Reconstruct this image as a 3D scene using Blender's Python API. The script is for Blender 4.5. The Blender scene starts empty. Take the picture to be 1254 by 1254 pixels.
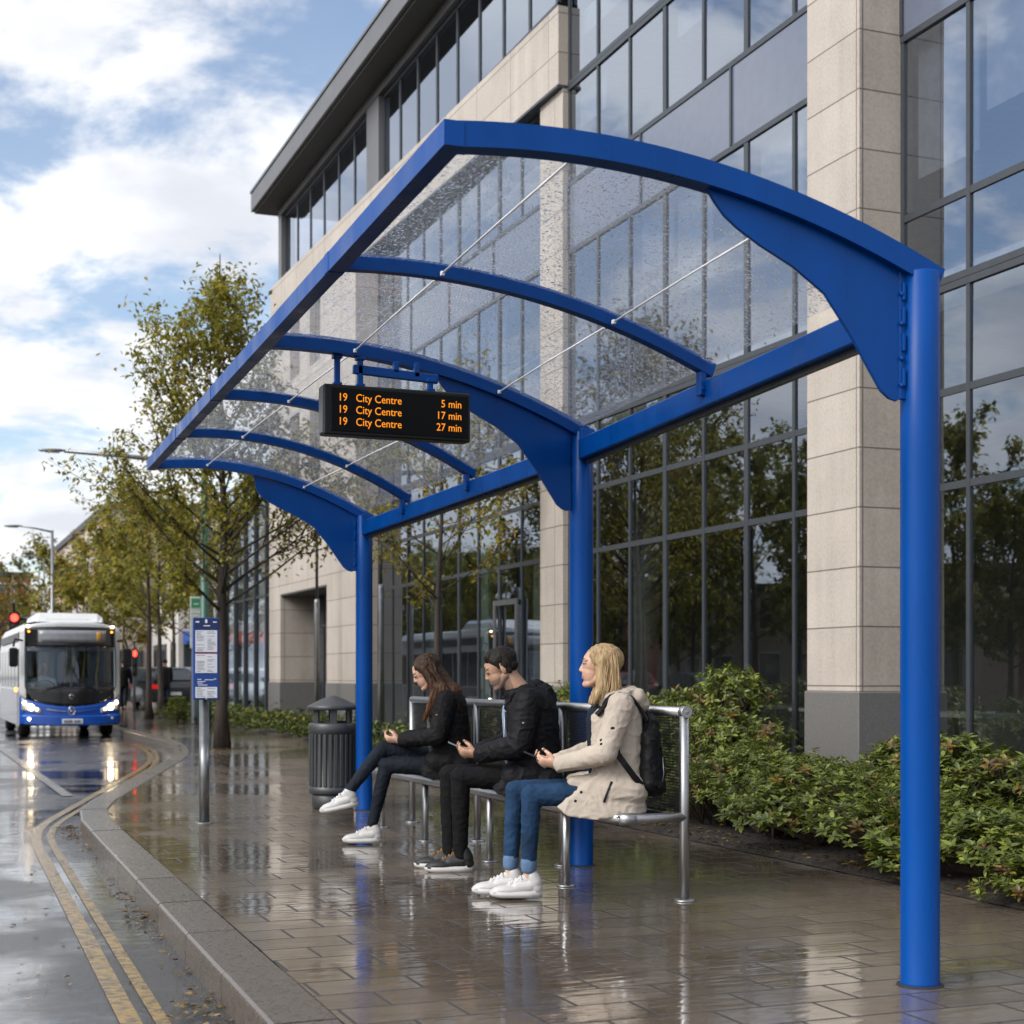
import bpy, bmesh, math, random
from mathutils import Vector, Matrix, Euler, noise
R = math.radians
PI = math.pi
V = Vector
scene = bpy.context.scene
COL = scene.collection
random.seed(7)

# ------------------------------------------------------------------ object helpers
def link(o):
    COL.objects.link(o); return o

def tag(o, label=None, cat=None, group=None, kind=None):
    if label: o['label'] = label
    if cat: o['category'] = cat
    if group: o['group'] = group
    if kind: o['kind'] = kind
    return o

def empty(name, loc=(0, 0, 0), rz=0.0, label=None, cat=None, group=None):
    o = bpy.data.objects.new(name, None)
    o.empty_display_size = 0.2
    o.location = loc
    o.rotation_euler = (0, 0, rz)
    link(o)
    return tag(o, label, cat, group)

def copy_tree(o, parent=None):
    c = o.copy(); COL.objects.link(c)
    c.parent = parent
    for ch in [k for k in bpy.data.objects if k.parent == o]:
        copy_tree(ch, c)
    return c

def basis(d, hint=(0, 0, 1)):
    d = V(d).normalized()
    h = V(hint)
    if abs(d.dot(h.normalized())) > 0.98:
        h = V((1, 0, 0))
    a = h.cross(d).normalized()
    b = d.cross(a).normalized()
    return a, b, d

class MB:
    """collects simple shapes into one mesh"""
    def __init__(self):
        self.bm = bmesh.new()
        self.mi = 0
    def face(self, vs, smooth=False):
        try:
            f = self.bm.faces.new(vs)
        except ValueError:
            return None
        f.material_index = self.mi
        f.smooth = smooth
        return f
    def poly(self, pts):
        return self.face([self.bm.verts.new(p) for p in pts])
    def box(self, c, s, rot=None, bev=0.0):
        c = V(c); hx, hy, hz = s[0] / 2, s[1] / 2, s[2] / 2
        M = rot if rot is not None else Matrix.Identity(3)
        if bev > 0:
            b = min(bev, hx * .9, hy * .9, hz * .9)
            idx = {}
            for sx in (-1, 1):
                for sy in (-1, 1):
                    for sz in (-1, 1):
                        for ax in range(3):
                            p = [sx * (hx - b), sy * (hy - b), sz * (hz - b)]
                            p[ax] = (sx, sy, sz)[ax] * (hx, hy, hz)[ax]
                            idx[(sx, sy, sz, ax)] = self.bm.verts.new(c + M @ V(p))
            S = (-1, 1)
            for ax in range(3):
                o1, o2 = [(1, 2), (2, 0), (0, 1)][ax]
                for sg in S:
                    q = []
                    for a, b2 in ((-1, -1), (1, -1), (1, 1), (-1, 1)):
                        k = [0, 0, 0]; k[ax] = sg; k[o1] = a; k[o2] = b2
                        q.append(idx[(k[0], k[1], k[2], ax)])
                    self.face(q if sg > 0 else q[::-1])
            for ax in range(3):
                o1, o2 = [(1, 2), (2, 0), (0, 1)][ax]
                for a in S:
                    for b2 in S:
                        k = [0, 0, 0]; k[o1] = a; k[o2] = b2
                        k0 = list(k); k0[ax] = -1; k1 = list(k); k1[ax] = 1
                        q = [idx[(*k0, o1)], idx[(*k1, o1)], idx[(*k1, o2)], idx[(*k0, o2)]]
                        self.face(q if a * b2 < 0 else q[::-1])
            for sx in S:
                for sy in S:
                    for sz in S:
                        q = [idx[(sx, sy, sz, ax)] for ax in range(3)]
                        self.face(q if sx * sy * sz > 0 else q[::-1])
            return self
        v = [self.bm.verts.new(c + M @ V((x, y, z))) for x in (-hx, hx) for y in (-hy, hy) for z in (-hz, hz)]
        for q in ((0, 1, 3, 2), (4, 6, 7, 5), (0, 4, 5, 1), (2, 3, 7, 6), (0, 2, 6, 4), (1, 5, 7, 3)):
            self.face([v[i] for i in q])
        return self
    def bar(self, p0, p1, w, h, hint=(0, 0, 1), bev=0.0):
        """box beam from p0 to p1, w across, h along hint"""
        p0 = V(p0); p1 = V(p1)
        a, b, d = basis(p1 - p0, hint)
        M = Matrix((a, b, d)).transposed()
        return self.box((p0 + p1) / 2, (w, h, (p1 - p0).length), M, bev)
    def sweep(self, path, w, h, hint=(0, 0, 1), closed_ends=True):
        """rectangular section along a polyline"""
        n = len(path); P = [V(p) for p in path]; rings = []
        for i in range(n):
            t = (P[min(i + 1, n - 1)] - P[max(i - 1, 0)])
            a, b, d = basis(t, hint)
            rings.append([self.bm.verts.new(P[i] + a * sx * w / 2 + b * sy * h / 2) for sx, sy in ((-1, -1), (1, -1), (1, 1), (-1, 1))])
        for i in range(n - 1):
            for k in range(4):
                self.face([rings[i][k], rings[i][(k + 1) % 4], rings[i + 1][(k + 1) % 4], rings[i + 1][k]])
        if closed_ends:
            self.face(rings[0][::-1]); self.face(rings[-1])
        return self
    def tube(self, path, r, n=10, caps=True, smooth=True):
        P = [V(p) for p in path]; m = len(P)
        rs = r if isinstance(r, (list, tuple)) else [r] * m
        rings = []; pa = None
        for i in range(m):
            t = (P[min(i + 1, m - 1)] - P[max(i - 1, 0)]).normalized()
            if pa is None:
                a, b, d = basis(t)
            else:
                a = (pa - t * pa.dot(t)).normalized(); b = t.cross(a)
            pa = a
            rings.append([self.bm.verts.new(P[i] + (a * math.cos(2 * PI * k / n) + b * math.sin(2 * PI * k / n)) * rs[i]) for k in range(n)])
        for i in range(m - 1):
            for k in range(n):
                self.face([rings[i][k], rings[i][(k + 1) % n], rings[i + 1][(k + 1) % n], rings[i + 1][k]], smooth)
        if caps:
            self.face(rings[0][::-1]); self.face(rings[-1])
        return self
    def lathe(self, prof, n=24, c=(0, 0, 0), smooth=True, caps=True, M=None):
        """prof: (r, z) list, turned about z"""
        c = V(c); rings = []
        M = M if M is not None else Matrix.Identity(3)
        for r, z in prof:
            rings.append([self.bm.verts.new(c + M @ V((r * math.cos(2 * PI * k / n), r * math.sin(2 * PI * k / n), z))) for k in range(n)])
        for i in range(len(rings) - 1):
            for k in range(n):
                self.face([rings[i][k], rings[i][(k + 1) % n], rings[i + 1][(k + 1) % n], rings[i + 1][k]], smooth)
        if caps:
            self.face(rings[0][::-1]); self.face(rings[-1])
        return self
    def prism(self, pts, thick):
        """planar polygon (3d points) extruded by the vector thick"""
        t = V(thick)
        a = [self.bm.verts.new(V(p)) for p in pts]
        b = [self.bm.verts.new(V(p) + t) for p in pts]
        self.face(a[::-1]); self.face(b)
        n = len(a)
        for i in range(n):
            self.face([a[i], a[(i + 1) % n], b[(i + 1) % n], b[i]])
        return self
    def sphere(self, c, r, u=12, v=8, M=None):
        c = V(c); rr = r if isinstance(r, (tuple, list)) else (r, r, r)
        M = M if M is not None else Matrix.Identity(3)
        rings = []
        for i in range(1, v):
            th = PI * i / v
            rings.append([self.bm.verts.new(c + M @ V((rr[0] * math.sin(th) * math.cos(2 * PI * k / u), rr[1] * math.sin(th) * math.sin(2 * PI * k / u), rr[2] * math.cos(th)))) for k in range(u)])
        top = self.bm.verts.new(c + M @ V((0, 0, rr[2]))); bot = self.bm.verts.new(c + M @ V((0, 0, -rr[2])))
        for k in range(u):
            self.face([top, rings[0][k], rings[0][(k + 1) % u]], True)
            self.face([bot, rings[-1][(k + 1) % u], rings[-1][k]], True)
        for i in range(v - 2):
            for k in range(u):
                self.face([rings[i][k], rings[i + 1][k], rings[i + 1][(k + 1) % u], rings[i][(k + 1) % u]], True)
        return self
    def grid(self, fn, nu, nv, smooth=True):
        vs = [[self.bm.verts.new(fn(i / nu, j / nv)) for j in range(nv + 1)] for i in range(nu + 1)]
        for i in range(nu):
            for j in range(nv):
                self.face([vs[i][j], vs[i + 1][j], vs[i + 1][j + 1], vs[i][j + 1]], smooth)
        return self
    def build(self, name, mats, parent=None, recalc=True, label=None):
        me = bpy.data.meshes.new(name)
        if recalc:
            bmesh.ops.recalc_face_normals(self.bm, faces=self.bm.faces[:])
        self.bm.to_mesh(me); self.bm.free()
        for m in (mats if isinstance(mats, (list, tuple)) else [mats]):
            me.materials.append(m)
        o = bpy.data.objects.new(name, me)
        link(o)
        if parent is not None:
            o.parent = parent
        if label: o['label'] = label
        return o

# ------------------------------------------------------------------ organic shapes (bodies, cloth): a union of rounded cones, voxel-skinned
def capsule(bm, p0, p1, r0, r1, n=14, sq=None):
    p0 = V(p0); p1 = V(p1)
    if (p1 - p0).length < 1e-5: p1 = p0 + V((0, 0, 1e-4))
    a, b, d = basis(p1 - p0, (0.13, 0.31, 0.94))
    prof = []
    for i in range(5):
        th = PI / 2 * i / 4
        prof.append((p0 - d * r0 * math.cos(th), max(r0 * math.sin(th), 1e-4)))
    for i in range(5):
        th = PI / 2 * i / 4
        prof.append((p1 + d * r1 * math.sin(th), max(r1 * math.cos(th), 1e-4)))
    rings = []
    for c, r in prof:
        ring = []
        for k in range(n):
            off = (a * math.cos(2 * PI * k / n) + b * math.sin(2 * PI * k / n)) * r
            if sq:
                ax = V(sq[0]).normalized(); off = off + ax * off.dot(ax) * (sq[1] - 1)
            ring.append(bm.verts.new(c + off))
        rings.append(ring)
    for i in range(len(rings) - 1):
        for k in range(n):
            bm.faces.new([rings[i][k], rings[i][(k + 1) % n], rings[i + 1][(k + 1) % n], rings[i + 1][k]])
    bm.faces.new(rings[0][::-1]); bm.faces.new(rings[-1])

def ellipsoid(bm, c, r, M=None, u=18, v=12):
    m = Matrix.Translation(V(c)) @ ((M or Matrix.Identity(3)).to_4x4()) @ Matrix.Diagonal((r[0], r[1], r[2], 1))
    bmesh.ops.create_uvsphere(bm, u_segments=u, v_segments=v, radius=1.0, matrix=m)

def organic(name, prims, mats, parent=None, voxel=0.006, smooth=3, disp=None, matfn=None, xf=None):
    """prims: ('c', p0, p1, r0, r1[, squash]) | ('e', centre, radii[, rot])"""
    bm = bmesh.new()
    for p in prims:
        if p[0] == 'h':
            vs_ = [bm.verts.new(V(q)) for q in p[1]]
            g_ = bmesh.ops.convex_hull(bm, input=vs_)
            for v_ in g_['geom_interior'] + g_['geom_unused']:
                if isinstance(v_, bmesh.types.BMVert) and v_.is_valid and not v_.link_faces: bm.verts.remove(v_)
        elif p[0] == 'c': capsule(bm, *p[1:5], sq=(p[5] if len(p) > 5 else None))
        else: ellipsoid(bm, *p[1:])
    if xf is not None: bm.transform(xf)
    me = bpy.data.meshes.new(name + '_src'); bm.to_mesh(me); bm.free()
    tmp = bpy.data.objects.new(name + '_src', me); link(tmp)
    m = tmp.modifiers.new('r', 'REMESH'); m.mode = 'VOXEL'; m.voxel_size = voxel; m.adaptivity = 0
    if smooth:
        s = tmp.modifiers.new('s', 'SMOOTH'); s.iterations = smooth; s.factor = 0.5
    dg = bpy.context.evaluated_depsgraph_get(); dg.update()
    out = bpy.data.meshes.new_from_object(tmp.evaluated_get(dg))
    bpy.data.objects.remove(tmp); bpy.data.meshes.remove(me)
    out.name = name
    if disp:
        ns = [v.normal.copy() for v in out.vertices]
        for v, nn in zip(out.vertices, ns):
            v.co += nn * disp(v.co, nn)
    out.materials.clear()
    for mm in (mats if isinstance(mats, (list, tuple)) else [mats]): out.materials.append(mm)
    for p in out.polygons:
        p.use_smooth = True
        if matfn: p.material_index = matfn(p.center)
    o = bpy.data.objects.new(name, out); link(o)
    if parent is not None: o.parent = parent
    return o

# ------------------------------------------------------------------ materials
def newmat(name):
    m = bpy.data.materials.new(name); m.use_nodes = True
    nt = m.node_tree
    for n in list(nt.nodes): nt.nodes.remove(n)
    out = nt.nodes.new('ShaderNodeOutputMaterial')
    return m, nt, out

def N(nt, kind, **kw):
    n = nt.nodes.new(kind)
    for k, v in kw.items():
        if k in n.inputs: n.inputs[k].default_value = v
        else: setattr(n, k, v)
    return n

def L(nt, a, ao, b, bi):
    nt.links.new(a.outputs[ao], b.inputs[bi])

def rgb(c): return (c[0], c[1], c[2], 1.0)

def mat(name, col, rough=0.5, metal=0.0, var=0.12, scale=8.0, bump=0.0, bscale=60.0, spec=0.5, coat=0.0, stretch=None, island=0.0, rvar=0.0, bdist=0.01):
    m, nt, out = newmat(name)
    p = N(nt, 'ShaderNodeBsdfPrincipled', Roughness=rough, Metallic=metal)
    p.inputs['Specular IOR Level'].default_value = spec
    p.inputs['Coat Weight'].default_value = coat
    p.inputs['Coat Roughness'].default_value = 0.08
    tc = N(nt, 'ShaderNodeTexCoord')
    src, so = tc, 'Object'
    if stretch:
        mp = N(nt, 'ShaderNodeMapping'); mp.inputs['Scale'].default_value = stretch
        L(nt, tc, 'Object', mp, 'Vector'); src, so = mp, 'Vector'
    nz = N(nt, 'ShaderNodeTexNoise', Scale=scale, Detail=5.0)
    L(nt, src, so, nz, 'Vector')
    mr = N(nt, 'ShaderNodeMapRange')
    mr.inputs['From Min'].default_value = 0.3; mr.inputs['From Max'].default_value = 0.7
    mr.inputs['To Min'].default_value = 1 - var; mr.inputs['To Max'].default_value = 1 + var
    L(nt, nz, 'Fac', mr, 'Value')
    mul = N(nt, 'ShaderNodeVectorMath', operation='SCALE'); mul.inputs[0].default_value = col
    L(nt, mr, 'Result', mul, 'Scale')
    last, lo = mul, 'Vector'
    if island > 0:
        g = N(nt, 'ShaderNodeNewGeometry')
        m2 = N(nt, 'ShaderNodeMapRange'); m2.inputs['To Min'].default_value = 1 - island; m2.inputs['To Max'].default_value = 1 + island
        L(nt, g, 'Random Per Island', m2, 'Value')
        mu2 = N(nt, 'ShaderNodeVectorMath', operation='SCALE')
        L(nt, mul, 'Vector', mu2, 0); L(nt, m2, 'Result', mu2, 'Scale'); last = mu2
    L(nt, last, lo, p, 'Base Color')
    if rvar > 0:
        m3 = N(nt, 'ShaderNodeMapRange'); m3.inputs['From Min'].default_value = .3; m3.inputs['From Max'].default_value = .7
        m3.inputs['To Min'].default_value = max(0.02, rough - rvar); m3.inputs['To Max'].default_value = rough + rvar
        L(nt, nz, 'Fac', m3, 'Value'); L(nt, m3, 'Result', p, 'Roughness')
    if bump > 0:
        n2 = N(nt, 'ShaderNodeTexNoise', Scale=bscale, Detail=4.0)
        L(nt, src, so, n2, 'Vector')
        b = N(nt, 'ShaderNodeBump', Strength=bump, Distance=bdist)
        L(nt, n2, 'Fac', b, 'Height'); L(nt, b, 'Normal', p, 'Normal')
    L(nt, p, 'BSDF', out, 'Surface')
    return m

def emis(name, col, strength):
    m, nt, out = newmat(name)
    e = N(nt, 'ShaderNodeEmission', Color=rgb(col), Strength=strength)
    L(nt, e, 'Emission', out, 'Surface')
    return m

def leafmat(name, col, var=0.35, trans=0.35, rough=0.45, col2=None):
    m, nt, out = newmat(name)
    g = N(nt, 'ShaderNodeNewGeometry')
    c2 = col2 or tuple(min(1, c * 1.9) for c in col)
    mx = N(nt, 'ShaderNodeMix', data_type='RGBA')
    mx.inputs[6].default_value = rgb(tuple(c * (1 - var) for c in col)); mx.inputs[7].default_value = rgb(c2)
    pw = N(nt, 'ShaderNodeMath', operation='POWER'); pw.inputs[1].default_value = 1.6
    L(nt, g, 'Random Per Island', pw, 0); L(nt, pw, 'Value', mx, 0)
    p = N(nt, 'ShaderNodeBsdfPrincipled', Roughness=rough)
    tr = N(nt, 'ShaderNodeBsdfTranslucent')
    L(nt, mx, 2, p, 'Base Color'); L(nt, mx, 2, tr, 'Color')
    ms = N(nt, 'ShaderNodeMixShader'); ms.inputs[0].default_value = trans
    L(nt, p, 'BSDF', ms, 1); L(nt, tr, 'BSDF', ms, 2); L(nt, ms, 'Shader', out, 'Surface')
    return m

M = {}
M['blue'] = mat('blue_paint', (0.0005, 0.052, 0.245), 0.34, var=0.10, scale=5, bump=0.02, bscale=120, coat=0.0, rvar=.10, spec=.16, stretch=(1, 1, .3))
M['steel'] = mat('brushed_steel', (0.34, 0.34, 0.345), 0.42, 1.0, var=0.04, scale=4, rvar=.03)
M['galv'] = mat('galvanised_steel', (0.22, 0.225, 0.23), 0.38, 0.8, var=0.15, scale=12, rvar=.1)
M['darkwire'] = mat('dark_wire', (0.02, 0.021, 0.022), 0.4, 0.3)
M['black'] = mat('black_plastic', (0.008, 0.008, 0.009), 0.42, var=.2, spec=.25)
M['bolt'] = mat('bolt_steel', (0.25, 0.25, 0.27), 0.35, 0.9)
M['bingrey'] = mat('bin_grey', (0.045, 0.047, 0.05), 0.42, 0.1, var=.15, bump=.05)
M['bindark'] = mat('bin_inner', (0.012, 0.012, 0.012), 0.7)
M['stone_dark'] = mat('granite_plinth', (0.13, 0.125, 0.12), 0.5, var=.18, scale=60, bump=.05, bscale=200)
M['frame'] = mat('window_frame_grey', (0.052, 0.058, 0.066), 0.4, 0.3, var=.08)
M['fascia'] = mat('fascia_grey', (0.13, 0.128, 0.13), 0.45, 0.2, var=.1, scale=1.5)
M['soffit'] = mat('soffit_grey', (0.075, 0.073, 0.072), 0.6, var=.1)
M['spandrel'] = mat('spandrel_panel', (0.11, 0.13, 0.18), 0.12, 0.0, var=.06, spec=.9)
M['inside'] = mat('interior_wall', (0.30, 0.285, 0.26), 0.8)
M['insidefloor'] = mat('interior_floor', (0.20, 0.185, 0.165), 0.5)
M['insidewhite'] = mat('interior_white', (0.5, 0.49, 0.46), 0.7)
M['bark'] = mat('bark', (0.035, 0.026, 0.02), 0.85, var=.35, scale=14, bump=.6, bscale=35, stretch=(1, 1, .25))
M['soil'] = mat('soil', (0.022, 0.016, 0.012), 0.85, var=.5, scale=9, bump=.9, bscale=22, bdist=.05)
M['green_pole'] = mat('green_pole_paint', (0.012, 0.075, 0.05), 0.4, var=.1)
M['white'] = mat('white_paint', (0.62, 0.63, 0.63), 0.4, var=.06)
M['paper'] = mat('paper', (0.66, 0.68, 0.72), 0.5, var=.04)
M['print'] = mat('printed_ink', (0.16, 0.17, 0.22), 0.6)
M['signblue'] = mat('sign_blue', (0.006, 0.045, 0.24), 0.35, var=.05)
M['signdark'] = mat('sign_navy', (0.006, 0.02, 0.10), 0.35)
M['red'] = mat('red_print', (0.35, 0.02, 0.02), .5)
M['led'] = emis('led_amber', (1.0, 0.31, 0.02), .85)
M['ledback'] = mat('led_screen', (0.003, 0.003, 0.0035), 0.45, spec=.12)
M['lens'] = mat('lens_grey', (0.3, 0.3, 0.3), .25)

def leaf_sprays(): pass
# ------------------------------------------------------------------ camera, light, sky
F_PX = 1900.0; HOR = 828.0; EYE = 1.16
TH = math.atan2(742.0, F_PX)
cam = bpy.data.cameras.new('camera'); camo = bpy.data.objects.new('camera', cam); link(camo)
camo.location = (0, 0, EYE); camo.rotation_euler = (R(90), 0, -TH)
cam.sensor_width = 36; cam.lens = F_PX / 1254 * 36
cam.shift_y = (HOR - 627) / 1254
cam.clip_start = 0.05; cam.clip_end = 3000
cam.dof.use_dof = True; cam.dof.focus_distance = 8.2; cam.dof.aperture_fstop = 4.0
scene.camera = camo

SUN_EL, SUN_AZ = R(38), R(-105)      # azimuth from +Y, towards +X
sd = V((math.sin(SUN_AZ) * math.cos(SUN_EL), math.cos(SUN_AZ) * math.cos(SUN_EL), math.sin(SUN_EL)))
sl = bpy.data.lights.new('sun', 'SUN'); sl.energy = 2.0; sl.angle = R(34); sl.color = (1.0, 0.95, 0.88)
so = bpy.data.objects.new('sun', sl); link(so)
so.rotation_euler = (-sd).to_track_quat('-Z', 'Y').to_euler()

w = bpy.data.worlds.new('World'); scene.world = w; w.use_nodes = True
nt = w.node_tree
for n in list(nt.nodes): nt.nodes.remove(n)
wo = N(nt, 'ShaderNodeOutputWorld'); bg = N(nt, 'ShaderNodeBackground', Strength=0.125)
sky = N(nt, 'ShaderNodeTexSky'); sky.sky_type = 'NISHITA'; sky.sun_disc = False
sky.sun_elevation = SUN_EL; sky.sun_rotation = SUN_AZ; sky.air_density = 1.0; sky.dust_density = 0.6; sky.ozone_density = 1.6
tc = N(nt, 'ShaderNodeTexCoord')
sep = N(nt, 'ShaderNodeSeparateXYZ'); L(nt, tc, 'Generated', sep, 'Vector')
den = N(nt, 'ShaderNodeMath', operation='ADD'); den.inputs[1].default_value = 0.22; L(nt, sep, 'Z', den, 0)
mx0 = N(nt, 'ShaderNodeMath', operation='MAXIMUM'); mx0.inputs[1].default_value = 0.12; L(nt, den, 'Value', mx0, 0)
dx = N(nt, 'ShaderNodeMath', operation='DIVIDE'); L(nt, sep, 'X', dx, 0); L(nt, mx0, 'Value', dx, 1)
dy = N(nt, 'ShaderNodeMath', operation='DIVIDE'); L(nt, sep, 'Y', dy, 0); L(nt, mx0, 'Value', dy, 1)
cmb = N(nt, 'ShaderNodeCombineXYZ'); L(nt, dx, 'Value', cmb, 'X'); L(nt, dy, 'Value', cmb, 'Y'); cmb.inputs['Z'].default_value = 3.7
n1 = N(nt, 'ShaderNodeTexNoise', Scale=3.0, Detail=10.0, Roughness=0.60, Distortion=0.25); L(nt, cmb, 'Vector', n1, 'Vector')
# thicker cloud towards the horizon
low = N(nt, 'ShaderNodeMapRange'); low.inputs['From Min'].default_value = 0.0; low.inputs['From Max'].default_value = 0.33
low.inputs['To Min'].default_value = 0.13; low.inputs['To Max'].default_value = 0.0; L(nt, sep, 'Z', low, 'Value')
ad = N(nt, 'ShaderNodeMath', operation='ADD'); L(nt, n1, 'Fac', ad, 0); L(nt, low, 'Result', ad, 1)
cr = N(nt, 'ShaderNodeMapRange', interpolation_type='SMOOTHSTEP'); cr.inputs['From Min'].default_value = 0.425; cr.inputs['From Max'].default_value = 0.575; cr.inputs['To Min'].default_value = .13
L(nt, ad, 'Value', cr, 'Value')
n2 = N(nt, 'ShaderNodeTexNoise', Scale=3.4, Detail=5.0, Roughness=0.5); 
off = N(nt, 'ShaderNodeVectorMath', operation='ADD'); off.inputs[1].default_value = (0.35, -0.12, 1.3); L(nt, cmb, 'Vector', off, 0); L(nt, off, 'Vector', n2, 'Vector')
cs = N(nt, 'ShaderNodeMapRange', interpolation_type='SMOOTHSTEP'); cs.inputs['From Min'].default_value = 0.36; cs.inputs['From Max'].default_value = 0.66; L(nt, n2, 'Fac', cs, 'Value')
cc = N(nt, 'ShaderNodeMix', data_type='RGBA'); cc.inputs[6].default_value = (6.6, 6.6, 6.65, 1); cc.inputs[7].default_value = (4.5, 4.7, 5.15, 1)
L(nt, cs, 'Result', cc, 0)
bl = N(nt, 'ShaderNodeMix', data_type='RGBA', blend_type='MULTIPLY'); bl.inputs[0].default_value = 1.0; bl.inputs[7].default_value = (1.0, 1.0, 1.0, 1)
L(nt, sky, 'Color', bl, 6)
# brighter cloud glow added round the sun, out of view, to lift the light
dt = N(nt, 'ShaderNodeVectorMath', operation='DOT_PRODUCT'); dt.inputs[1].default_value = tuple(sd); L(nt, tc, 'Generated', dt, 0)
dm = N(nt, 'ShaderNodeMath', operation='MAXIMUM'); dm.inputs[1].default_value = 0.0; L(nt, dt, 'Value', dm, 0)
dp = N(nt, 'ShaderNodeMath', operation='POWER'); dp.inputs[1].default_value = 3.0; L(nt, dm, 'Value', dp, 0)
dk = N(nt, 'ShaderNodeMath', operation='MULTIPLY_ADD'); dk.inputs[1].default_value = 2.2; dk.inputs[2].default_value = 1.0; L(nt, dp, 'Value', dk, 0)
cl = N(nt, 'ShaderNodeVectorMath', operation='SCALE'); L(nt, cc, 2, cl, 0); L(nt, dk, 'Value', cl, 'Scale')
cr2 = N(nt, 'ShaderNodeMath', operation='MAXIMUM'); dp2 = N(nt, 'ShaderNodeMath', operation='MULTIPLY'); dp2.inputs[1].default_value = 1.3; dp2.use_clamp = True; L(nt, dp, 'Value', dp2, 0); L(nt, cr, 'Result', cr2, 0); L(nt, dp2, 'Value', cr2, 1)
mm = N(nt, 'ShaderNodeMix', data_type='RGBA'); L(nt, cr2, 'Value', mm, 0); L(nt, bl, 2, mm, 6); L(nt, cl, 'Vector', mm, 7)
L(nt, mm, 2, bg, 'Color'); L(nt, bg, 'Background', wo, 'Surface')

vs = scene.view_settings
scene.display_settings.display_device = 'sRGB'
vs.view_transform = 'Standard'; vs.look = 'None'; vs.exposure = 0.52; vs.gamma = 1.0; vs.use_curve_mapping = False
scene.render.engine = 'CYCLES'
cy = scene.cycles
cy.use_denoising = True
try: cy.denoiser = 'OPENIMAGEDENOISE'
except Exception: pass
cy.max_bounces = 9; cy.transparent_max_bounces = 14; cy.diffuse_bounces = 3; cy.glossy_bounces = 4; cy.transmission_bounces = 6
cy.sample_clamp_indirect = 6.0; cy.caustics_reflective = False; cy.caustics_refractive = False
cy.use_adaptive_sampling = True; cy.adaptive_threshold = 0.012

def ray(px):
    """unit-depth ground direction (X, Y) of an image column of the 1254 px photograph"""
    u = (px - 627) / F_PX
    return math.sin(TH) + u * math.cos(TH), math.cos(TH) - u * math.sin(TH)
def at_x(px, X):
    a, b = ray(px); return X / a * b            # Y where the column meets the plane X
def ground(px, py, z=0.0):
    t = (EYE - z) * F_PX / (py - HOR); a, b = ray(px); return V((a * t, b * t, z))
def at_depth(px, t):
    a, b = ray(px); return a * t, b * t
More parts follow.
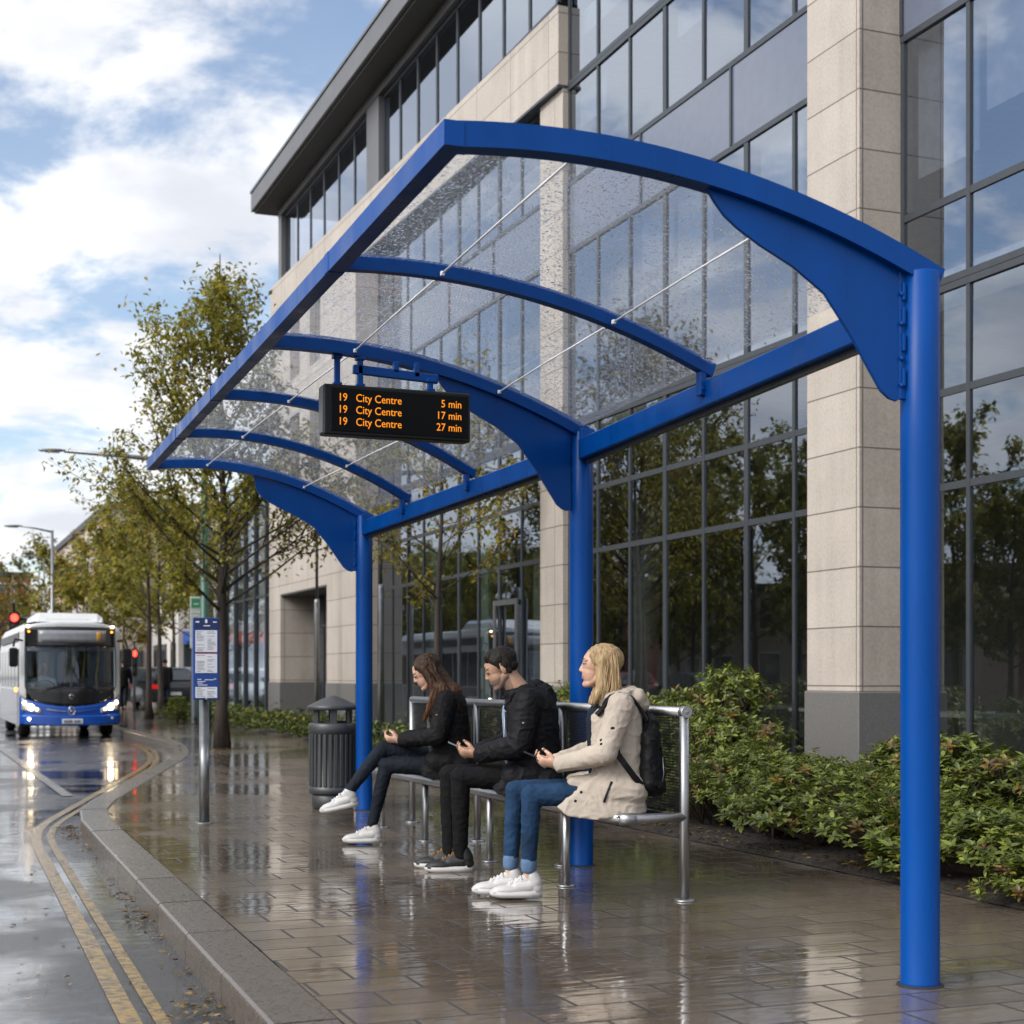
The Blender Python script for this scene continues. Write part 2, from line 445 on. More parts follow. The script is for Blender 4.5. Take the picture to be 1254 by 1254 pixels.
# ------------------------------------------------------------------ ground, road, pavement, kerb
def wet(name, kind):
    m, nt, out = newmat(name)
    p = N(nt, 'ShaderNodeBsdfPrincipled'); p.inputs['Specular IOR Level'].default_value = 0.75; p.inputs['Coat IOR'].default_value = 1.33; p.inputs['Coat Roughness'].default_value = .045
    tc = N(nt, 'ShaderNodeTexCoord')
    big = N(nt, 'ShaderNodeTexNoise', Scale=0.55, Detail=5.0, Roughness=.55); L(nt, tc, 'Object', big, 'Vector')
    fine = N(nt, 'ShaderNodeTexNoise', Scale=105.0 if kind == 'road' else 70.0, Detail=3.0); L(nt, tc, 'Object', fine, 'Vector')
    mid = N(nt, 'ShaderNodeTexNoise', Scale=7.0, Detail=4.0); L(nt, tc, 'Object', mid, 'Vector')
    pud = N(nt, 'ShaderNodeMapRange', interpolation_type='SMOOTHSTEP')
    pud.inputs['From Min'].default_value = .42; pud.inputs['From Max'].default_value = .57; L(nt, big, 'Fac', pud, 'Value')
    ripple = N(nt, 'ShaderNodeTexNoise', Scale=9.0, Detail=2.0, Distortion=.6)
    mpr = N(nt, 'ShaderNodeMapping'); mpr.inputs['Scale'].default_value = (0.45, 1.7, 1); L(nt, tc, 'Object', mpr, 'Vector'); L(nt, mpr, 'Vector', ripple, 'Vector')
    # standing film of water over the surface, smooth but for slow ripples
    cw = N(nt, 'ShaderNodeMapRange'); cw.inputs['To Min'].default_value = .10; cw.inputs['To Max'].default_value = .85; L(nt, pud, 'Result', cw, 'Value'); L(nt, cw, 'Result', p, 'Coat Weight')
    cb_ = N(nt, 'ShaderNodeBump', Strength=.5, Distance=.0034); L(nt, ripple, 'Fac', cb_, 'Height'); L(nt, cb_, 'Normal', p, 'Coat Normal')
    col = N(nt, 'ShaderNodeMix', data_type='RGBA')
    if kind == 'pave':
        mp = N(nt, 'ShaderNodeMapping'); mp.inputs['Rotation'].default_value = (0, 0, R(0)); L(nt, tc, 'Object', mp, 'Vector')
        br = N(nt, 'ShaderNodeTexBrick', Scale=1.0); br.offset = 0.5; br.squash = 1.0
        br.inputs['Brick Width'].default_value = 0.40; br.inputs['Row Height'].default_value = 0.25
        br.inputs['Mortar Size'].default_value = 0.0085; br.inputs['Mortar Smooth'].default_value = 0.3; br.inputs['Bias'].default_value = 0.0
        br.inputs['Color1'].default_value = rgb((0.108, 0.083, 0.062)); br.inputs['Color2'].default_value = rgb((0.150, 0.120, 0.092)); br.inputs['Mortar'].default_value = rgb((0.028, 0.023, 0.019))
        L(nt, mp, 'Vector', br, 'Vector')
        sc = N(nt, 'ShaderNodeMapRange'); sc.inputs['To Min'].default_value = .72; sc.inputs['To Max'].default_value = 1.28; L(nt, mid, 'Fac', sc, 'Value')
        mu = N(nt, 'ShaderNodeVectorMath', operation='SCALE'); L(nt, br, 'Color', mu, 0); L(nt, sc, 'Result', mu, 'Scale')
        L(nt, mu, 'Vector', p, 'Base Color')
        jf = N(nt, 'ShaderNodeMath', operation='SUBTRACT'); jf.inputs[0].default_value = 1.0; L(nt, br, 'Fac', jf, 1)
        jw = N(nt, 'ShaderNodeMath', operation='MULTIPLY'); L(nt, jf, 'Value', jw, 0); L(nt, cw, 'Result', jw, 1); L(nt, jw, 'Value', p, 'Coat Weight')
        # every slab lies a little differently and the film of water is uneven
        hm = N(nt, 'ShaderNodeMath', operation='MULTIPLY'); hm.inputs[1].default_value = -0.006; L(nt, br, 'Fac', hm, 0)
        h2 = N(nt, 'ShaderNodeMath', operation='MULTIPLY'); h2.inputs[1].default_value = 0.0034; L(nt, ripple, 'Fac', h2, 0)
        h3 = N(nt, 'ShaderNodeMath', operation='MULTIPLY'); h3.inputs[1].default_value = 0.0005; L(nt, fine, 'Fac', h3, 0)
        dry = N(nt, 'ShaderNodeMath', operation='SUBTRACT'); dry.inputs[0].default_value = 1.15; L(nt, pud, 'Result', dry, 1)
        h3b = N(nt, 'ShaderNodeMath', operation='MULTIPLY'); L(nt, h3, 'Value', h3b, 0); L(nt, dry, 'Value', h3b, 1)
        bw = N(nt, 'ShaderNodeRGBToBW'); L(nt, br, 'Color', bw, 'Color')
        h4 = N(nt, 'ShaderNodeMath', operation='MULTIPLY'); h4.inputs[1].default_value = 0.015; L(nt, bw, 'Val', h4, 0)
        s1 = N(nt, 'ShaderNodeMath', operation='ADD'); L(nt, hm, 'Value', s1, 0); L(nt, h2, 'Value', s1, 1)
        s2 = N(nt, 'ShaderNodeMath', operation='ADD'); L(nt, s1, 'Value', s2, 0); L(nt, h3b, 'Value', s2, 1)
        s3 = N(nt, 'ShaderNodeMath', operation='ADD'); L(nt, s2, 'Value', s3, 0); L(nt, h4, 'Value', s3, 1)
        # each slab is bedded at its own slight tilt
        t1 = N(nt, 'ShaderNodeTexBrick', Scale=1.0); t1.offset = 0.5
        for k_ in ('Brick Width', 'Row Height', 'Mortar Size'): t1.inputs[k_].default_value = br.inputs[k_].default_value
        t1.inputs['Color1'].default_value = (0, 0, 0, 1); t1.inputs['Color2'].default_value = (1, 1, 1, 1); t1.inputs['Mortar'].default_value = (.5, .5, .5, 1); L(nt, mp, 'Vector', t1, 'Vector')
        tv = N(nt, 'ShaderNodeRGBToBW'); L(nt, t1, 'Color', tv, 'Color')
        tm = N(nt, 'ShaderNodeMath', operation='MULTIPLY'); tm.inputs[1].default_value = 7.31; L(nt, tv, 'Val', tm, 0)
        tf = N(nt, 'ShaderNodeMath', operation='FRACT'); L(nt, tm, 'Value', tf, 0)
        tc2 = N(nt, 'ShaderNodeCombineXYZ'); L(nt, tv, 'Val', tc2, 'X'); L(nt, tf, 'Value', tc2, 'Y'); tc2.inputs['Z'].default_value = .5
        ts = N(nt, 'ShaderNodeVectorMath', operation='SUBTRACT'); ts.inputs[1].default_value = (.5, .5, .5); L(nt, tc2, 'Vector', ts, 0)
        tk = N(nt, 'ShaderNodeVectorMath', operation='SCALE'); tk.inputs['Scale'].default_value = 0.020; L(nt, ts, 'Vector', tk, 0)
        gn = N(nt, 'ShaderNodeNewGeometry'); ta = N(nt, 'ShaderNodeVectorMath', operation='ADD'); L(nt, gn, 'Normal', ta, 0); L(nt, tk, 'Vector', ta, 1)
        tn = N(nt, 'ShaderNodeVectorMath', operation='NORMALIZE'); L(nt, ta, 'Vector', tn, 0)
        bp = N(nt, 'ShaderNodeBump', Strength=0.6, Distance=1.0); L(nt, s3, 'Value', bp, 'Height'); L(nt, tn, 'Vector', bp, 'Normal'); L(nt, bp, 'Normal', p, 'Normal')
        rr = N(nt, 'ShaderNodeMapRange'); rr.inputs['To Min'].default_value = 0.17; rr.inputs['To Max'].default_value = 0.035
        L(nt, pud, 'Result', rr, 'Value')
        rj = N(nt, 'ShaderNodeMath', operation='MULTIPLY_ADD'); rj.inputs[1].default_value = .45; L(nt, br, 'Fac', rj, 0); L(nt, rr, 'Result', rj, 2); L(nt, rj, 'Value', p, 'Roughness')
    else:
        col.inputs[6].default_value = rgb((0.040, 0.038, 0.038)); col.inputs[7].default_value = rgb((0.020, 0.019, 0.019))
        L(nt, pud, 'Result', col, 0)
        sc = N(nt, 'ShaderNodeMapRange'); sc.inputs['To Min'].default_value = .5; sc.inputs['To Max'].default_value = 1.5; L(nt, fine, 'Fac', sc, 'Value')
        mu = N(nt, 'ShaderNodeVectorMath', operation='SCALE'); L(nt, col, 2, mu, 0); L(nt, sc, 'Result', mu, 'Scale')
        L(nt, mu, 'Vector', p, 'Base Color')
        inv = N(nt, 'ShaderNodeMath', operation='SUBTRACT'); inv.inputs[0].default_value = 1.06; L(nt, pud, 'Result', inv, 1)
        h1 = N(nt, 'ShaderNodeMath', operation='MULTIPLY'); L(nt, fine, 'Fac', h1, 0); L(nt, inv, 'Value', h1, 1)
        h1b = N(nt, 'ShaderNodeMath', operation='MULTIPLY'); h1b.inputs[1].default_value = 0.0125; L(nt, h1, 'Value', h1b, 0)
        h2 = N(nt, 'ShaderNodeMath', operation='MULTIPLY'); h2.inputs[1].default_value = 0.0012; L(nt, ripple, 'Fac', h2, 0)
        s1 = N(nt, 'ShaderNodeMath', operation='ADD'); L(nt, h1b, 'Value', s1, 0); L(nt, h2, 'Value', s1, 1)
        bp = N(nt, 'ShaderNodeBump', Strength=0.6, Distance=1.0); L(nt, s1, 'Value', bp, 'Height'); L(nt, bp, 'Normal', p, 'Normal')
        rr = N(nt, 'ShaderNodeMapRange'); rr.inputs['To Min'].default_value = 0.27; rr.inputs['To Max'].default_value = 0.06
        L(nt, pud, 'Result', rr, 'Value'); L(nt, rr, 'Result', p, 'Roughness')
    L(nt, p, 'BSDF', out, 'Surface')
    return m
M['road'] = wet('wet_asphalt', 'road')
M['pave'] = wet('wet_paving', 'pave')
M['kerb'] = mat('wet_granite_kerb', (0.092, 0.076, 0.063), 0.30, var=.25, scale=40, bump=.35, bscale=110, bdist=.004, rvar=.08, island=.16)
def paintmat(name, col):
    m, nt, out = newmat(name)
    p = N(nt, 'ShaderNodeBsdfPrincipled', Roughness=.2)
    tc = N(nt, 'ShaderNodeTexCoord'); nz = N(nt, 'ShaderNodeTexNoise', Scale=22.0, Detail=6.0, Roughness=.7); L(nt, tc, 'Object', nz, 'Vector')
    mr = N(nt, 'ShaderNodeMapRange'); mr.inputs['From Min'].default_value = .42; mr.inputs['From Max'].default_value = .64; L(nt, nz, 'Fac', mr, 'Value')
    mx = N(nt, 'ShaderNodeMix', data_type='RGBA'); mx.inputs[6].default_value = rgb(col); mx.inputs[7].default_value = rgb((.06, .058, .05)); L(nt, mr, 'Result', mx, 0)
    L(nt, mx, 2, p, 'Base Color')
    n2 = N(nt, 'ShaderNodeTexNoise', Scale=150.0); L(nt, tc, 'Object', n2, 'Vector')
    b = N(nt, 'ShaderNodeBump', Strength=.5, Distance=.003); L(nt, n2, 'Fac', b, 'Height'); L(nt, b, 'Normal', p, 'Normal')
    L(nt, p, 'BSDF', out, 'Surface'); return m
M['yellow'] = paintmat('yellow_line_paint', (0.30, 0.19, 0.06))
M['whiteline'] = paintmat('white_line_paint', (0.26, 0.24, 0.215))

ROADZ = -0.13
mb = MB(); mb.poly([(-60, -20, ROADZ), (160, -20, ROADZ), (160, 600, ROADZ), (-60, 600, ROADZ)])
tag(mb.build('road', M['road']), kind='structure')
mb = MB(); mb.poly([(-1500, -600, -.16), (1500, -600, -.16), (1500, 2200, -.16), (-1500, 2200, -.16)])
tag(mb.build('ground', M['soil']), kind='structure')

def smooth_poly(pts, k=6):
    """round the corners of a polyline (quadratic)"""
    out = [V(pts[0])]
    for i in range(1, len(pts) - 1):
        a, b, c = V(pts[i - 1]), V(pts[i]), V(pts[i + 1])
        r = min(1.2 if i == 1 else 2.6, (a - b).length * .45, (c - b).length * .45)
        p0 = b + (a - b).normalized() * r; p1 = b + (c - b).normalized() * r
        for j in range(k + 1):
            t = j / k
            out.append((1 - t) ** 2 * p0 + 2 * t * (1 - t) * b + t * t * p1)
    out.append(V(pts[-1]))
    return out
KERB = smooth_poly([(0.815, -8, 0), (1.333, 13.9, 0), (3.75, 23.3, 0), (4.30, 27.5, 0), (4.30, 150, 0)])
def offset(poly, d):
    out = []
    for i, p in enumerate(poly):
        t = (poly[min(i + 1, len(poly) - 1)] - poly[max(i - 1, 0)]).normalized()
        out.append(p + V((t.y, -t.x, 0)) * d)
    return out
def resample(poly, step, start=0.0):
    out = []; acc = start
    for i in range(len(poly) - 1):
        a, b = poly[i], poly[i + 1]; l = (b - a).length
        while acc <= l:
            out.append(a + (b - a) * (acc / l)); acc += step
        acc -= l
    return out
KW = 0.24
inner = offset(KERB, KW)
mb = MB()
pv = [(p.x, p.y, 0.0) for p in inner] + [(60, 150, 0), (60, -8, 0)]
mb.poly(pv)
o = tag(mb.build('pavement', M['pave']), kind='structure')
bmx = bmesh.new(); bmx.from_mesh(o.data); bmesh.ops.triangulate(bmx, faces=bmx.faces[:]); bmx.to_mesh(o.data); bmx.free()
for p in o.data.polygons:
    if p.normal.z < 0: p.flip()
# kerb stones of about a metre, bevelled on the road side
mb = MB()
st = [p for p in resample(KERB, 0.5, 0.0)]
fine = [p for p in KERB if False]
i = 0
pts = resample(KERB, 0.98, 0.35)
for a, b in zip(pts[:-1], pts[1:]):
    if a.y > 70: break
    d = (b - a).normalized(); n = V((d.y, -d.x, 0)); g = 0.006
    a2 = a + d * g; b2 = b - d * g
    prof = [(0.0, -0.17), (0.0, -0.016), (0.004, -0.006), (0.016, 0.003), (KW - .012, 0.006), (KW - .004, 0.0), (KW - .004, -.17)]
    jz = random.uniform(-.002, .002)
    ra = [mb.bm.verts.new(a2 + n * u + V((0, 0, z + jz))) for u, z in prof]
    rb = [mb.bm.verts.new(b2 + n * u + V((0, 0, z + jz))) for u, z in prof]
    for k in range(len(prof) - 1): mb.face([ra[k], rb[k], rb[k + 1], ra[k + 1]])
    mb.face(ra); mb.face(rb[::-1])
tag(mb.build('kerb', M['kerb']), kind='structure')
mb = MB(); ko = offset(KERB, .012); ki = offset(KERB, KW - .002)
for k in range(len(KERB) - 1):
    mb.poly([ko[k] + V((0, 0, -.012)), ko[k + 1] + V((0, 0, -.012)), ki[k + 1] + V((0, 0, -.012)), ki[k] + V((0, 0, -.012))])
    mb.poly([ko[k] + V((0, 0, -.2)), ko[k + 1] + V((0, 0, -.2)), ko[k + 1] + V((0, 0, -.012)), ko[k] + V((0, 0, -.012))])
tag(mb.build('kerb_bedding', mat('kerb_joint', (.03, .028, .025), .6)), kind='structure')

def stripe(line, d0, d1, y0, y1, zz=.004):
    m_ = MB(); a = offset(line, d0); b = offset(line, d1)
    for k in range(len(line) - 1):
        if line[k].y < y0 - .01 or line[k + 1].y > y1 + .01: continue
        m_.poly([(a[k].x, a[k].y, ROADZ + zz), (a[k + 1].x, a[k + 1].y, ROADZ + zz), (b[k + 1].x, b[k + 1].y, ROADZ + zz), (b[k].x, b[k].y, ROADZ + zz)])
    return m_
YL = smooth_poly([(0.815, -8, 0), (1.32, 13.4, 0), (3.75, 23.3, 0), (4.30, 27.5, 0), (4.30, 150, 0)])
YL = [p for p in resample(YL, .5)]
for d, w_ in ((-.225, .055), (-.325, .08)):
    tag(stripe(YL, d, d - w_, -8, 30).build('yellow_line', M['yellow']), kind='structure')
WL = [V((1.62 - .012 * (y - 15.5) * .3, y, 0)) for y in [15.4 + .6 * k for k in range(80)]]
tag(stripe(WL, -.06, .06, 17.2, 62, .008).build('bay_line', M['whiteline']), kind='structure')

# planting bed: mulch, laid behind a low steel edging
BED = [(5.15, -4), (5.15, 16.5), (5.5, 18.5), (6.55, 21.5), (6.7, 30.2), (6.9, 35.8), (7.9, 35.8), (7.9, -4)]
mb = MB()
def bedz(x, y):
    return 0.035 + 0.03 * noise.noise(V((x * 2.1, y * 2.1, 1))) + .018 * noise.noise(V((x * 9, y * 9, 3)))
def edge_x(y):
    for (x0, y0), (x1, y1) in zip(BED[:5], BED[1:6]):
        if y0 <= y <= y1: return x0 + (x1 - x0) * (y - y0) / (y1 - y0)
    return 5.15
ys = [-4 + .16 * k for k in range(250)]
rows = []
for y in ys:
    if y > 35.8: break
    e = edge_x(y); row = []
    for k in range(13):
        u = (k / 12) ** 1.5
        x = e + (7.93 - e) * u
        row.append(mb.bm.verts.new((x, y, bedz(x, y) if k else .004)))
    rows.append(row)
for a, b in zip(rows[:-1], rows[1:]):
    for k in range(12): mb.face([a[k], a[k + 1], b[k + 1], b[k]], True)
tag(mb.build('planting_bed', M['soil']), kind='structure')

# fallen leaves in the gutter, along the bed edge and on the mulch
M['deadleaf'] = leafmat('dead_leaf', (0.10, 0.055, 0.018), .6, .15, .35, (0.30, 0.19, 0.05))
def leafquad(m_, c, d, n, l, w_, fold=.25):
    d = d.normalized(); s = d.cross(n).normalized(); n = s.cross(d).normalized()
    a = m_.bm.verts.new(c); b = m_.bm.verts.new(c + d * l * .5 + s * w_ * .5 + n * w_ * fold)
    e = m_.bm.verts.new(c + d * l - n * l * .12); f = m_.bm.verts.new(c + d * l * .5 - s * w_ * .5 + n * w_ * fold)
    m_.face([a, b, e], True); m_.face([a, e, f], True)
mb = MB(); rnd = random.Random(5)
def drop_leaf(x, y, z, s):
    a = rnd.uniform(0, 2 * PI)
    leafquad(mb, V((x, y, z + rnd.uniform(.002, .012))), V((math.cos(a), math.sin(a), rnd.uniform(-.1, .3))), V((rnd.uniform(-.3, .3), rnd.uniform(-.3, .3), 1)), s, s * .62, rnd.uniform(-.2, .3))
for _ in range(170):
    y = rnd.uniform(5, 16.5); g = abs(rnd.gauss(0, .05))
    drop_leaf(.990 + .0237 * min(y, 13.6) - g, min(y, 13.6), ROADZ + .004, rnd.uniform(.02, .05))
for cx, cy_ in ((1.02, 5.85), (1.08, 6.1), (1.25, 12.9), (1.27, 13.5), (1.15, 8.4)):
    for _ in range(26):
        drop_leaf(min(.985 + .0237 * cy_, cx + rnd.gauss(0, .06)), cy_ + rnd.gauss(0, .14), ROADZ + rnd.uniform(.004, .02), rnd.uniform(.025, .055))
for _ in range(60):
    drop_leaf(rnd.uniform(.3, 1.05), rnd.uniform(5.5, 14), ROADZ + .004, rnd.uniform(.02, .045))
for _ in range(1500):
    y = rnd.uniform(3, 24); x = edge_x(y) + abs(rnd.gauss(0, .22)) - .05
    drop_leaf(x, y, max(.004, bedz(x, y)) + .004, rnd.uniform(.025, .06))
for _ in range(110):
    t_ = rnd.uniform(0, 1); y = 14 + t_ * 12
    drop_leaf(rnd.uniform(2.4, 5.2), rnd.uniform(9, 30), .003, rnd.uniform(.03, .06))
for _ in range(260):
    a = rnd.uniform(0, 2 * PI); r_ = abs(rnd.gauss(.35, .3))
    drop_leaf(4.75 + r_ * math.cos(a), 24.7 + r_ * math.sin(a), .003, rnd.uniform(.03, .07))
tag(mb.build('fallen_leaves', M['deadleaf'], recalc=False), kind='stuff')
# ------------------------------------------------------------------ bus shelter
def canopy_glass():
    m, nt, out = newmat('wet_canopy_glass')
    tc = N(nt, 'ShaderNodeTexCoord')
    wz = N(nt, 'ShaderNodeTexNoise', Scale=60.0, Detail=2.0); L(nt, tc, 'Object', wz, 'Vector')
    wmx = N(nt, 'ShaderNodeMix', data_type='RGBA', blend_type='LINEAR_LIGHT'); wmx.inputs[0].default_value = 0.012
    L(nt, tc, 'Object', wmx, 6); L(nt, wz, 'Color', wmx, 7)
    def layer(scale, rmin, rmax, keep):
        v = N(nt, 'ShaderNodeTexVoronoi', Scale=scale); v.feature = 'F1'; L(nt, wmx, 2, v, 'Vector')
        sp = N(nt, 'ShaderNodeSeparateColor'); L(nt, v, 'Color', sp, 'Color')
        rad = N(nt, 'ShaderNodeMapRange'); rad.inputs['From Min'].default_value = 1 - keep; rad.inputs['From Max'].default_value = 1.0
        rad.inputs['To Min'].default_value = rmin; rad.inputs['To Max'].default_value = rmax; L(nt, sp, 'Red', rad, 'Value')
        d = N(nt, 'ShaderNodeMath', operation='DIVIDE'); L(nt, v, 'Distance', d, 0); L(nt, rad, 'Result', d, 1)
        h = N(nt, 'ShaderNodeMath', operation='SUBTRACT'); h.inputs[0].default_value = 1.0; h.use_clamp = True; L(nt, d, 'Value', h, 1)
        on = N(nt, 'ShaderNodeMath', operation='GREATER_THAN'); on.inputs[1].default_value = 1 - keep; L(nt, sp, 'Red', on, 0)
        h1 = N(nt, 'ShaderNodeMath', operation='MULTIPLY'); L(nt, h, 'Value', h1, 0); L(nt, on, 'Value', h1, 1)
        h2 = N(nt, 'ShaderNodeMath', operation='POWER'); h2.inputs[1].default_value = .55; L(nt, h1, 'Value', h2, 0)
        return h2
    a = layer(58.0, .20, .50, .78); b = layer(130.0, .22, .48, .65)
    hb = N(nt, 'ShaderNodeMath', operation='MULTIPLY'); hb.inputs[1].default_value = .5; L(nt, b, 'Value', hb, 0)
    h = N(nt, 'ShaderNodeMath', operation='MAXIMUM'); L(nt, a, 'Value', h, 0); L(nt, hb, 'Value', h, 1)
    mask = N(nt, 'ShaderNodeMath', operation='GREATER_THAN'); mask.inputs[1].default_value = .12; L(nt, h, 'Value', mask, 0)
    bump = N(nt, 'ShaderNodeBump', Strength=1.0, Distance=.010); L(nt, h, 'Value', bump, 'Height')
    tr = N(nt, 'ShaderNodeBsdfTransparent', Color=(.93, .945, .955, 1))
    rf = N(nt, 'ShaderNodeBsdfRefraction', Color=(.97, .97, .98, 1), Roughness=0.0, IOR=1.16); L(nt, bump, 'Normal', rf, 'Normal')
    gd = N(nt, 'ShaderNodeBsdfGlossy', Color=(.9, .9, .9, 1), Roughness=.04); L(nt, bump, 'Normal', gd, 'Normal')
    dr = N(nt, 'ShaderNodeMixShader'); dr.inputs[0].default_value = .22; L(nt, rf, 'BSDF', dr, 1); L(nt, gd, 'BSDF', dr, 2)
    tl = N(nt, 'ShaderNodeBsdfTranslucent', Color=(.85, .88, .92, 1))
    nf = N(nt, 'ShaderNodeTexNoise', Scale=2.2, Detail=4.0); L(nt, tc, 'Object', nf, 'Vector')
    film = N(nt, 'ShaderNodeMapRange'); film.inputs['To Min'].default_value = .015; film.inputs['To Max'].default_value = .09; L(nt, nf, 'Fac', film, 'Value')
    base = N(nt, 'ShaderNodeMixShader'); L(nt, film, 'Result', base, 0); L(nt, tr, 'BSDF', base, 1); L(nt, tl, 'BSDF', base, 2)
    gl = N(nt, 'ShaderNodeBsdfGlossy', Color=(1, 1, 1, 1), Roughness=.03)
    fr = N(nt, 'ShaderNodeLayerWeight', Blend=.5); fp = N(nt, 'ShaderNodeMath', operation='POWER'); fp.inputs[1].default_value = 4.0; L(nt, fr, 'Facing', fp, 0)
    fq = N(nt, 'ShaderNodeMath', operation='MULTIPLY_ADD'); fq.inputs[1].default_value = .18; fq.inputs[2].default_value = .006; L(nt, fp, 'Value', fq, 0)
    b2 = N(nt, 'ShaderNodeMixShader'); L(nt, fq, 'Value', b2, 0); L(nt, base, 'Shader', b2, 1); L(nt, gl, 'BSDF', b2, 2)
    fin = N(nt, 'ShaderNodeMixShader'); L(nt, mask, 'Value', fin, 0); L(nt, b2, 'Shader', fin, 1); L(nt, dr, 'Shader', fin, 2)
    L(nt, fin, 'Shader', out, 'Surface')
    return m
M['canopy'] = canopy_glass()
def underglass():
    m, nt, out = newmat('canopy_glass_underside')
    tr = N(nt, 'ShaderNodeBsdfTransparent', Color=(.97, .975, .98, 1)); gl = N(nt, 'ShaderNodeBsdfGlossy', Roughness=.02)
    fr = N(nt, 'ShaderNodeLayerWeight', Blend=.5); fp = N(nt, 'ShaderNodeMath', operation='POWER'); fp.inputs[1].default_value = 4.5; L(nt, fr, 'Facing', fp, 0)
    fq = N(nt, 'ShaderNodeMath', operation='MULTIPLY_ADD'); fq.inputs[1].default_value = .10; fq.inputs[2].default_value = .004; L(nt, fp, 'Value', fq, 0); ms = N(nt, 'ShaderNodeMixShader')
    L(nt, fq, 'Value', ms, 0); L(nt, tr, 'BSDF', ms, 1); L(nt, gl, 'BSDF', ms, 2); L(nt, ms, 'Shader', out, 'Surface'); return m
M['canopy_under'] = underglass()
M['clear'] = mat('clear_rod', (.92, .92, .92), .5, 0.0, spec=.8)

# frame stations: (front Y, back Y); front edge and back line run almost along the street
def lerp(a, b, t): return a + (b - a) * t
P1, P2, P3 = V((3.55, 4.874, 2.674)), V((3.86, 8.713, 2.654)), V((3.70, 12.997, 2.549))
FN, FF = V((1.693, 4.874, 2.950)), V((1.896, 12.997, 2.905))
def back_at(y):
    if y <= P2.y: return P1.lerp(P2, (y - P1.y) / (P2.y - P1.y))
    return P2.lerp(P3, (y - P2.y) / (P3.y - P2.y))
def front_at(y): return FN.lerp(FF, (y - FN.y) / (FF.y - FN.y))
STN = [(4.874, 4.874), (6.50, 6.78), (8.10, 8.713), (9.70, 10.48), (11.30, 11.86), (12.997, 12.997)]
def arch(f, b, s):
    g = (0.6084 - (s - .22) ** 2) / (0.6084 - .0484)
    p = f.lerp(b, s); p.z = b.z + (f.z - b.z) * g
    return p
def surf(k, s):
    """point on the roof surface, k = fractional station index"""
    i = min(int(k), len(STN) - 2); t = k - i
    fy = lerp(STN[i][0], STN[i + 1][0], t); by = lerp(STN[i][1], STN[i + 1][1], t)
    return arch(front_at(fy), back_at(by), s)

sh = empty('bus_shelter', (3.7, 8.7, 0), 0, 'blue steel bus shelter with a curved clear roof covered in raindrops', 'bus shelter')
inv = Matrix.Translation((-3.7, -8.7, 0))
def spart(mb_, name, mats, parent=sh, label=None):
    mb_.bm.transform(inv)
    return mb_.build(name, mats, parent, label=label)

for i, P in enumerate((P1, P2, P3)):
    m_ = MB()
    r = .0725
    m_.lathe([(r + .004, 0.0), (r, .012), (r, .5), (r, 1.2), (r, 2.0), (r, P.z - .004), (r - .004, P.z)], 32, (P.x, P.y, 0))
    m_.box((P.x - r - .010, P.y, P.z - .24), (.030, .022, .48), bev=.002)      # flange the bracket bolts to
    if i: m_.box((P.x, P.y - r - .012, P.z - .06), (.09, .03, .14), bev=.003)
    post = spart(m_, 'post', M['blue'])
    m_ = MB(); m_.lathe([(.088, .0005), (.086, .004), (.074, .006)], 28, (P.x, P.y, 0)); spart(m_, 'foot_seal', M['bindark'], post)
    # bracket plate
    W = (P.x - 1.70) / 1.85
    g = [(.0, .0), (.0, .474), (.018, .488), (.05, .48), (.085, .455), (.14, .375), (.22, .255), (.33, .115), (.46, .030), (.60, -.035), (.69, -.085), (.745, -.125), (.785, -.170), (.815, -.215)]
    fr, bk = front_at((4.874, 8.10, 12.997)[i]), back_at(P.y)
    wid = (bk.x - fr.x)
    pts = []
    for dx_, dz_ in g: pts.append((P.x - r - .018 - dx_ * W, dz_))
    outl = []
    for x, dz_ in pts:
        s = (x - fr.x) / wid; a = arch(fr, bk, s)
        outl.append(V((x, a.y, P.z - dz_)))
    outl[0].z = arch(fr, bk, (outl[0].x - fr.x) / wid).z - .04
    top = []
    for k in range(1, 9):
        x = pts[-1][0] + (pts[0][0] - pts[-1][0]) * k / 9; s = (x - fr.x) / wid; a = arch(fr, bk, s)
        top.append(V((a.x, a.y, a.z - .045)))
    outl[-1].z = arch(fr, bk, (outl[-1].x - fr.x) / wid).z - .045
    m_ = MB(); m_.prism([p + V((0, -.008, 0)) for p in outl + top], (0, .016, 0))
    br = spart(m_, 'bracket', M['blue'])
    m_ = MB()
    for zz in (.09, .20, .33, .43):
        m_.lathe([(.009, 0), (.009, .008), (.004, .012)], 8, (P.x - r - .020, P.y - .012, P.z - zz), M=Matrix.Rotation(R(90), 3, 'X'))
    for zz in (.06, .15, .25, .38):
        m_.box((P.x - r - .012, P.y - .016, P.z - zz - .02), (.012, .014, .065), bev=.002)
    spart(m_, 'hinge_bolts', [M['blue']], br)

# arches
for i, (fy, by) in enumerate(STN):
    f, b = front_at(fy), back_at(by)
    main = i in (0, 2, 5)
    m_ = MB()
    hh = .086 if i == 0 else (.082 if main else .066); ww = .085 if i == 0 else (.07 if main else .055)
    path = [arch(f, b, s / 28 * (1.0 if not main else 1.035)) for s in range(29)]
    m_.sweep(path, ww, hh)
    rb = spart(m_, 'roof_arch' if main else 'roof_rib', M['blue'])
    if not main:
        m_ = MB(); p = arch(f, b, .975)
        m_.box(p + V((-.01, 0, -.085)), (.035, .05, .12), bev=.004)
        m_.lathe([(.010, -.035), (.010, .035)], 8, p + V((-.01, 0, -.11)), M=Matrix.Rotation(R(90), 3, 'X'))
        spart(m_, 'rib_shoe', M['blue'], rb)
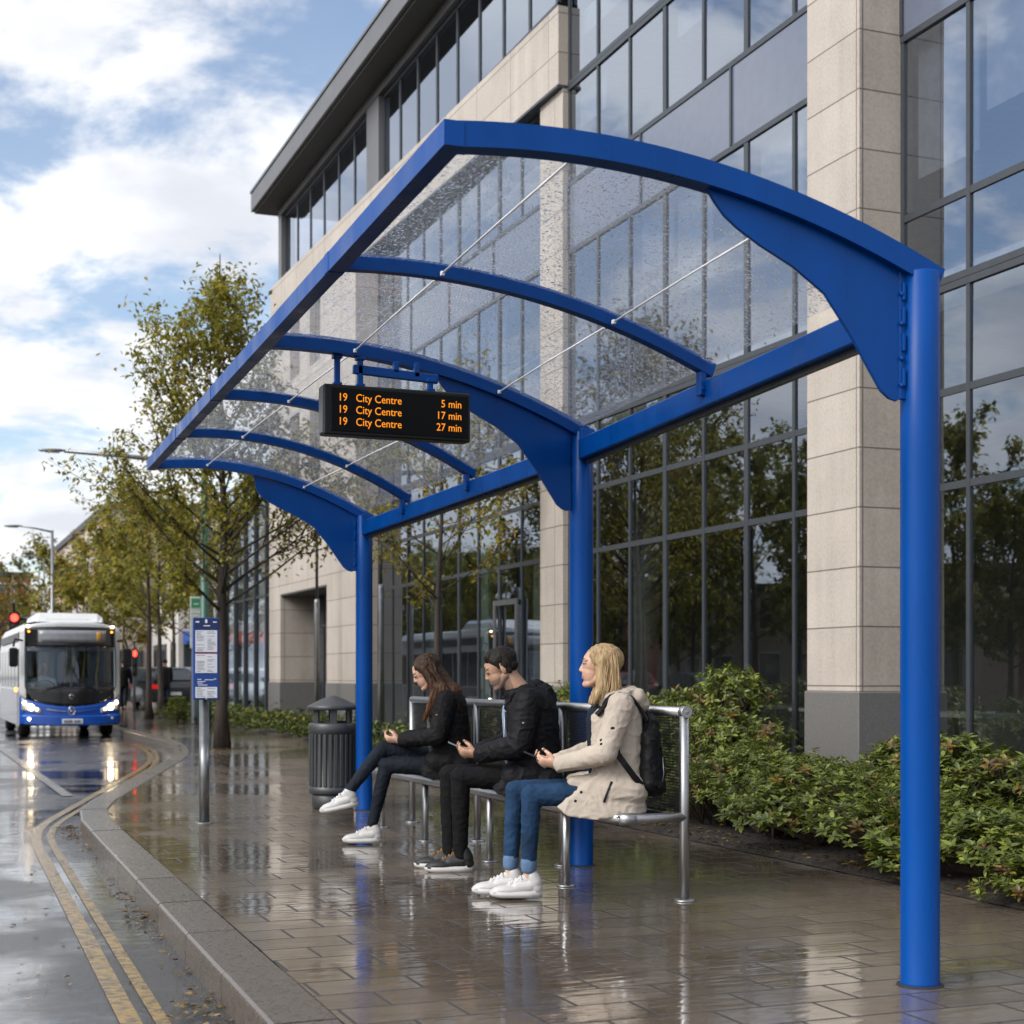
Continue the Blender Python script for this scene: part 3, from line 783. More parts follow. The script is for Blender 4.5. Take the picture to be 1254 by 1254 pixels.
# front edge beam in four lengths with sleeves
m_ = MB()
path = [front_at(4.874 - .045 + (12.997 + .05 - 4.829) * k / 12) for k in range(13)]
m_.sweep([p + V((-.01, 0, .0)) for p in path], .07, .084)
fb = spart(m_, 'front_beam', M['blue'])
for y in (6.5, 9.7, 11.3):
    a = front_at(y - .01); b = front_at(y + .05); m_ = MB()
    m_.bar(a + V((-.01, 0, 0)), b + V((-.01, 0, 0)), .077, .091, bev=.004)
    spart(m_, 'beam_sleeve', M['blue'], fb)
for a, b in ((P1, P2), (P2, P3)):
    m_ = MB(); d = (b - a).normalized()
    m_.bar(a + d * .075 + V((-.005, 0, -.115)), b - d * .075 + V((-.005, 0, -.115)), .085, .125, bev=.006)
    bb = spart(m_, 'back_beam', M['blue'])
    m_ = MB(); m_.bar(a + d * .09 + V((.01, 0, -.190)), b - d * .09 + V((.01, 0, -.190)), .03, .022)
    spart(m_, 'gutter_strip', M['frame'], bb)
# roof panels
for i in range(5):
    m_ = MB()
    lift = V((0, 0, .012))
    def top(u, v, i=i): return surf(i + .012 + u * .976, v * .985 + .008) + V((0, 0, .022))
    def bot(u, v, i=i): return surf(i + .012 + u * .976, v * .985 + .008) + V((0, 0, .016))
    m_.grid(top, 10, 24); m_.mi = 1; m_.grid(bot, 10, 24)
    m_.bm.transform(inv)
    me_o = m_.build('roof_panel', [M['canopy'], M['canopy_under']], sh, recalc=False)
    for p in me_o.data.polygons:
        if p.normal.z > 0: p.flip()
# two glazing rods per bay, end clips on the ribs
for s in (.245, .70):
    for i in range(5):
        m_ = MB()
        a = surf(i + .03, s) + V((0, 0, -.02)); b = surf(i + .97, s) + V((0, 0, -.02))
        m_.tube([a, (a + b) / 2 + V((0, 0, .004)), b], .0045, 8)
        m_.box(a, (.015, .02, .018)); m_.box(b, (.015, .02, .018))
        spart(m_, 'glazing_rod', M['clear'])

# ------------------------------------------------------------------ departure display (hangs from the middle arch)
dsp = empty('departure_display', (2.53, 8.2, 2.61), 0, 'black departure screen with three amber lines hanging under the middle roof arch', 'display')
m_ = MB(); m_.box((0, .05, 0), (.845, .10, .275), bev=.008)
m_.build('housing', M['black'], dsp)
m_ = MB(); m_.box((.012, -.002, 0), (.79, .006, .235), bev=.002)
m_.build('screen', M['ledback'], dsp)
m_ = MB(); m_.box((-.4245, .05, 0), (.006, .075, .25)); m_.build('end_cap', M['galv'], dsp)
def text_obj(txt, size, mat_, parent, loc, align='LEFT', name='display_line', rot=(R(90), 0, 0), ext=.0006, bold=.0, xs=1.0):
    cu = bpy.data.curves.new(name + '_font', 'FONT'); cu.body = txt; cu.size = size; cu.align_x = align; cu.extrude = ext; cu.offset = bold
    cu.resolution_u = 3
    t = bpy.data.objects.new(name + '_font', cu); link(t)
    dg = bpy.context.evaluated_depsgraph_get(); dg.update()
    me = bpy.data.meshes.new_from_object(t.evaluated_get(dg)); bpy.data.objects.remove(t)
    for v in me.vertices: v.co.x *= xs
    me.materials.clear(); me.materials.append(mat_)
    o = bpy.data.objects.new(name, me); link(o); o.parent = parent; o.location = loc; o.rotation_euler = rot
    return o
for k, mn in enumerate(('5', '17', '27')):
    z = .048 - k * .0655
    def join_line():
        a = text_obj('19', .060, M['led'], dsp, (-.345, -.0062, z), bold=.0, xs=.90)
        b = text_obj('City Centre', .060, M['led'], dsp, (-.245, -.0062, z), bold=.0, xs=.90)
        c = text_obj(mn, .060, M['led'], dsp, (.272, -.0062, z), 'RIGHT', bold=.0, xs=.90, name='display_number')
        d = text_obj('min', .060, M['led'], dsp, (.288, -.0062, z), bold=.0, xs=.90)
    join_line()
def hang(x, z0, z1, w=.03):
    m_ = MB()
    m_.box((x, .05, (z0 + z1) / 2), (w, w, z1 - z0), bev=.004)
    m_.box((x, .05, z0 + .01), (w * 1.6, w * 1.5, .016), bev=.003)
    m_.box((x, .05, z1 - .014), (w * 1.7, w * 1.6, .022), bev=.003)
    return m_.build('hanger', M['blue'], dsp)
def dz(x):  # underside of arch above display local x
    f, b = front_at(8.1), back_at(8.713); s = (2.53 + x - f.x) / (b.x - f.x); return arch(f, b, s).z - .035 - 2.61
hang(-.335, .1375, dz(-.335)); hang(-.205, .1375, dz(-.205)); hang(.20, .1375, .215)
m_ = MB(); m_.bar((-.245, .05, .235), (.245, .05, .212), .03, .05, bev=.004); m_.box((.0, .05, .262), (.03, .03, .06), bev=.003)
m_.box((.12, .05, .255), (.03, .03, .08), bev=.003)
m_.build('hanger_arm', M['blue'], dsp)

# ------------------------------------------------------------------ bench
BX = 3.74
YB0 = at_x(838, BX); YB1 = 11.75
bn = empty('bench', (BX, 9.3, 0), 0, 'long steel tube bench with dark wire mesh seat and back under the shelter', 'bench')
binv = Matrix.Translation((-BX, -9.3, 0))
def bpart(m_, name, mat_, parent=bn):
    m_.bm.transform(binv); return m_.build(name, mat_, parent)
m_ = MB(); m_.tube([(BX, YB0, .975), (BX, YB1, .975)], .026, 16); m_.sphere((BX, YB0, .975), .033, 16, 10); m_.tube([(BX, YB0, .975), (BX, YB0 - .03, .975)], .030, 14); bpart(m_, 'top_rail', M['steel'])
for y in (YB0, lerp(YB0, YB1, .345), lerp(YB0, YB1, .675), YB1):
    m_ = MB(); m_.tube([(BX, y, .975), (BX, y, .0)], .025, 16)
    m_.lathe([(.055, 0), (.055, .008), (.028, .012)], 20, (BX, y, 0)); bpart(m_, 'back_leg', M['steel'])
# seat frame
SX = 3.365
m_ = MB()
m_.tube([(BX, YB0, .432), (SX + .06, YB0 + .02, .432), (SX, YB0 + .10, .432), (SX, YB1 - .1, .432), (SX + .05, YB1, .432), (BX, YB1, .432)], .026, 14)
m_.tube([(BX - .03, YB0, .432), (BX - .03, YB1, .432)], .018, 12)
bpart(m_, 'seat_frame', M['steel'])
m_ = MB(); m_.tube([(SX + .10, YB0 + .002, .432), (SX + .02, YB0 + .03, .432)], .030, 14); bpart(m_, 'frame_collar', M['steel'])
for y in (lerp(YB0, YB1, .16), lerp(YB0, YB1, .42), lerp(YB0, YB1, .70), lerp(YB0, YB1, .93)):
    m_ = MB(); m_.tube([(SX + .03, y, .425), (SX + .03, y, 0)], .022, 14)
    m_.lathe([(.05, 0), (.05, .008), (.024, .012)], 20, (SX + .03, y, 0)); bpart(m_, 'front_leg', M['steel'])
# mesh
m_ = MB(); n_ = int((YB1 - YB0) / .015)
for k in range(1, n_):
    y = YB0 + (YB1 - YB0) * k / n_
    m_.box((BX + .001, y, .70), (.003, .0034, .50))
for k in range(33):
    m_.box((BX - .002, (YB0 + YB1) / 2, .455 + .0152 * k), (.004, YB1 - YB0 - .05, .0034))
bpart(m_, 'back_mesh', M['darkwire'])
m_ = MB()
for k in range(1, n_):
    y = YB0 + (YB1 - YB0) * k / n_
    m_.box(((SX + BX) / 2, y, .440), (BX - SX - .02, .0045, .004))
for k in range(20):
    m_.box((SX + .02 + (BX - SX - .04) * k / 19, (YB0 + YB1) / 2, .4445), (.0045, YB1 - YB0 - .05, .004))
bpart(m_, 'seat_mesh', M['darkwire'])
for y in (lerp(YB0, YB1, .33), lerp(YB0, YB1, .36), lerp(YB0, YB1, .66), lerp(YB0, YB1, .69)):
    m_ = MB(); m_.tube([(BX - .004, y, .93), (BX - .01, y, .50), (BX - .02, y, .46)], .009, 8); bpart(m_, 'mesh_edge', M['darkwire'])

# ------------------------------------------------------------------ litter bin
bin_ = empty('litter_bin', (3.50, 13.3, 0), 0, 'dark grey ribbed litter bin with a shallow conical lid beside the far blue post', 'litter bin')
m_ = MB(); m_.lathe([(.17, 0), (.185, .015), (.185, .12), (.17, .13)], 28); m_.build('base', M['bingrey'], bin_)
m_ = MB(); m_.lathe([(.20, .13), (.212, .14), (.212, .185), (.198, .195), (.198, .655), (.212, .665), (.214, .70), (.212, .74), (.20, .75)], 32, caps=True)
for k in range(26):
    a = 2 * PI * k / 26
    Mz = Matrix.Rotation(a, 3, 'Z')
    m_.box(Mz @ V((.203, 0, .425)), (.016, .030, .455), Mz, bev=.004)
m_.build('body', M['bingrey'], bin_)
for k in range(6):
    a = 2 * PI * (k + .3) / 6; Mz = Matrix.Rotation(a, 3, 'Z'); m_ = MB()
    m_.box(Mz @ V((.165, 0, .80)), (.025, .06, .125), Mz, bev=.003)
    m_.build('lid_post', M['bingrey'], bin_)
m_ = MB(); m_.lathe([(.12, .745), (.12, .765)], 20); m_.build('inner_rim', M['bindark'], bin_)
m_ = MB(); m_.lathe([(.205, .862), (.222, .868), (.222, .895), (.20, .91), (.10, .958), (.03, .985), (.008, .99)], 32)
m_.build('lid', M['bingrey'], bin_)

# ------------------------------------------------------------------ bus stop sign
ss = empty('bus_stop_sign', (2.19, 12.28, 0), R(-4), 'slim blue timetable sign on a round grey pole near the kerb', 'sign')
m_ = MB(); m_.lathe([(.040, 0), (.040, 1.02), (.038, 1.0), (.038, 1.60)], 20); m_.lathe([(.075, 0), (.075, .006), (.042, .010)], 24); m_.build('pole', M['galv'], ss)
m_ = MB(); m_.box((.008, -.055, 1.297), (.205, .030, .645), bev=.006); bd = m_.build('board', M['signblue'], ss)
m_ = MB(); m_.box((.008, -.0715, 1.571), (.19, .004, .085)); m_.build('header', M['signdark'], bd)
rs = random.Random(3)
def printed(nm, x0, x1, z0, z1, cols, rowh, m2=None):
    m_ = MB(); m_.box(((x0 + x1) / 2, -.0722, (z0 + z1) / 2), (x1 - x0, .004, z1 - z0)); pp = m_.build(nm, M['paper'], bd)
    m_ = MB(); cw = (x1 - x0) / cols
    z = z1 - rowh
    while z > z0 + rowh * .6:
        for c in range(cols):
            if rs.random() < .82:
                l = cw * rs.uniform(.35, .8)
                m_.box((x0 + cw * c + cw * .1 + l / 2, -.0748, z), (l, .0012, rowh * .28))
        z -= rowh
    m_.build('print', M['print'], pp)
printed('timetable', -.076, .092, 1.35, 1.52, 2, .0115)
printed('timetable', -.076, .092, 1.185, 1.335, 2, .0115)
printed('notice', -.076, .092, .990, 1.075, 2, .012)
m_ = MB(); m_.box((.008, -.0722, 1.3425), (.168, .0035, .006)); m_.build('divider', M['red'], bd)
m_ = MB()
for (x, z, l) in ((-.045, 1.135, .03), (.03, 1.131, .07), (-.03, 1.118, .06), (-.04, 1.105, .04), (-.02, 1.09, .07), (.075, 1.138, .02)):
    m_.box((x, -.0722, z), (l, .003, .006))
m_.build('route_lettering', M['paper'], bd)
m_ = MB()
for (x, z, l, h) in ((-.06, 1.585, .028, .012), (.075, 1.585, .03, .008), (.012, 1.555, .05, .007)):
    m_ = MB(); m_.box((x, -.0745, z), (l, .003, h)); m_.build('header_lettering', M['paper'], bd)
m_ = MB(); m_.box((.008, -.0745, 1.588), (.018, .003, .022)); m_.sphere((.008, -.0745, 1.600), (.007, .002, .007), 10, 6)
m_.build('header_symbol', M['paper'], bd)
m_ = MB(); m_.lathe([(.006, 0), (.006, .004)], 8, (.008, -.0715, .983), M=Matrix.Rotation(R(90), 3, 'X')); m_.build('bolt', M['white'], bd)
# ------------------------------------------------------------------ office building
def stonemat():
    m, nt, out = newmat('beige_stone')
    p = N(nt, 'ShaderNodeBsdfPrincipled', Roughness=.62)
    tc = N(nt, 'ShaderNodeTexCoord'); sp = N(nt, 'ShaderNodeSeparateXYZ'); L(nt, tc, 'Object', sp, 'Vector')
    ad = N(nt, 'ShaderNodeMath', operation='ADD'); L(nt, sp, 'X', ad, 0); L(nt, sp, 'Y', ad, 1)
    cb = N(nt, 'ShaderNodeCombineXYZ'); L(nt, ad, 'Value', cb, 'X'); L(nt, sp, 'Z', cb, 'Y')
    br = N(nt, 'ShaderNodeTexBrick', Scale=1.0); br.offset = 0.0
    br.inputs['Brick Width'].default_value = 1.36; br.inputs['Row Height'].default_value = 0.535
    br.inputs['Mortar Size'].default_value = 0.007; br.inputs['Mortar Smooth'].default_value = .1
    br.inputs['Color1'].default_value = rgb((0.385, 0.338, 0.292)); br.inputs['Color2'].default_value = rgb((0.425, 0.376, 0.328)); br.inputs['Mortar'].default_value = rgb((.15, .125, .105))
    L(nt, cb, 'Vector', br, 'Vector')
    n1 = N(nt, 'ShaderNodeTexNoise', Scale=1.3, Detail=6.0, Roughness=.65); L(nt, tc, 'Object', n1, 'Vector')
    n2 = N(nt, 'ShaderNodeTexNoise', Scale=38.0, Detail=4.0); L(nt, tc, 'Object', n2, 'Vector')
    mst = N(nt, 'ShaderNodeMapping'); mst.inputs['Scale'].default_value = (5, 5, .28); L(nt, tc, 'Object', mst, 'Vector')
    n3 = N(nt, 'ShaderNodeTexNoise', Scale=1.0, Detail=5.0, Roughness=.6); L(nt, mst, 'Vector', n3, 'Vector')
    n13 = N(nt, 'ShaderNodeMath', operation='MULTIPLY_ADD'); n13.inputs[1].default_value = .8; L(nt, n3, 'Fac', n13, 0); L(nt, n1, 'Fac', n13, 2)
    n13b = N(nt, 'ShaderNodeMath', operation='SUBTRACT'); n13b.inputs[1].default_value = .4; L(nt, n13, 'Value', n13b, 0)
    mul = N(nt, 'ShaderNodeMath', operation='ADD'); L(nt, n13b, 'Value', mul, 0); L(nt, n2, 'Fac', mul, 1)
    mr = N(nt, 'ShaderNodeMapRange'); mr.inputs['From Min'].default_value = .6; mr.inputs['From Max'].default_value = 1.4; mr.inputs['To Min'].default_value = .80; mr.inputs['To Max'].default_value = 1.18
    L(nt, mul, 'Value', mr, 'Value')
    sc = N(nt, 'ShaderNodeVectorMath', operation='SCALE'); L(nt, br, 'Color', sc, 0); L(nt, mr, 'Result', sc, 'Scale'); L(nt, sc, 'Vector', p, 'Base Color')
    h = N(nt, 'ShaderNodeMath', operation='MULTIPLY'); h.inputs[1].default_value = -.004; L(nt, br, 'Fac', h, 0)
    h2 = N(nt, 'ShaderNodeMath', operation='MULTIPLY'); h2.inputs[1].default_value = .0015; L(nt, n2, 'Fac', h2, 0)
    s = N(nt, 'ShaderNodeMath', operation='ADD'); L(nt, h, 'Value', s, 0); L(nt, h2, 'Value', s, 1)
    b = N(nt, 'ShaderNodeBump', Strength=.7, Distance=1.0); L(nt, s, 'Value', b, 'Height'); L(nt, b, 'Normal', p, 'Normal')
    L(nt, p, 'BSDF', out, 'Surface'); return m
M['stone'] = stonemat()
def windowglass(name, refl=.34, tint=(.30, .33, .34), ior=1.55):
    m, nt, out = newmat(name)
    tr = N(nt, 'ShaderNodeBsdfTransparent', Color=rgb(tint)); gl = N(nt, 'ShaderNodeBsdfGlossy', Color=(.76, .84, .97, 1), Roughness=.004)
    tc = N(nt, 'ShaderNodeTexCoord'); nz = N(nt, 'ShaderNodeTexNoise', Scale=.9, Detail=1.0); L(nt, tc, 'Object', nz, 'Vector')
    b = N(nt, 'ShaderNodeBump', Strength=.5, Distance=.0025); L(nt, nz, 'Fac', b, 'Height'); L(nt, b, 'Normal', gl, 'Normal')
    fr = N(nt, 'ShaderNodeLayerWeight', Blend=.5); fp = N(nt, 'ShaderNodeMath', operation='POWER'); fp.inputs[1].default_value = 3.5; L(nt, fr, 'Facing', fp, 0)
    ma = N(nt, 'ShaderNodeMath', operation='MULTIPLY_ADD'); ma.inputs[1].default_value = ior - .9; ma.inputs[2].default_value = refl; ma.use_clamp = True; L(nt, fp, 'Value', ma, 0)
    ms = N(nt, 'ShaderNodeMixShader'); L(nt, ma, 'Value', ms, 0); L(nt, tr, 'BSDF', ms, 1); L(nt, gl, 'BSDF', ms, 2)
    L(nt, ms, 'Shader', out, 'Surface'); return m
M['glass'] = windowglass('facade_glass', .33, (.42, .46, .52))
M['glasslow'] = windowglass('facade_glass_low', .24, (.50, .54, .53))
M['thinglass'] = windowglass('thin_glass', .05, (.78, .82, .82), 1.35)

FX, GX = 7.94, 8.40
ob = empty('office_building', (FX, 20, 0), 0, 'large beige stone office building with tall dark framed glazing and an overhanging grey roof', 'building')
oinv = Matrix.Translation((-FX, -20, 0))
def opart(m_, name, mats, parent=ob, label=None, recalc=True):
    m_.bm.transform(oinv); return m_.build(name, mats, parent, label=label, recalc=recalc)
def pbox(m_, x0, x1, y0, y1, z0, z1, bev=0.0):
    m_.box(((x0 + x1) / 2, (y0 + y1) / 2, (z0 + z1) / 2), (x1 - x0, y1 - y0, z1 - z0), bev=bev)

PIERS = [(5.20, 6.06, 12.12), (11.80, 12.66, 12.12), (19.37, 20.17, 9.19), (28.5, 30.66, 9.19), (34.86, 36.0, 9.19)]
for (y0, y1, top) in PIERS:
    fx = 8.30 if 19 < y0 < 20 else FX
    m_ = MB(); pbox(m_, fx, GX + .12 if y1 < 34 else 8.745, y0, y1, 1.02, top, .006); opart(m_, 'stone_pier', M['stone'])
    m_ = MB(); pbox(m_, fx - .02, GX + .12 if y1 < 34 else 8.745, y0 - .02, y1 + .02, 0, 1.02, .01); opart(m_, 'plinth', M['stone_dark'])
# stone bands
m_ = MB(); m_.prism([(8.24, 19.37, 9.19), (GX + .2, 19.37, 9.19), (GX + .2, 36.0, 9.19), (FX + .03, 36.0, 9.19)], (0, 0, 1.07)); opart(m_, 'stone_band', M['stone'])
m_ = MB(); pbox(m_, FX + .004, GX + .2, 30.66, 34.86, 6.9, 7.7); pbox(m_, FX + .004, GX + .2, 30.66, 34.86, 3.02, 4.3)
for y0, y1 in ((30.66, 31.2), (32.1, 33.0), (33.9, 34.86)): pbox(m_, FX + .004, GX + .2, y0, y1, 4.3, 6.9); pbox(m_, FX + .004, GX + .2, y0, y1, 7.7, 9.19)
opart(m_, 'stone_wall', M['stone'])
m_ = MB(); m_.prism([(8.225, 19.36, 9.15), (GX + .2, 19.36, 9.15), (GX + .2, 36.02, 9.15), (FX + .015, 36.02, 9.15)], (0, 0, .036)); opart(m_, 'band_drip', M['frame'])
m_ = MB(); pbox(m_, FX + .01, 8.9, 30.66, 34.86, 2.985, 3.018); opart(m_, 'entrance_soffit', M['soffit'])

rg = random.Random(11)
def glazing(x, y0, y1, z0, z1, nm, rows=(), gm='glass', mull=.05, heavy=(), drop=()):
    """a bay of glass sheets with its own frame"""
    m_ = MB(); n = nm; zs = [z0] + list(rows) + [z1]
    for i in range(n):
        a = y0 + (y1 - y0) * i / n; b = y0 + (y1 - y0) * (i + 1) / n
        for za, zb in zip(zs[:-1], zs[1:]):
            j = [rg.uniform(-.0022, .0022) for _ in range(3)]; j.append(j[0] + j[2] - j[1])
            v = [m_.bm.verts.new((x + jj, yy, zz)) for jj, yy, zz in zip(j, (a, b, b, a), (za, za, zb, zb))]
            m_.face(v)
    win = opart(m_, 'window', M[gm])
    m_ = MB()
    for i in range(n + 1):
        y = y0 + (y1 - y0) * i / n
        wd = mull * (1.7 if i in heavy else 1.0)
        ya, yb = (y, y + wd) if i == 0 else ((y - wd, y) if i == n else (y - wd / 2, y + wd / 2))
        pbox(m_, x - .018, x + .03, ya, yb, z0 + .03, z1 - .03)
    pbox(m_, x - .024, x + .03, y0, y1, z0, z0 + .06); pbox(m_, x - .024, x + .03, y0, y1, z1 - .06, z1)
    for z in rows: pbox(m_, x - .015, x + .03, y0, y1, z - .032, z + .032)
    opart(m_, 'frame', M['frame'], win)
    return win
def spandrel(x, y0, y1, z0, z1, n):
    m_ = MB(); pbox(m_, x - .01, x + .04, y0, y1, z0, z1); s = opart(m_, 'spandrel_panel', M['spandrel'])
    m_ = MB()
    for i in range(n + 1):
        y = y0 + (y1 - y0) * i / n
        ya, yb = (y, y + .04) if i == 0 else ((y - .04, y) if i == n else (y - .02, y + .02))
        pbox(m_, x - .03, x - .011, ya, yb, z0, z1)
    opart(m_, 'joint_cover', M['frame'], s)

BAYS = [(6.06, 11.80, 6, True), (12.66, 19.37, 7, True), (20.17, 28.5, 9, False)]
for y0, y1, n, full in BAYS:
    glazing(GX, y0, y1, .12, 4.55, n, (2.80, 3.62), 'glasslow', heavy=(2, 4))
    glazing(GX, y0, y1, 4.555, 6.94, n, (5.28,) if y0 < 7 else (), 'glass', heavy=(2, 4))
    spandrel(GX, y0, y1, 6.945, 7.80, n // 2)
    glazing(GX, y0, y1, 7.805, 9.17, n, (), 'glass', heavy=(2, 4))
    if full: glazing(GX, y0, y1, 9.175, 12.1, n, (), 'glass', heavy=(2, 4))
# recessed top storey of the far part
segs = [(19.42, 27.7, 8), (28.5, 35.7, 6)]
for y0, y1, n in segs:
    glazing(8.27, y0, y1, 10.265, 11.93, n, (), 'glass', mull=.07)
m_ = MB()
for y0, y1 in ((27.7, 28.5), (35.7, 36.0)): pbox(m_, 8.16, 8.5, y0, y1, 10.265, 11.93)
pbox(m_, 8.15, 8.5, 19.38, 36.0, 11.935, 12.14)
opart(m_, 'grey_cladding', M['fascia'])
# wall above the entrance: two narrow windows per floor
for y0, y1 in ((31.2, 32.1), (33.0, 33.9)):
    glazing(8.25, y0, y1, 4.3, 6.9, 2, (), 'glass'); glazing(8.25, y0, y1, 7.7, 9.15, 2, (), 'glass')
# entrance lobby glass
glazing(8.75, 30.66, 34.86, .06, 2.98, 5, (2.3,), 'glasslow')
# glass door in the long bay
m_ = MB()
for (ya, yb) in ((21.1, 21.18), (22.0, 22.08)): pbox(m_, GX - .09, GX - .062, ya, yb, .12, 2.3)
pbox(m_, GX - .09, GX - .062, 21.18, 22.0, 2.22, 2.30)
dr = opart(m_, 'door_frame', M['galv'])
m_ = MB(); m_.tube([(GX - .11, 21.9, .9), (GX - .11, 21.9, 1.3)], .014, 8); opart(m_, 'handle', M['steel'], dr)
# roof
m_ = MB(); pbox(m_, 7.62, 22, 3.0, 36.55, 12.17, 12.58, .01); opart(m_, 'roof', M['fascia'])
m_ = MB(); pbox(m_, 7.60, 22.05, 2.95, 36.58, 12.602, 12.66); opart(m_, 'roof_edge', M['galv'])
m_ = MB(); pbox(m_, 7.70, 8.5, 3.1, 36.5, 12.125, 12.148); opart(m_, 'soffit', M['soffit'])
# inside: slabs, back wall, columns, far end wall
m_ = MB()
for z in (4.42, 7.3, 9.9): pbox(m_, 8.62, 15, 4.0, 30.6, z, z + .35)
opart(m_, 'floor_slab', M['insidewhite'])
m_ = MB(); pbox(m_, 8.6, 21.5, 4, 35.9, -.02, .05); opart(m_, 'ground_floor', M['insidefloor'])
m_ = MB(); pbox(m_, 15, 21.5, 4.0, 35.9, 0.06, 12.1); pbox(m_, 10.4, 14.99, 30.7, 35.9, 0.06, 12.1); pbox(m_, 8.5, 15, 35.7, 35.95, .06, 10.2); pbox(m_, 8.6, 15, 3.9, 4.0, 0, 12.1)
opart(m_, 'inner_wall', M['inside'])
m_ = MB()
for y in (8.9, 15.5, 21.5, 25.5):
    m_.lathe([(.22, .06), (.22, 4.41)], 16, (10.6, y, 0)); m_.lathe([(.22, 4.78), (.22, 7.29)], 16, (10.6, y, 0))
opart(m_, 'column', M['insidewhite'])
m_ = MB()
rg2 = random.Random(4)
for (y0, y1, n) in ((12.66, 19.37, 7), (20.17, 28.5, 9), (6.06, 11.8, 6)):
    for i in range(n):
        for z0, z1 in ((4.8, 6.9), (7.85, 9.15)):
            if rg2.random() < .55:
                a = y0 + (y1 - y0) * i / n + .05; b = y0 + (y1 - y0) * (i + 1) / n - .05
                d = rg2.uniform(.2, .9) * (z1 - z0)
                pbox(m_, GX + .14, GX + .15, a, b, z1 - d, z1)
opart(m_, 'blind', M['insidewhite'])
# ground floor furniture seen dimly through the glass
m_ = MB()
for k in range(9):
    y = 8 + k * 2.3; pbox(m_, 9.9, 10.6, y, y + 1.3, .74, .78); pbox(m_, 9.95, 10.0, y + .05, y + .1, .05, .74); pbox(m_, 10.5, 10.55, y + 1.2, y + 1.25, .05, .74)
opart(m_, 'lobby_table', M['insidewhite'])
m_ = MB()
for (y, c) in ((19.9, 0), (20.6, 0), (23.2, 0), (25.8, 0)): pbox(m_, 8.66, 8.70, y, y + .35, .1, 4.3)
opart(m_, 'curtain', mat('pale_curtain', (.28, .36, .33), .8))

# glazed screen beyond the corner
gs = empty('glass_screen', (8.2, 39.3, 0), 0, 'tall clear glass screen on thin dark posts beyond the stone entrance corner', 'screen')
for k in range(6):
    m_ = MB(); pbox(m_, -.06, .06, -3.2 + k * 1.28 - .05, -3.2 + k * 1.28 + .05, 0, 6.2); m_.build('post', M['frame'], gs)
for z in (3.1, 6.15):
    m_ = MB(); pbox(m_, -.03, .03, -3.2, 3.25, z, z + .06); m_.build('rail', M['frame'], gs)
for k in range(5):
    m_ = MB(); pbox(m_, -.006, .006, -3.14 + k * 1.28, -3.14 + k * 1.28 + 1.16, .25, 6.1); m_.build('pane', M['thinglass'], gs)

# ------------------------------------------------------------------ far buildings
M['farwall'] = mat('pale_render', (.44, .36, .31), .7, var=.1, scale=.8)
M['farbrick'] = mat('red_brick', (.24, .10, .06), .75, var=.15)
M['farwhite'] = mat('white_render', (.55, .52, .49), .7, var=.08)
M['farglass'] = mat('far_window_glass', (.035, .045, .055), .1, spec=.9)
M['awning'] = mat('awning_blue', (.03, .08, .30), .6)
M['shopred'] = mat('shop_red', (.36, .09, .05), .5)
M['fartile'] = mat('roof_slate', (.06, .06, .065), .7)
def facade(nm, label, x0, x1, y0, y1, h, wallm, storeys, nx, ny, win=(1.1, 1.5), shop=False):
    """box building whose windows are recessed frames and panes; fronts on -Y and -X"""
    b = empty(nm, ((x0 + x1) / 2, (y0 + y1) / 2, 0), 0, label, 'building')
    iv = Matrix.Translation((-(x0 + x1) / 2, -(y0 + y1) / 2, 0))
    m_ = MB(); pbox(m_, x0, x1, y0, y1, 0, h); m_.bm.transform(iv); m_.build('wall', wallm, b)
    m_ = MB(); pbox(m_, x0 - .2, x1 + .2, y0 - .2, y1 + .2, h, h + .35); m_.bm.transform(iv); rf = m_.build('roof', M['fartile'], b)
    m_ = MB(); pbox(m_, x0 + 1, x0 + 2.2, y0 + 2, y0 + 3.2, h + .35, h + 1.3); m_.bm.transform(iv); m_.build('chimney', wallm, rf)
    sh_ = h / storeys
    for s in range(storeys):
        z0 = s * sh_ + (.9 if s or not shop else .3); z1 = z0 + (win[1] if s or not shop else 2.3)
        for i in range(nx):
            x = x0 + (x1 - x0) * (i + .5) / nx; w_ = win[0] if s or not shop else (x1 - x0) / nx * .7
            m_ = MB(); pbox(m_, x - w_ / 2 - .08, x + w_ / 2 + .08, y0 - .06, y0 + .05, z0 - .08, z1 + .08); m_.bm.transform(iv); f_ = m_.build('window', M['white'] if s else M['frame'], b)
            m_ = MB(); pbox(m_, x - w_ / 2, x + w_ / 2, y0 - .068, y0 - .03, z0, z1); m_.bm.transform(iv); m_.build('pane', M['farglass'], f_)
        for i in range(ny):
            y = y0 + (y1 - y0) * (i + .5) / ny; w_ = win[0]
            m_ = MB(); pbox(m_, x0 - .06, x0 + .05, y - w_ / 2 - .08, y + w_ / 2 + .08, z0 - .08, z1 + .08); m_.bm.transform(iv); f_ = m_.build('window', M['white'] if s else M['frame'], b)
            m_ = MB(); pbox(m_, x0 - .068, x0 - .03, y - w_ / 2, y + w_ / 2, z0, z1); m_.bm.transform(iv); m_.build('pane', M['farglass'], f_)
    if shop:
        for i in range(nx):
            x = x0 + (x1 - x0) * (i + .5) / nx; w_ = (x1 - x0) / nx * .8
            m_ = MB(); m_.prism([(x - w_ / 2, y0 - .05, 3.2), (x - w_ / 2, y0 - .9, 2.75), (x - w_ / 2, y0 - .9, 2.6), (x - w_ / 2, y0 - .05, 2.6)], (w_, 0, 0)); m_.bm.transform(iv); m_.build('awning', M['awning'] if i % 3 == 0 else (M['shopred'] if i % 3 == 1 else M['white']), b)
    return b
facade('stone_house', 'pale stone block with dark windows rising behind the street trees', 9.6, 19, 80, 112, 9.6, M['farwall'], 3, 5, 9)
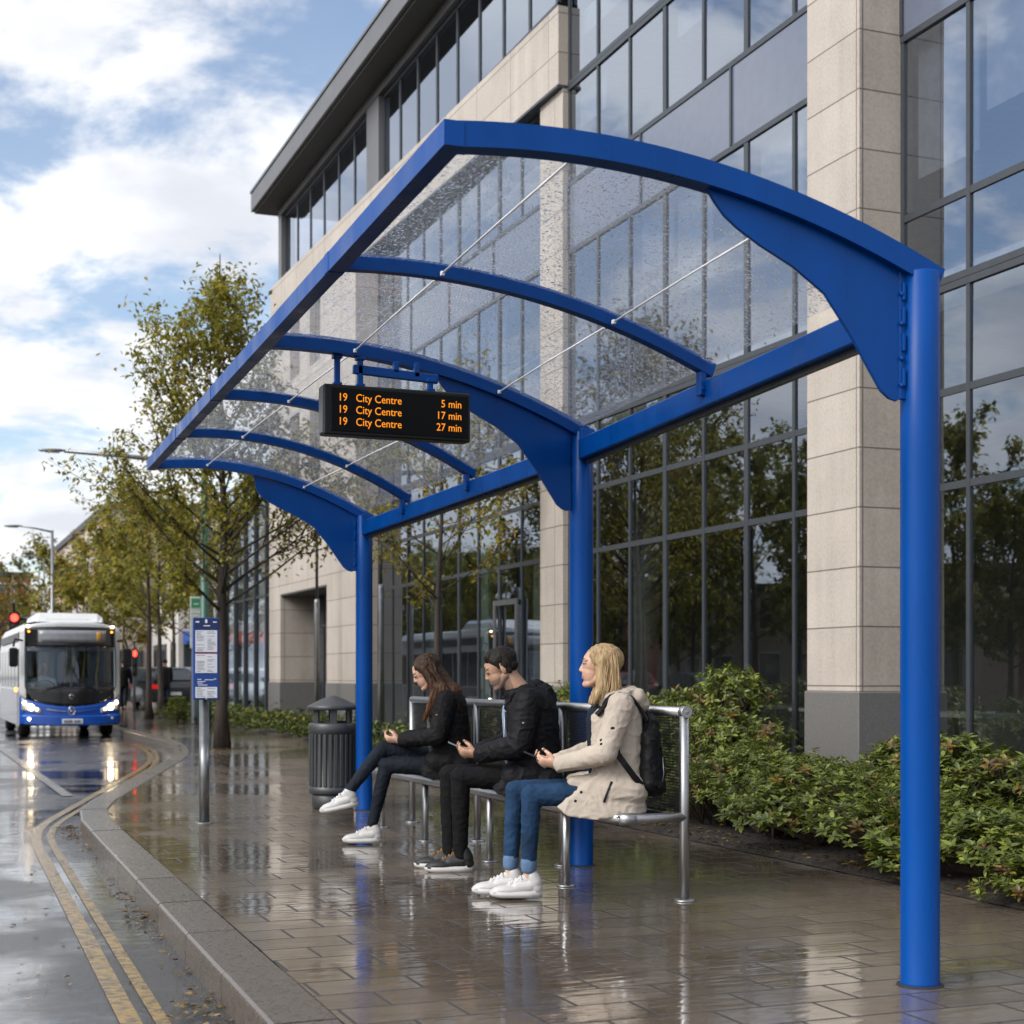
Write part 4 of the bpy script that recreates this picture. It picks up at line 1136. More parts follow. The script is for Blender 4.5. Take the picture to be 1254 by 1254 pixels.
facade('shop_row', 'low white shop building with small awnings behind the parked cars', 11.5, 34, 71, 79, 5.6, M['farwhite'], 2, 11, 3, shop=True)
facade('brick_house', 'red brick block far down the street behind the traffic light', 5.0, 9.2, 128, 150, 9.0, M['farbrick'], 3, 3, 6)

# low blocks and a hedge across the street: only ever seen mirrored in the glass
for k, (y0, y1, h, wm, lab) in enumerate(((18, 40, 5.2, 'farbrick', 'brick block across the street mirrored in the right hand glazing'), (42, 66, 4.6, 'farwall', 'pale block across the street mirrored in the middle glazing'), (68, 100, 5.4, 'farbrick', 'brick block across the street mirrored behind the seated people'), (102, 140, 5.0, 'farwall', 'pale block far across the street'))):
    b = empty('street_block', (-20, (y0 + y1) / 2, 0), 0, lab, 'building', 'blocks across the street')
    m_ = MB(); m_.box((0, 0, h / 2), (8, y1 - y0, h)); m_.build('wall', M[wm], b)
    m_ = MB(); m_.box((0, 0, h + .15), (8.4, y1 - y0 + .4, .3)); m_.build('roof', M['fartile'], b)
    n_ = int((y1 - y0) / 3)
    for s_ in range(2):
        for i in range(n_):
            y = -(y1 - y0) / 2 + (i + .5) * (y1 - y0) / n_; z = 1.4 + s_ * 2.3
            m_ = MB(); m_.box((4.02, y, z), (.10, 1.5, 1.4)); f_ = m_.build('window', M['white'], b)
            m_ = MB(); m_.box((4.06, y, z), (.06, 1.36, 1.26)); m_.build('pane', M['farglass'], f_)
# ------------------------------------------------------------------ trees
M['leaf_a'] = leafmat('leaf_olive', (0.23, 0.225, 0.036), .25, .55, .4, (0.42, 0.37, 0.055))
M['leaf_y'] = leafmat('leaf_yellowing', (0.17, 0.14, 0.018), .3, .45, .4, (0.42, 0.28, 0.03))
M['leaf_o'] = leafmat('leaf_orange', (0.20, 0.10, 0.018), .4, .4, .5, (0.36, 0.17, 0.03))
M['leaf_d'] = leafmat('leaf_dark', (0.10, 0.125, 0.022), .4, .45, .4, (0.24, 0.25, 0.04))

def make_tree(name, loc, h, cr, cb, seed, leaves, ls, label, cat='tree', group=None, mats=('leaf_a', 'leaf_y', 'leaf_d'), wts=(.76, .14, .10), tr=.11, spire=.15, lean=0.0, nbr=20, conical=True, wobble=.5):
    """trunk with limbs (one mesh) and a crown of single leaves (one mesh)"""
    rd = random.Random(seed)
    root = empty(name, loc, rd.uniform(0, 6.28), label, cat, group)
    wood = MB(); crown = MB(); tips = []
    P = []; x = y = 0.0
    n = 12
    for i in range(n + 1):
        t = i / n
        P.append(V((x, y, h * .985 * t)))
        x += rd.uniform(-.03, .03) * h / 6 + lean * h / n; y += rd.uniform(-.03, .03) * h / 6
    rad = [max(.008, tr * (1 - .93 * (i / n) ** .8)) * (1.35 if i == 0 else 1) for i in range(n + 1)]
    wood.tube(P, rad, 10)
    def trunk_at(z):
        f = min(.999, z / (h * .985)) * n; i = int(f); return P[i].lerp(P[i + 1], f - i), rad[i]
    def limb(p, d, length, r, depth):
        k = 5; pts = [p]; q = p.copy(); dd = d.copy()
        for j in range(k):
            dd = (dd + V((rd.uniform(-.16, .16), rd.uniform(-.16, .16), rd.uniform(-.02, .16))) * (1 if depth else .7)).normalized()
            q = q + dd * (length / k); pts.append(q.copy())
        wood.tube(pts, [r * (1 - .82 * j / k) for j in range(k + 1)], 6 if depth < 2 else 4)
        if depth >= 1: tips.append((pts[1:], dd, length))
        else: tips.append((pts[2:], dd, length * .8))
        if depth < 2:
            nb = rd.randint(3, 5) if depth == 0 else rd.randint(2, 3)
            for b in range(nb):
                f = rd.uniform(.28, .95) * k; i = min(k - 1, int(f)); pp = pts[i].lerp(pts[i + 1], f - i)
                a = basis(dd)[0] * rd.uniform(-1, 1) + basis(dd)[1] * rd.uniform(-.7, 1)
                nd = (dd + a * rd.uniform(.5, 1.0)).normalized()
                limb(pp, nd, length * rd.uniform(.35, .58), r * .5, depth + 1)
    for b in range(nbr):
        t = (b + rd.uniform(.1, .9)) / nbr
        z = cb + (h - cb) * (t ** 1.12) * .9
        prof = (1 - (t ** 1.6) * .93) * (.8 + .2 * min(1, t * 5)) if conical else math.sin(PI * (.18 + .82 * t)) ** .6
        prof *= rd.uniform(1 - wobble, 1.06)
        a = b * 2.4 + rd.uniform(-.4, .4)
        up = (.45 + .95 * t) if conical else (.42 + .75 * t)
        d = V((math.cos(a), math.sin(a), up)).normalized()
        p, r = trunk_at(z)
        limb(p, d, max(.25, cr * prof * 1.05), max(.007, r * .36), 0)
    tips.append(([P[-4], P[-3], P[-2], P[-1]], V((0, 0, 1)), h * spire))
    wood.build('trunk', M['bark'], root)
    tot = sum(tl for _, _, tl in tips)
    for pts, dd, length in tips:
        cnt = max(2, int(leaves * length / tot))
        for _ in range(cnt):
            f = rd.uniform(0, len(pts) - 1.001) if len(pts) > 1 else 0; i = int(f)
            p = pts[i].lerp(pts[min(i + 1, len(pts) - 1)], f - i)
            s = .02 + abs(rd.gauss(0, .055)) * (1 + cr * .18)
            p = p + V((rd.gauss(0, s), rd.gauss(0, s), rd.gauss(-.02, s)))
            dl = V((rd.uniform(-1, 1), rd.uniform(-1, 1), rd.uniform(-1.0, .35)))
            nn = V((rd.uniform(-.6, .6), rd.uniform(-.6, .6), 1))
            u = rd.random(); crown.mi = 0 if u < wts[0] else (1 if u < wts[0] + wts[1] else 2)
            l = ls * rd.uniform(.65, 1.25)
            leafquad(crown, p, dl, nn, l, l * .52, rd.uniform(-.1, .35))
    crown.build('crown', [M[m] for m in mats], root, recalc=False)
    return root

G_ST = 'young trees along the pavement'
tx = ground(272, 917)
main_tree = make_tree('street_tree', (tx.x, tx.y, 0), 8.0, 3.0, 2.1, 21, 16500, .105, 'tall young olive green tree on the wet pavement behind the blue timetable sign', group=G_ST, tr=.115, nbr=52, spire=.03)
main_tree.rotation_euler.z = 1.1
b2 = (6.85, at_x(535, 6.85))
t2 = make_tree('bed_tree', (b2[0], b2[1], 0), 5.0, 1.9, 2.0, 8, 3600, .10, 'small yellow green tree in the planting bed behind the bench', mats=('leaf_a', 'leaf_y', 'leaf_d'), wts=(.5, .4, .1), tr=.075, nbr=18, conical=False)
# trees further along the pavement
far = [((183, 42, 6.6), 6.2, 2.3, 'first of the pair of thin trunked trees right of the bus', 'leaf_a'), ((196, 46, 0), 6.8, 2.4, 'second of the pair of thin trunked trees right of the bus', 'leaf_a'),
       ((211, 56, 0), 6.8, 2.4, 'green tree with a slim trunk behind the timetable sign', 'leaf_a'), ((150, 62, 0), 6.6, 2.8, 'broad yellow green tree just above the bus mirror', 'leaf_y'),
       ((105, 66, 0), 7.0, 2.8, 'yellow green tree directly above the bus roof', 'leaf_a'), ((72, 74, 0), 7.2, 2.4, 'yellowing tree beside the tall lamp post left of the bus roof', 'leaf_y'),
       ((46, 84, 0), 8.6, 2.4, 'narrow green tree left of the bus behind the traffic light arm', 'leaf_d'), ((20, 98, 0), 6.6, 2.9, 'orange brown tree at the left edge above the red light', 'leaf_o'), ((128, 52, 0), 5.6, 2.2, 'low bushy tree between the bus and the pair of thin trunks', 'leaf_a'),
       ((236, 48, 0), 6.4, 2.2, 'leafy tree half hidden by the green lamp post', 'leaf_a'), ((4, 120, 0), 7.0, 3.4, 'rusty brown tree farthest down the street', 'leaf_o')]
for k, ((px, t, _), h, cr, lab, lm) in enumerate(far):
    x, y = at_depth(px, t)
    make_tree('street_tree', (x, y, 0), h, cr, h * .33, 40 + k, 3000 if t < 60 else 1800, .17 if t < 60 else .28, lab, group=G_ST if k < 3 else 'background trees', mats=(lm, 'leaf_y' if lm != 'leaf_o' else 'leaf_a', 'leaf_d'), wts=(.66, .2, .14), tr=.10, nbr=15, conical=(k % 3 == 2), wobble=.4)
# row across the street, seen mirrored in the facade glass
opp = make_tree('avenue_tree', (-9.5, 27, 0), 9.0, 3.3, 1.9, 77, 6500, .24, 'leafy avenue tree across the street', group='avenue trees across the street mirrored in the glass', mats=('leaf_a', 'leaf_y', 'leaf_d'), wts=(.5, .06, .44), tr=.14, nbr=22, conical=False)
rq = random.Random(9)
for k in range(-6, 34):
    if k == 0: continue
    c = copy_tree(opp); s = rq.uniform(.72, 1.0)
    c.location = ((-9.5 if k % 2 else -12.6) + rq.uniform(-.8, .8), 25 + 2.35 * k + rq.uniform(-.6, .6), 0); c.scale = (s, s, s * rq.uniform(.9, 1.08)); c.rotation_euler.z = rq.uniform(0, 6.28)

# ------------------------------------------------------------------ shrubs
M['shrub_g'] = leafmat('shrub_leaf', (0.075, 0.112, 0.016), .4, .3, .38, (0.25, 0.29, 0.04))
M['shrub_y'] = leafmat('shrub_tip_leaf', (0.17, 0.23, 0.028), .3, .35, .3, (0.34, 0.38, 0.06))
M['shrub_r'] = leafmat('shrub_rust_leaf', (0.13, 0.07, 0.02), .4, .2, .4, (0.25, 0.15, 0.03))
M['twig'] = mat('twig', (.05, .035, .022), .8)
def longleaf(m_, c, d, n, l, w_, droop):
    d = d.normalized(); s = d.cross(n).normalized(); n = s.cross(d).normalized()
    q = [(0, .10), (.35, 1.0), (.70, .85), (1.0, .04)]; L_, R_ = [], []
    mid = []
    for t, ww in q:
        p = c + d * l * t - n * droop * l * t * t
        mid.append(m_.bm.verts.new(p)); L_.append(m_.bm.verts.new(p + s * w_ * ww * .5 + n * w_ * .16 * ww)); R_.append(m_.bm.verts.new(p - s * w_ * ww * .5 + n * w_ * .16 * ww))
    for k in range(3):
        m_.face([mid[k], L_[k], L_[k + 1], mid[k + 1]], True); m_.face([R_[k], mid[k], mid[k + 1], R_[k + 1]], True)
def make_shrub(name, seed, w_, h, nros, ll, label, group, tips=.35, rust=.04):
    rd = random.Random(seed)
    root = empty(name, (0, 0, 0), 0, label, 'shrub', group)
    st = MB(); lv = MB()
    lobes = [(rd.uniform(-.5, .5) * w_, rd.uniform(-.5, .5) * w_, rd.uniform(.5, 1.0) * h, rd.uniform(.25, .45) * w_) for _ in range(7)]
    for k in range(nros):
        lx, ly, lz, lr = rd.choice(lobes)
        a = rd.uniform(0, 2 * PI); el = math.asin(rd.uniform(-.35, 1.0))
        dirv = V((math.cos(a) * math.cos(el), math.sin(a) * math.cos(el), math.sin(el)))
        rr = lr * rd.uniform(.55, 1.08)
        c = V((lx, ly, max(.10, lz - lr * .75))) + V((dirv.x * rr, dirv.y * rr, dirv.z * rr * .85))
        if c.z < .06: c.z = rd.uniform(.06, .2)
        up = (dirv + V((rd.uniform(-.35, .35), rd.uniform(-.35, .35), .75 + rd.uniform(0, .3)))).normalized()
        base = V((lx * .35, ly * .35, .02))
        if k % 3 == 0: st.tube([base, base.lerp(c, .5) + V((rd.uniform(-.05, .05), rd.uniform(-.05, .05), .05)), c], [.009, .006, .003], 4, caps=False)
        aa, bb, dd = basis(up)
        m = rd.randint(7, 10); off = rd.uniform(0, 6.28); ros_mat = 2 if rd.random() < rust else (1 if rd.random() < tips else 0)
        sz = rd.uniform(.7, 1.2)
        for j in range(m):
            an = off + j * 2.39996; tilt = .12 + .95 * (j / m) if ros_mat != 1 else .55 - .45 * (j / m)
            if ros_mat == 1: tilt = .25 + .5 * (1 - j / m)
            d = (aa * math.cos(an) + bb * math.sin(an)) * (1.0 - .35 * (1 - j / m)) + dd * (1.05 - tilt)
            l = ll * sz * rd.uniform(.75, 1.15) * (1 - .35 * j / m if ros_mat == 1 else 1)
            lv.mi = ros_mat if (ros_mat != 1 or j > m * .35) else 0
            longleaf(lv, c - dd * .015 * j * .4, d, dd, l, l * .42, rd.uniform(.08, .45))
    st.build('stems', M['twig'], root); lv.build('leaves', [M['shrub_g'], M['shrub_y'], M['shrub_r']], root, recalc=False)
    return root
GS = 'glossy evergreen shrubs in the planting bed'
protos = [make_shrub('shrub', 1, .95, .92, 660, .066, 'x', GS, .42), make_shrub('shrub', 2, 1.05, .80, 680, .069, 'x', GS, .36), make_shrub('shrub', 3, .85, 1.05, 640, .062, 'x', GS, .5, .07), make_shrub('shrub', 4, .9, .62, 520, .064, 'x', GS, .32)]
SHR = [  # x, y, scale, proto, label
 (5.62, 6.15, .82, 3, 'low shrub at the right edge of the picture, first along the bed'),
 (5.72, 7.00, .92, 1, 'glossy shrub just right of the near blue post'),
 (5.66, 7.85, .90, 0, 'leafy shrub directly behind the near blue post'),
 (5.66, 8.65, .95, 1, 'bright leaved shrub just left of the near blue post'),
 (5.68, 9.50, .90, 0, 'shrub at the bed edge in front of the granite pier base'),
 (5.66, 10.35, .82, 2, 'shrub at the bed edge left of the granite pier base'),
 (5.66, 11.15, .92, 3, 'small rounded shrub beside the bench end post'),
 (5.70, 12.00, .90, 0, 'shrub behind the mesh at the near end of the bench'),
 (5.70, 12.90, .88, 1, 'shrub behind the backpack of the fair haired person'),
 (5.70, 13.85, .85, 2, 'shrub behind the bench between the cream parka and the middle post'),
 (5.72, 14.90, .78, 3, 'shrub behind the bench just left of the middle post'),
 (5.75, 16.0, .78, 0, 'shrub behind the back of the man in black'),
 (6.60, 7.3, .98, 0, 'tall shrub at the right edge against the dark glass'),
 (6.65, 8.4, 1.02, 2, 'tall shrub behind the near blue post against the glass'),
 (6.65, 9.6, 1.0, 1, 'shrub in the middle of the bed right of the stone pier'),
 (6.70, 10.8, .98, 0, 'shrub growing up against the near face of the stone pier'),
 (6.70, 12.0, .98, 2, 'shrub rising in front of the stone pier plinth'),
 (6.75, 13.2, 1.12, 1, 'full shrub under the glass just left of the stone pier'),
 (6.75, 14.4, 1.18, 0, 'tallest shrub, behind the bench rail right of the parka hood'),
 (6.8, 15.7, 1.05, 2, 'shrub under the glazing behind the fair hair'),
 (6.85, 17.1, .95, 1, 'shrub at the foot of the second stone pier'),
 (7.35, 7.9, 1.1, 1, 'back row shrub under the right hand glazing'),
 (7.4, 9.6, 1.1, 2, 'back row shrub beside the stone pier, towards the right'),
 (7.4, 14.0, 1.18, 2, 'back row shrub below the dark window left of the stone pier'),
 (7.4, 15.6, 1.15, 0, 'back row shrub below the window behind the middle post'),
]
used = set(); rs2 = random.Random(17)
for x, y, s, k, lab in SHR:
    o = protos[k] if k not in used else copy_tree(protos[k]); used.add(k)
    o['label'] = lab; o.location = (x + rs2.uniform(-.06, .06), y, .03); o.scale = (s, s, s * (.70 if y < 11.5 else (.85 if y < 12.6 else 1.0)) * (.85 if x > 7.2 and y < 10 else 1)); o.rotation_euler.z = rs2.uniform(0, 6.28)
# low flowering ground cover further along
M['gc'] = leafmat('low_leaf', (0.055, 0.085, 0.016), .4, .3, .4, (0.16, 0.20, 0.04)); M['gcy'] = leafmat('low_yellow_flower', (.45, .30, .02), .3, .3, .5, (.6, .42, .04))
GL = 'low flowering shrubs along the far bed'
def low_shrub(seed, lab):
    rd = random.Random(seed); root = empty('low_shrub', (0, 0, 0), 0, lab, 'shrub', GL); lv = MB(); st = MB()
    for k in range(10):
        a = rd.uniform(0, 6.28); st.tube([(0, 0, 0), (.2 * math.cos(a), .2 * math.sin(a), .25)], [.008, .004], 4)
    for k in range(900):
        a = rd.uniform(0, 6.28); r_ = math.sqrt(rd.random()) * .62; hh = .52 * (1 - (r_ / .7) ** 2) * (.75 + .5 * noise.noise(V((r_ * math.cos(a) * 5, r_ * math.sin(a) * 5, seed))))
        p = V((r_ * math.cos(a), r_ * math.sin(a), max(.03, hh * rd.uniform(.35, 1.08))))
        lv.mi = 1 if rd.random() < .045 else 0; l = rd.uniform(.05, .10)
        leafquad(lv, p, V((rd.uniform(-1, 1), rd.uniform(-1, 1), rd.uniform(-.2, 1))), V((rd.uniform(-.4, .4), rd.uniform(-.4, .4), 1)), l, l * .5)
    st.build('stems', M['twig'], root); lv.build('leaves', [M['gc'], M['gcy']], root, recalc=False); return root
lows = [(6.95, 19.2, 1.0, 'low yellow flowered shrub behind the dark haired woman'), (7.0, 20.5, 1.0, 'low flowering shrub at the foot of the bed tree'), (7.15, 22.0, 1.05, 'low shrub seen left of the dark haired woman, beyond the bench'),
        (7.2, 23.6, 1.0, 'low shrub between the far blue post and the litter bin'), (7.25, 25.2, 1.0, 'low shrub right behind the litter bin'), (7.2, 27.0, 1.05, 'low shrub just left of the litter bin lid'), (7.25, 29.0, 1.1, 'low shrub in front of the wide stone pier'),
        (7.3, 31.2, 1.15, 'low shrub in front of the entrance opening'), (7.35, 33.4, 1.2, 'low shrub before the entrance pier'), (7.2, 35.4, 1.2, 'low yellow flowered shrub at the building corner'), (7.3, 37.6, 1.2, 'low shrub before the glass screen, next to the corner'), (7.4, 40, 1.2, 'low shrub at the far end of the glass screen'), (7.0, 43, 1.2, 'last low shrub of the row, right of the tree trunk')]
p0 = None
for k, (x, y, s, lab) in enumerate(lows):
    o = low_shrub(3, lab) if p0 is None else copy_tree(p0); p0 = p0 or o
    o['label'] = lab; o.location = (x, y, .02); o.scale = (s, s * 1.3, s * rs2.uniform(.85, 1.15)); o.rotation_euler.z = rs2.uniform(0, 6.28)
# clipped green bush standing by the pavement
x, y = at_depth(217, 39.5)
bb = empty('clipped_bush', (x, y, 0), 0, 'squat clipped green bush standing alone on the pavement left of the sign', 'bush'); lv = MB(); rd = random.Random(2)
for k in range(1100):
    a = rd.uniform(0, 6.28); z = rd.uniform(.02, .86); r_ = .33 * (1 - max(0, (z - .55)) ** 2 * 2.2) * rd.uniform(.8, 1.05)
    lv.mi = 1 if rd.random() < .3 else 0
    leafquad(lv, V((r_ * math.cos(a), r_ * math.sin(a), z)), V((math.cos(a) + rd.uniform(-.8, .8), math.sin(a) + rd.uniform(-.8, .8), rd.uniform(-.3, .8))), V((rd.uniform(-.4, .4), rd.uniform(-.4, .4), 1)), .10, .06)
lv.build('leaves', [M['shrub_g'], M['shrub_y']], bb, recalc=False)
m_ = MB(); m_.tube([(0, 0, 0), (0, 0, .6)], .05, 8); m_.build('stem', M['twig'], bb); bb.scale = (.62, .62, .72)
# ------------------------------------------------------------------ bus
M['buswhite'] = mat('bus_white_paint', (.60, .61, .62), .22, var=.05, coat=.3, scale=3)
M['busblue'] = mat('bus_blue_paint', (.004, .075, .42), .2, var=.06, coat=.4, scale=3)
M['busgrey'] = mat('bus_grey_paint', (.26, .27, .30), .25, var=.06, coat=.3, scale=3)
M['busblack'] = mat('bus_black_mask', (.012, .012, .013), .12, spec=.6)
M['busglass'] = windowglass('bus_glass', .05, (.80, .84, .84), 1.2)
M['headlamp'] = emis('headlamp_on', (1.0, .80, .52), 45.0)
M['sidelamp'] = emis('side_lamp_on', (1.0, .72, .40), 12.0)
M['amberlamp'] = emis('marker_lamp_on', (1.0, .32, .03), 4.0)
M['redlamp'] = emis('red_signal_on', (1.0, .03, .02), 7.0)
M['taillamp'] = emis('tail_lamp_on', (1.0, .03, .02), .4)
M['tyre'] = mat('tyre_rubber', (.018, .018, .018), .7)
M['lampcase'] = mat('lamp_housing', (.45, .46, .46), .15, .3)
M['display'] = mat('blank_display', (.22, .23, .25), .15, spec=.7)
M['yellowpole'] = mat('yellow_grab_pole', (.50, .34, .02), .35)
M['skin'] = mat('skin', (.42, .25, .175), .5, var=.06)
M['shirt'] = mat('pale_shirt', (.72, .75, .80), .8)
M['chrome'] = mat('chrome', (.6, .6, .62), .15, 1.0)
BW, BLEN, BH = 2.04, 7.6, 2.42
def make_bus(name, loc, rz, label):
    b = empty(name, loc, rz, label, 'bus')
    hw = BW / 2
    def fy(x, z):           # front surface: bowed across, raked above the belt
        u = x / hw
        return -BLEN / 2 + .20 * abs(u) ** 3 + .02 * u * u + max(0, z - 1.0) * .07
    def xw(z): return hw - .10 * max(0, (z - 1.9) / .5) ** 2 * .6
    # shell: sections along the length
    m_ = MB()
    prof = [(-hw, .25), (-hw, 1.0), (-hw + .01, 1.9), (-hw + .05, 2.25), (-hw + .13, 2.39), (-hw + .3, 2.43), (hw - .3, 2.43), (hw - .13, 2.39), (hw - .05, 2.25), (hw - .01, 1.9), (hw, 1.0), (hw, .25)]
    stations = [-BLEN / 2 + .32, -BLEN / 2 + .8, 0, BLEN / 2 - .1, BLEN / 2]
    rings = []
    for i, y in enumerate(stations):
        k = .97 if i == 4 else 1.0
        rings.append([m_.bm.verts.new((x * k, y, .25 + (z - .25) * k)) for x, z in prof])
    for a, c in zip(rings[:-1], rings[1:]):
        for k in range(len(prof) - 1): m_.face([a[k], a[k + 1], c[k + 1], c[k]])
        m_.face([a[-1], a[0], c[0], c[-1]])
    m_.face(rings[-1])
    m_.mi = 1
    shell = m_.build('shell', [M['buswhite'], M['busgrey']], b)
    for p in shell.data.polygons:
        if p.center.z < 1.05 and abs(p.normal.x) > .8: p.material_index = 1
    def band(zlo, zhi, x0, x1, off, nx=24, nz=8):
        g_ = MB()
        def f(u, v):
            x = x0 + (x1 - x0) * u; z = zlo(x) + (zhi(x) - zlo(x)) * v
            return V((x, fy(x, z) - off, z))
        g_.grid(f, nx, nz)
        return g_
    def thick(o, d):
        s = o.modifiers.new('t', 'SOLIDIFY'); s.thickness = d; s.offset = -1; return o
    U = lambda x: x / hw
    smile = lambda x: .66 + .20 * U(x) ** 2
    g_ = band(lambda x: .25 + .05 * U(x) ** 2, smile, -hw, hw, .0); thick(g_.build('front_panel', M['busblue'], b), .03)
    g_ = band(lambda x: .25 + .05 * U(x) ** 2, lambda x: .46 + .02 * U(x) ** 2, -hw, hw, .035); thick(g_.build('bumper', M['busblue'], b), .03)
    g_ = MB(); ztop = lambda x: 2.30 + .13 * (1 - abs(U(x)) ** 3)
    def patch(x0, x1, zl, zh, nx, nz):
        def f(u, v):
            x = x0 + (x1 - x0) * u; z = zl(x) + (zh(x) - zl(x)) * v
            return V((x, fy(x, z), z))
        g_.grid(f, nx, nz)
    patch(-hw, -hw + .12, smile, ztop, 4, 14); patch(hw - .12, hw, smile, ztop, 4, 14); patch(-hw + .12, hw - .12, lambda x: 2.27, ztop, 20, 3)
    thick(g_.build('front_surround', M['buswhite'], b), .03)
    bm_w = hw - .10
    dip = lambda x: smile(x) + .015 + .55 * max(0, (abs(U(x)) - .62) / .38) ** 3
    g_ = band(dip, lambda x: 1.06, -bm_w, bm_w, .012); thick(g_.build('lower_mask', M['busblack'], b), .01)
    g_ = band(lambda x: 1.06, lambda x: 1.90, -bm_w, bm_w, .012); wg = g_.build('windscreen', M['busglass'], b)
    thick(wg, .008)
    g_ = band(lambda x: 1.90, lambda x: 2.33 - .03 * U(x) ** 2, -bm_w, bm_w, .012); thick(g_.build('upper_mask', M['busblack'], b), .01)
    g_ = band(lambda x: 1.99, lambda x: 2.25, -.66, .72, .03, 12, 3); dd_ = thick(g_.build('destination_display', M['display'], b), .01)
    g_ = band(lambda x: 2.02, lambda x: 2.22, .52, .62, .036, 3, 3); thick(g_.build('route_marker', mat('amber_film', (.5, .26, .04), .5), dd_), .004)
    for x in (-bm_w, bm_w, 0.0):
        m_ = MB(); m_.sweep([(x, fy(x, z) - .02, z) for z in (1.06, 1.3, 1.6, 1.9)], .02 if x == 0 else .012, .02, (0, 1, 0)); m_.build('windscreen_seal', M['busblack'], wg)
    for s in (-1, 1):
        m_ = MB(); x = s * .40
        m_.tube([(x + s * .12, fy(x, 1.02) - .04, 1.02), (x * .2 + .02, fy(0, 1.08) - .05, 1.13)], .009, 6)
        m_.tube([(s * .62, fy(.6, .95) - .035, .95), (s * .15, fy(0, 1.1) - .045, 1.12)], .012, 6); m_.build('wiper', M['black'], wg)
    # lamps
    for s in (-1, 1):
        xa, xb = s * .60, s * .99
        g_ = MB()
        zf = lambda u: (.50 + .06 * u + .02, .60 + .24 * u)
        def f(u, v):
            x = xa + (xb - xa) * u; lo, hi = zf(u); z = lo + (hi - lo) * v
            return V((x, fy(x, z) - .022, z))
        g_.grid(f, 8, 5); hl = thick(g_.build('headlight', M['lampcase'], b), .01)
        for (x, z, r_, mt) in ((.80, .645, .062, 'headlamp'), (.93, .735, .040, 'sidelamp'), (.69, .60, .026, 'sidelamp')):
            m_ = MB(); m_.sphere((s * x, fy(x, z) - .03, z), (r_, .02, r_), 16, 8); m_.build('lamp', M[mt], hl)
        m_ = MB(); m_.sphere((s * .84, fy(.84, .40) - .045, .40), (.032, .015, .032), 12, 6); m_.build('fog_lamp', M['lampcase'] if s > 0 else M['sidelamp'], b)
        m_ = MB(); m_.sphere((s * .86, fy(.86, 2.32) - .03, 2.33), (.03, .02, .024), 10, 6); m_.build('marker_lamp', M['sidelamp'], b)
        m_ = MB(); m_.sphere((s * .84, fy(.84, 2.2) - .03, 2.22), (.025, .012, .02), 10, 6); m_.build('indicator', M['amberlamp'], b)
        # mirrors
        m_ = MB()
        m_.tube([(s * (hw - .06), fy(.9, 2.0) - .02, 2.03), (s * (hw + .10), fy(1, 2.0) - .16, 2.06), (s * (hw + .13), fy(1, 2.0) - .18, 1.9)], .022, 8)
        arm = m_.build('mirror_arm', M['black'], b)
        m_ = MB(); m_.box((s * (hw + .13), fy(1, 2) - .18, 1.68), (.17, .10, .40), bev=.03); m_.build('mirror', M['black'], arm)
    # roof pod with faded lettering strip
    m_ = MB()
    pr = [(-.74, 2.40), (-.70, 2.56), (-.60, 2.64), (.60, 2.64), (.70, 2.56), (.74, 2.40)]
    rr = []
    for y, k in ((-BLEN / 2 + .42, .0), (-BLEN / 2 + .62, .9), (-BLEN / 2 + .9, 1), (-BLEN / 2 + 2.6, 1), (-BLEN / 2 + 3.0, .3)):
        rr.append([m_.bm.verts.new((x * (.94 + .06 * k), y, 2.40 + (z - 2.40) * max(k, .05))) for x, z in pr])
    for a, c in zip(rr[:-1], rr[1:]):
        for k in range(5): m_.face([a[k], a[k + 1], c[k + 1], c[k]])
    m_.face(rr[0]); m_.face(rr[-1]); pod = m_.build('roof_pod', M['buswhite'], b)
    m_ = MB()
    rd = random.Random(6); x = -.44
    while x < .44:
        l = rd.uniform(.02, .045); m_.box((x, -BLEN / 2 + .515, 2.50), (l, .012, rd.uniform(.05, .075)), Matrix.Rotation(R(-46), 3, 'X')); x += l + .012
    m_.build('faded_lettering', mat('faded_grey', (.36, .36, .37), .5), pod)
    # emblem, swoosh, plate
    m_ = MB()
    for r_ in (.075,):
        ring = [(r_ * math.cos(a) * .9, fy(0, .6) - .035, .565 + r_ * math.sin(a) * 1.15) for a in [2 * PI * k / 24 for k in range(25)]]; m_.tube(ring, .011, 6)
    m_.tube([(-.035, fy(0, .6) - .035, .60), (.0, fy(0, .6) - .037, .565), (.035, fy(0, .6) - .035, .60)], .010, 6); m_.tube([(-.035, fy(0, .6) - .035, .535), (.0, fy(0, .6) - .037, .565), (.035, fy(0, .6) - .035, .525)], .010, 6)
    m_.build('emblem', M['chrome'], b)
    m_ = MB(); m_.tube([(.045 * math.cos(a), fy(0, .8) - .03, .86 + .045 * math.sin(a)) for a in [2 * PI * k / 20 for k in range(18)]], .009, 6); m_.build('small_emblem', M['chrome'], b)
    m_ = MB()
    for s in (-1, 1): m_.sweep([(s * x, fy(x, .57) - .018, .555 + .05 * (x / .5) ** 2) for x in (.10, .2, .32, .42, .5)], .01, .016, (0, 1, 0))
    m_.build('chrome_strip', M['chrome'], b)
    m_ = MB(); m_.box((.02, fy(0, .36) - .05, .345), (.42, .02, .105), bev=.01); pl = m_.build('number_plate', M['white'], b)
    m_ = MB(); x = -.155
    for w_ in (.035, .035, .03, .04, 0, .035, .035, .035):
        if w_: m_.box((x + .02, fy(0, .36) - .061, .345), (w_, .006, .055))
        x += .042
    m_.build('plate_marks', M['print'], pl)
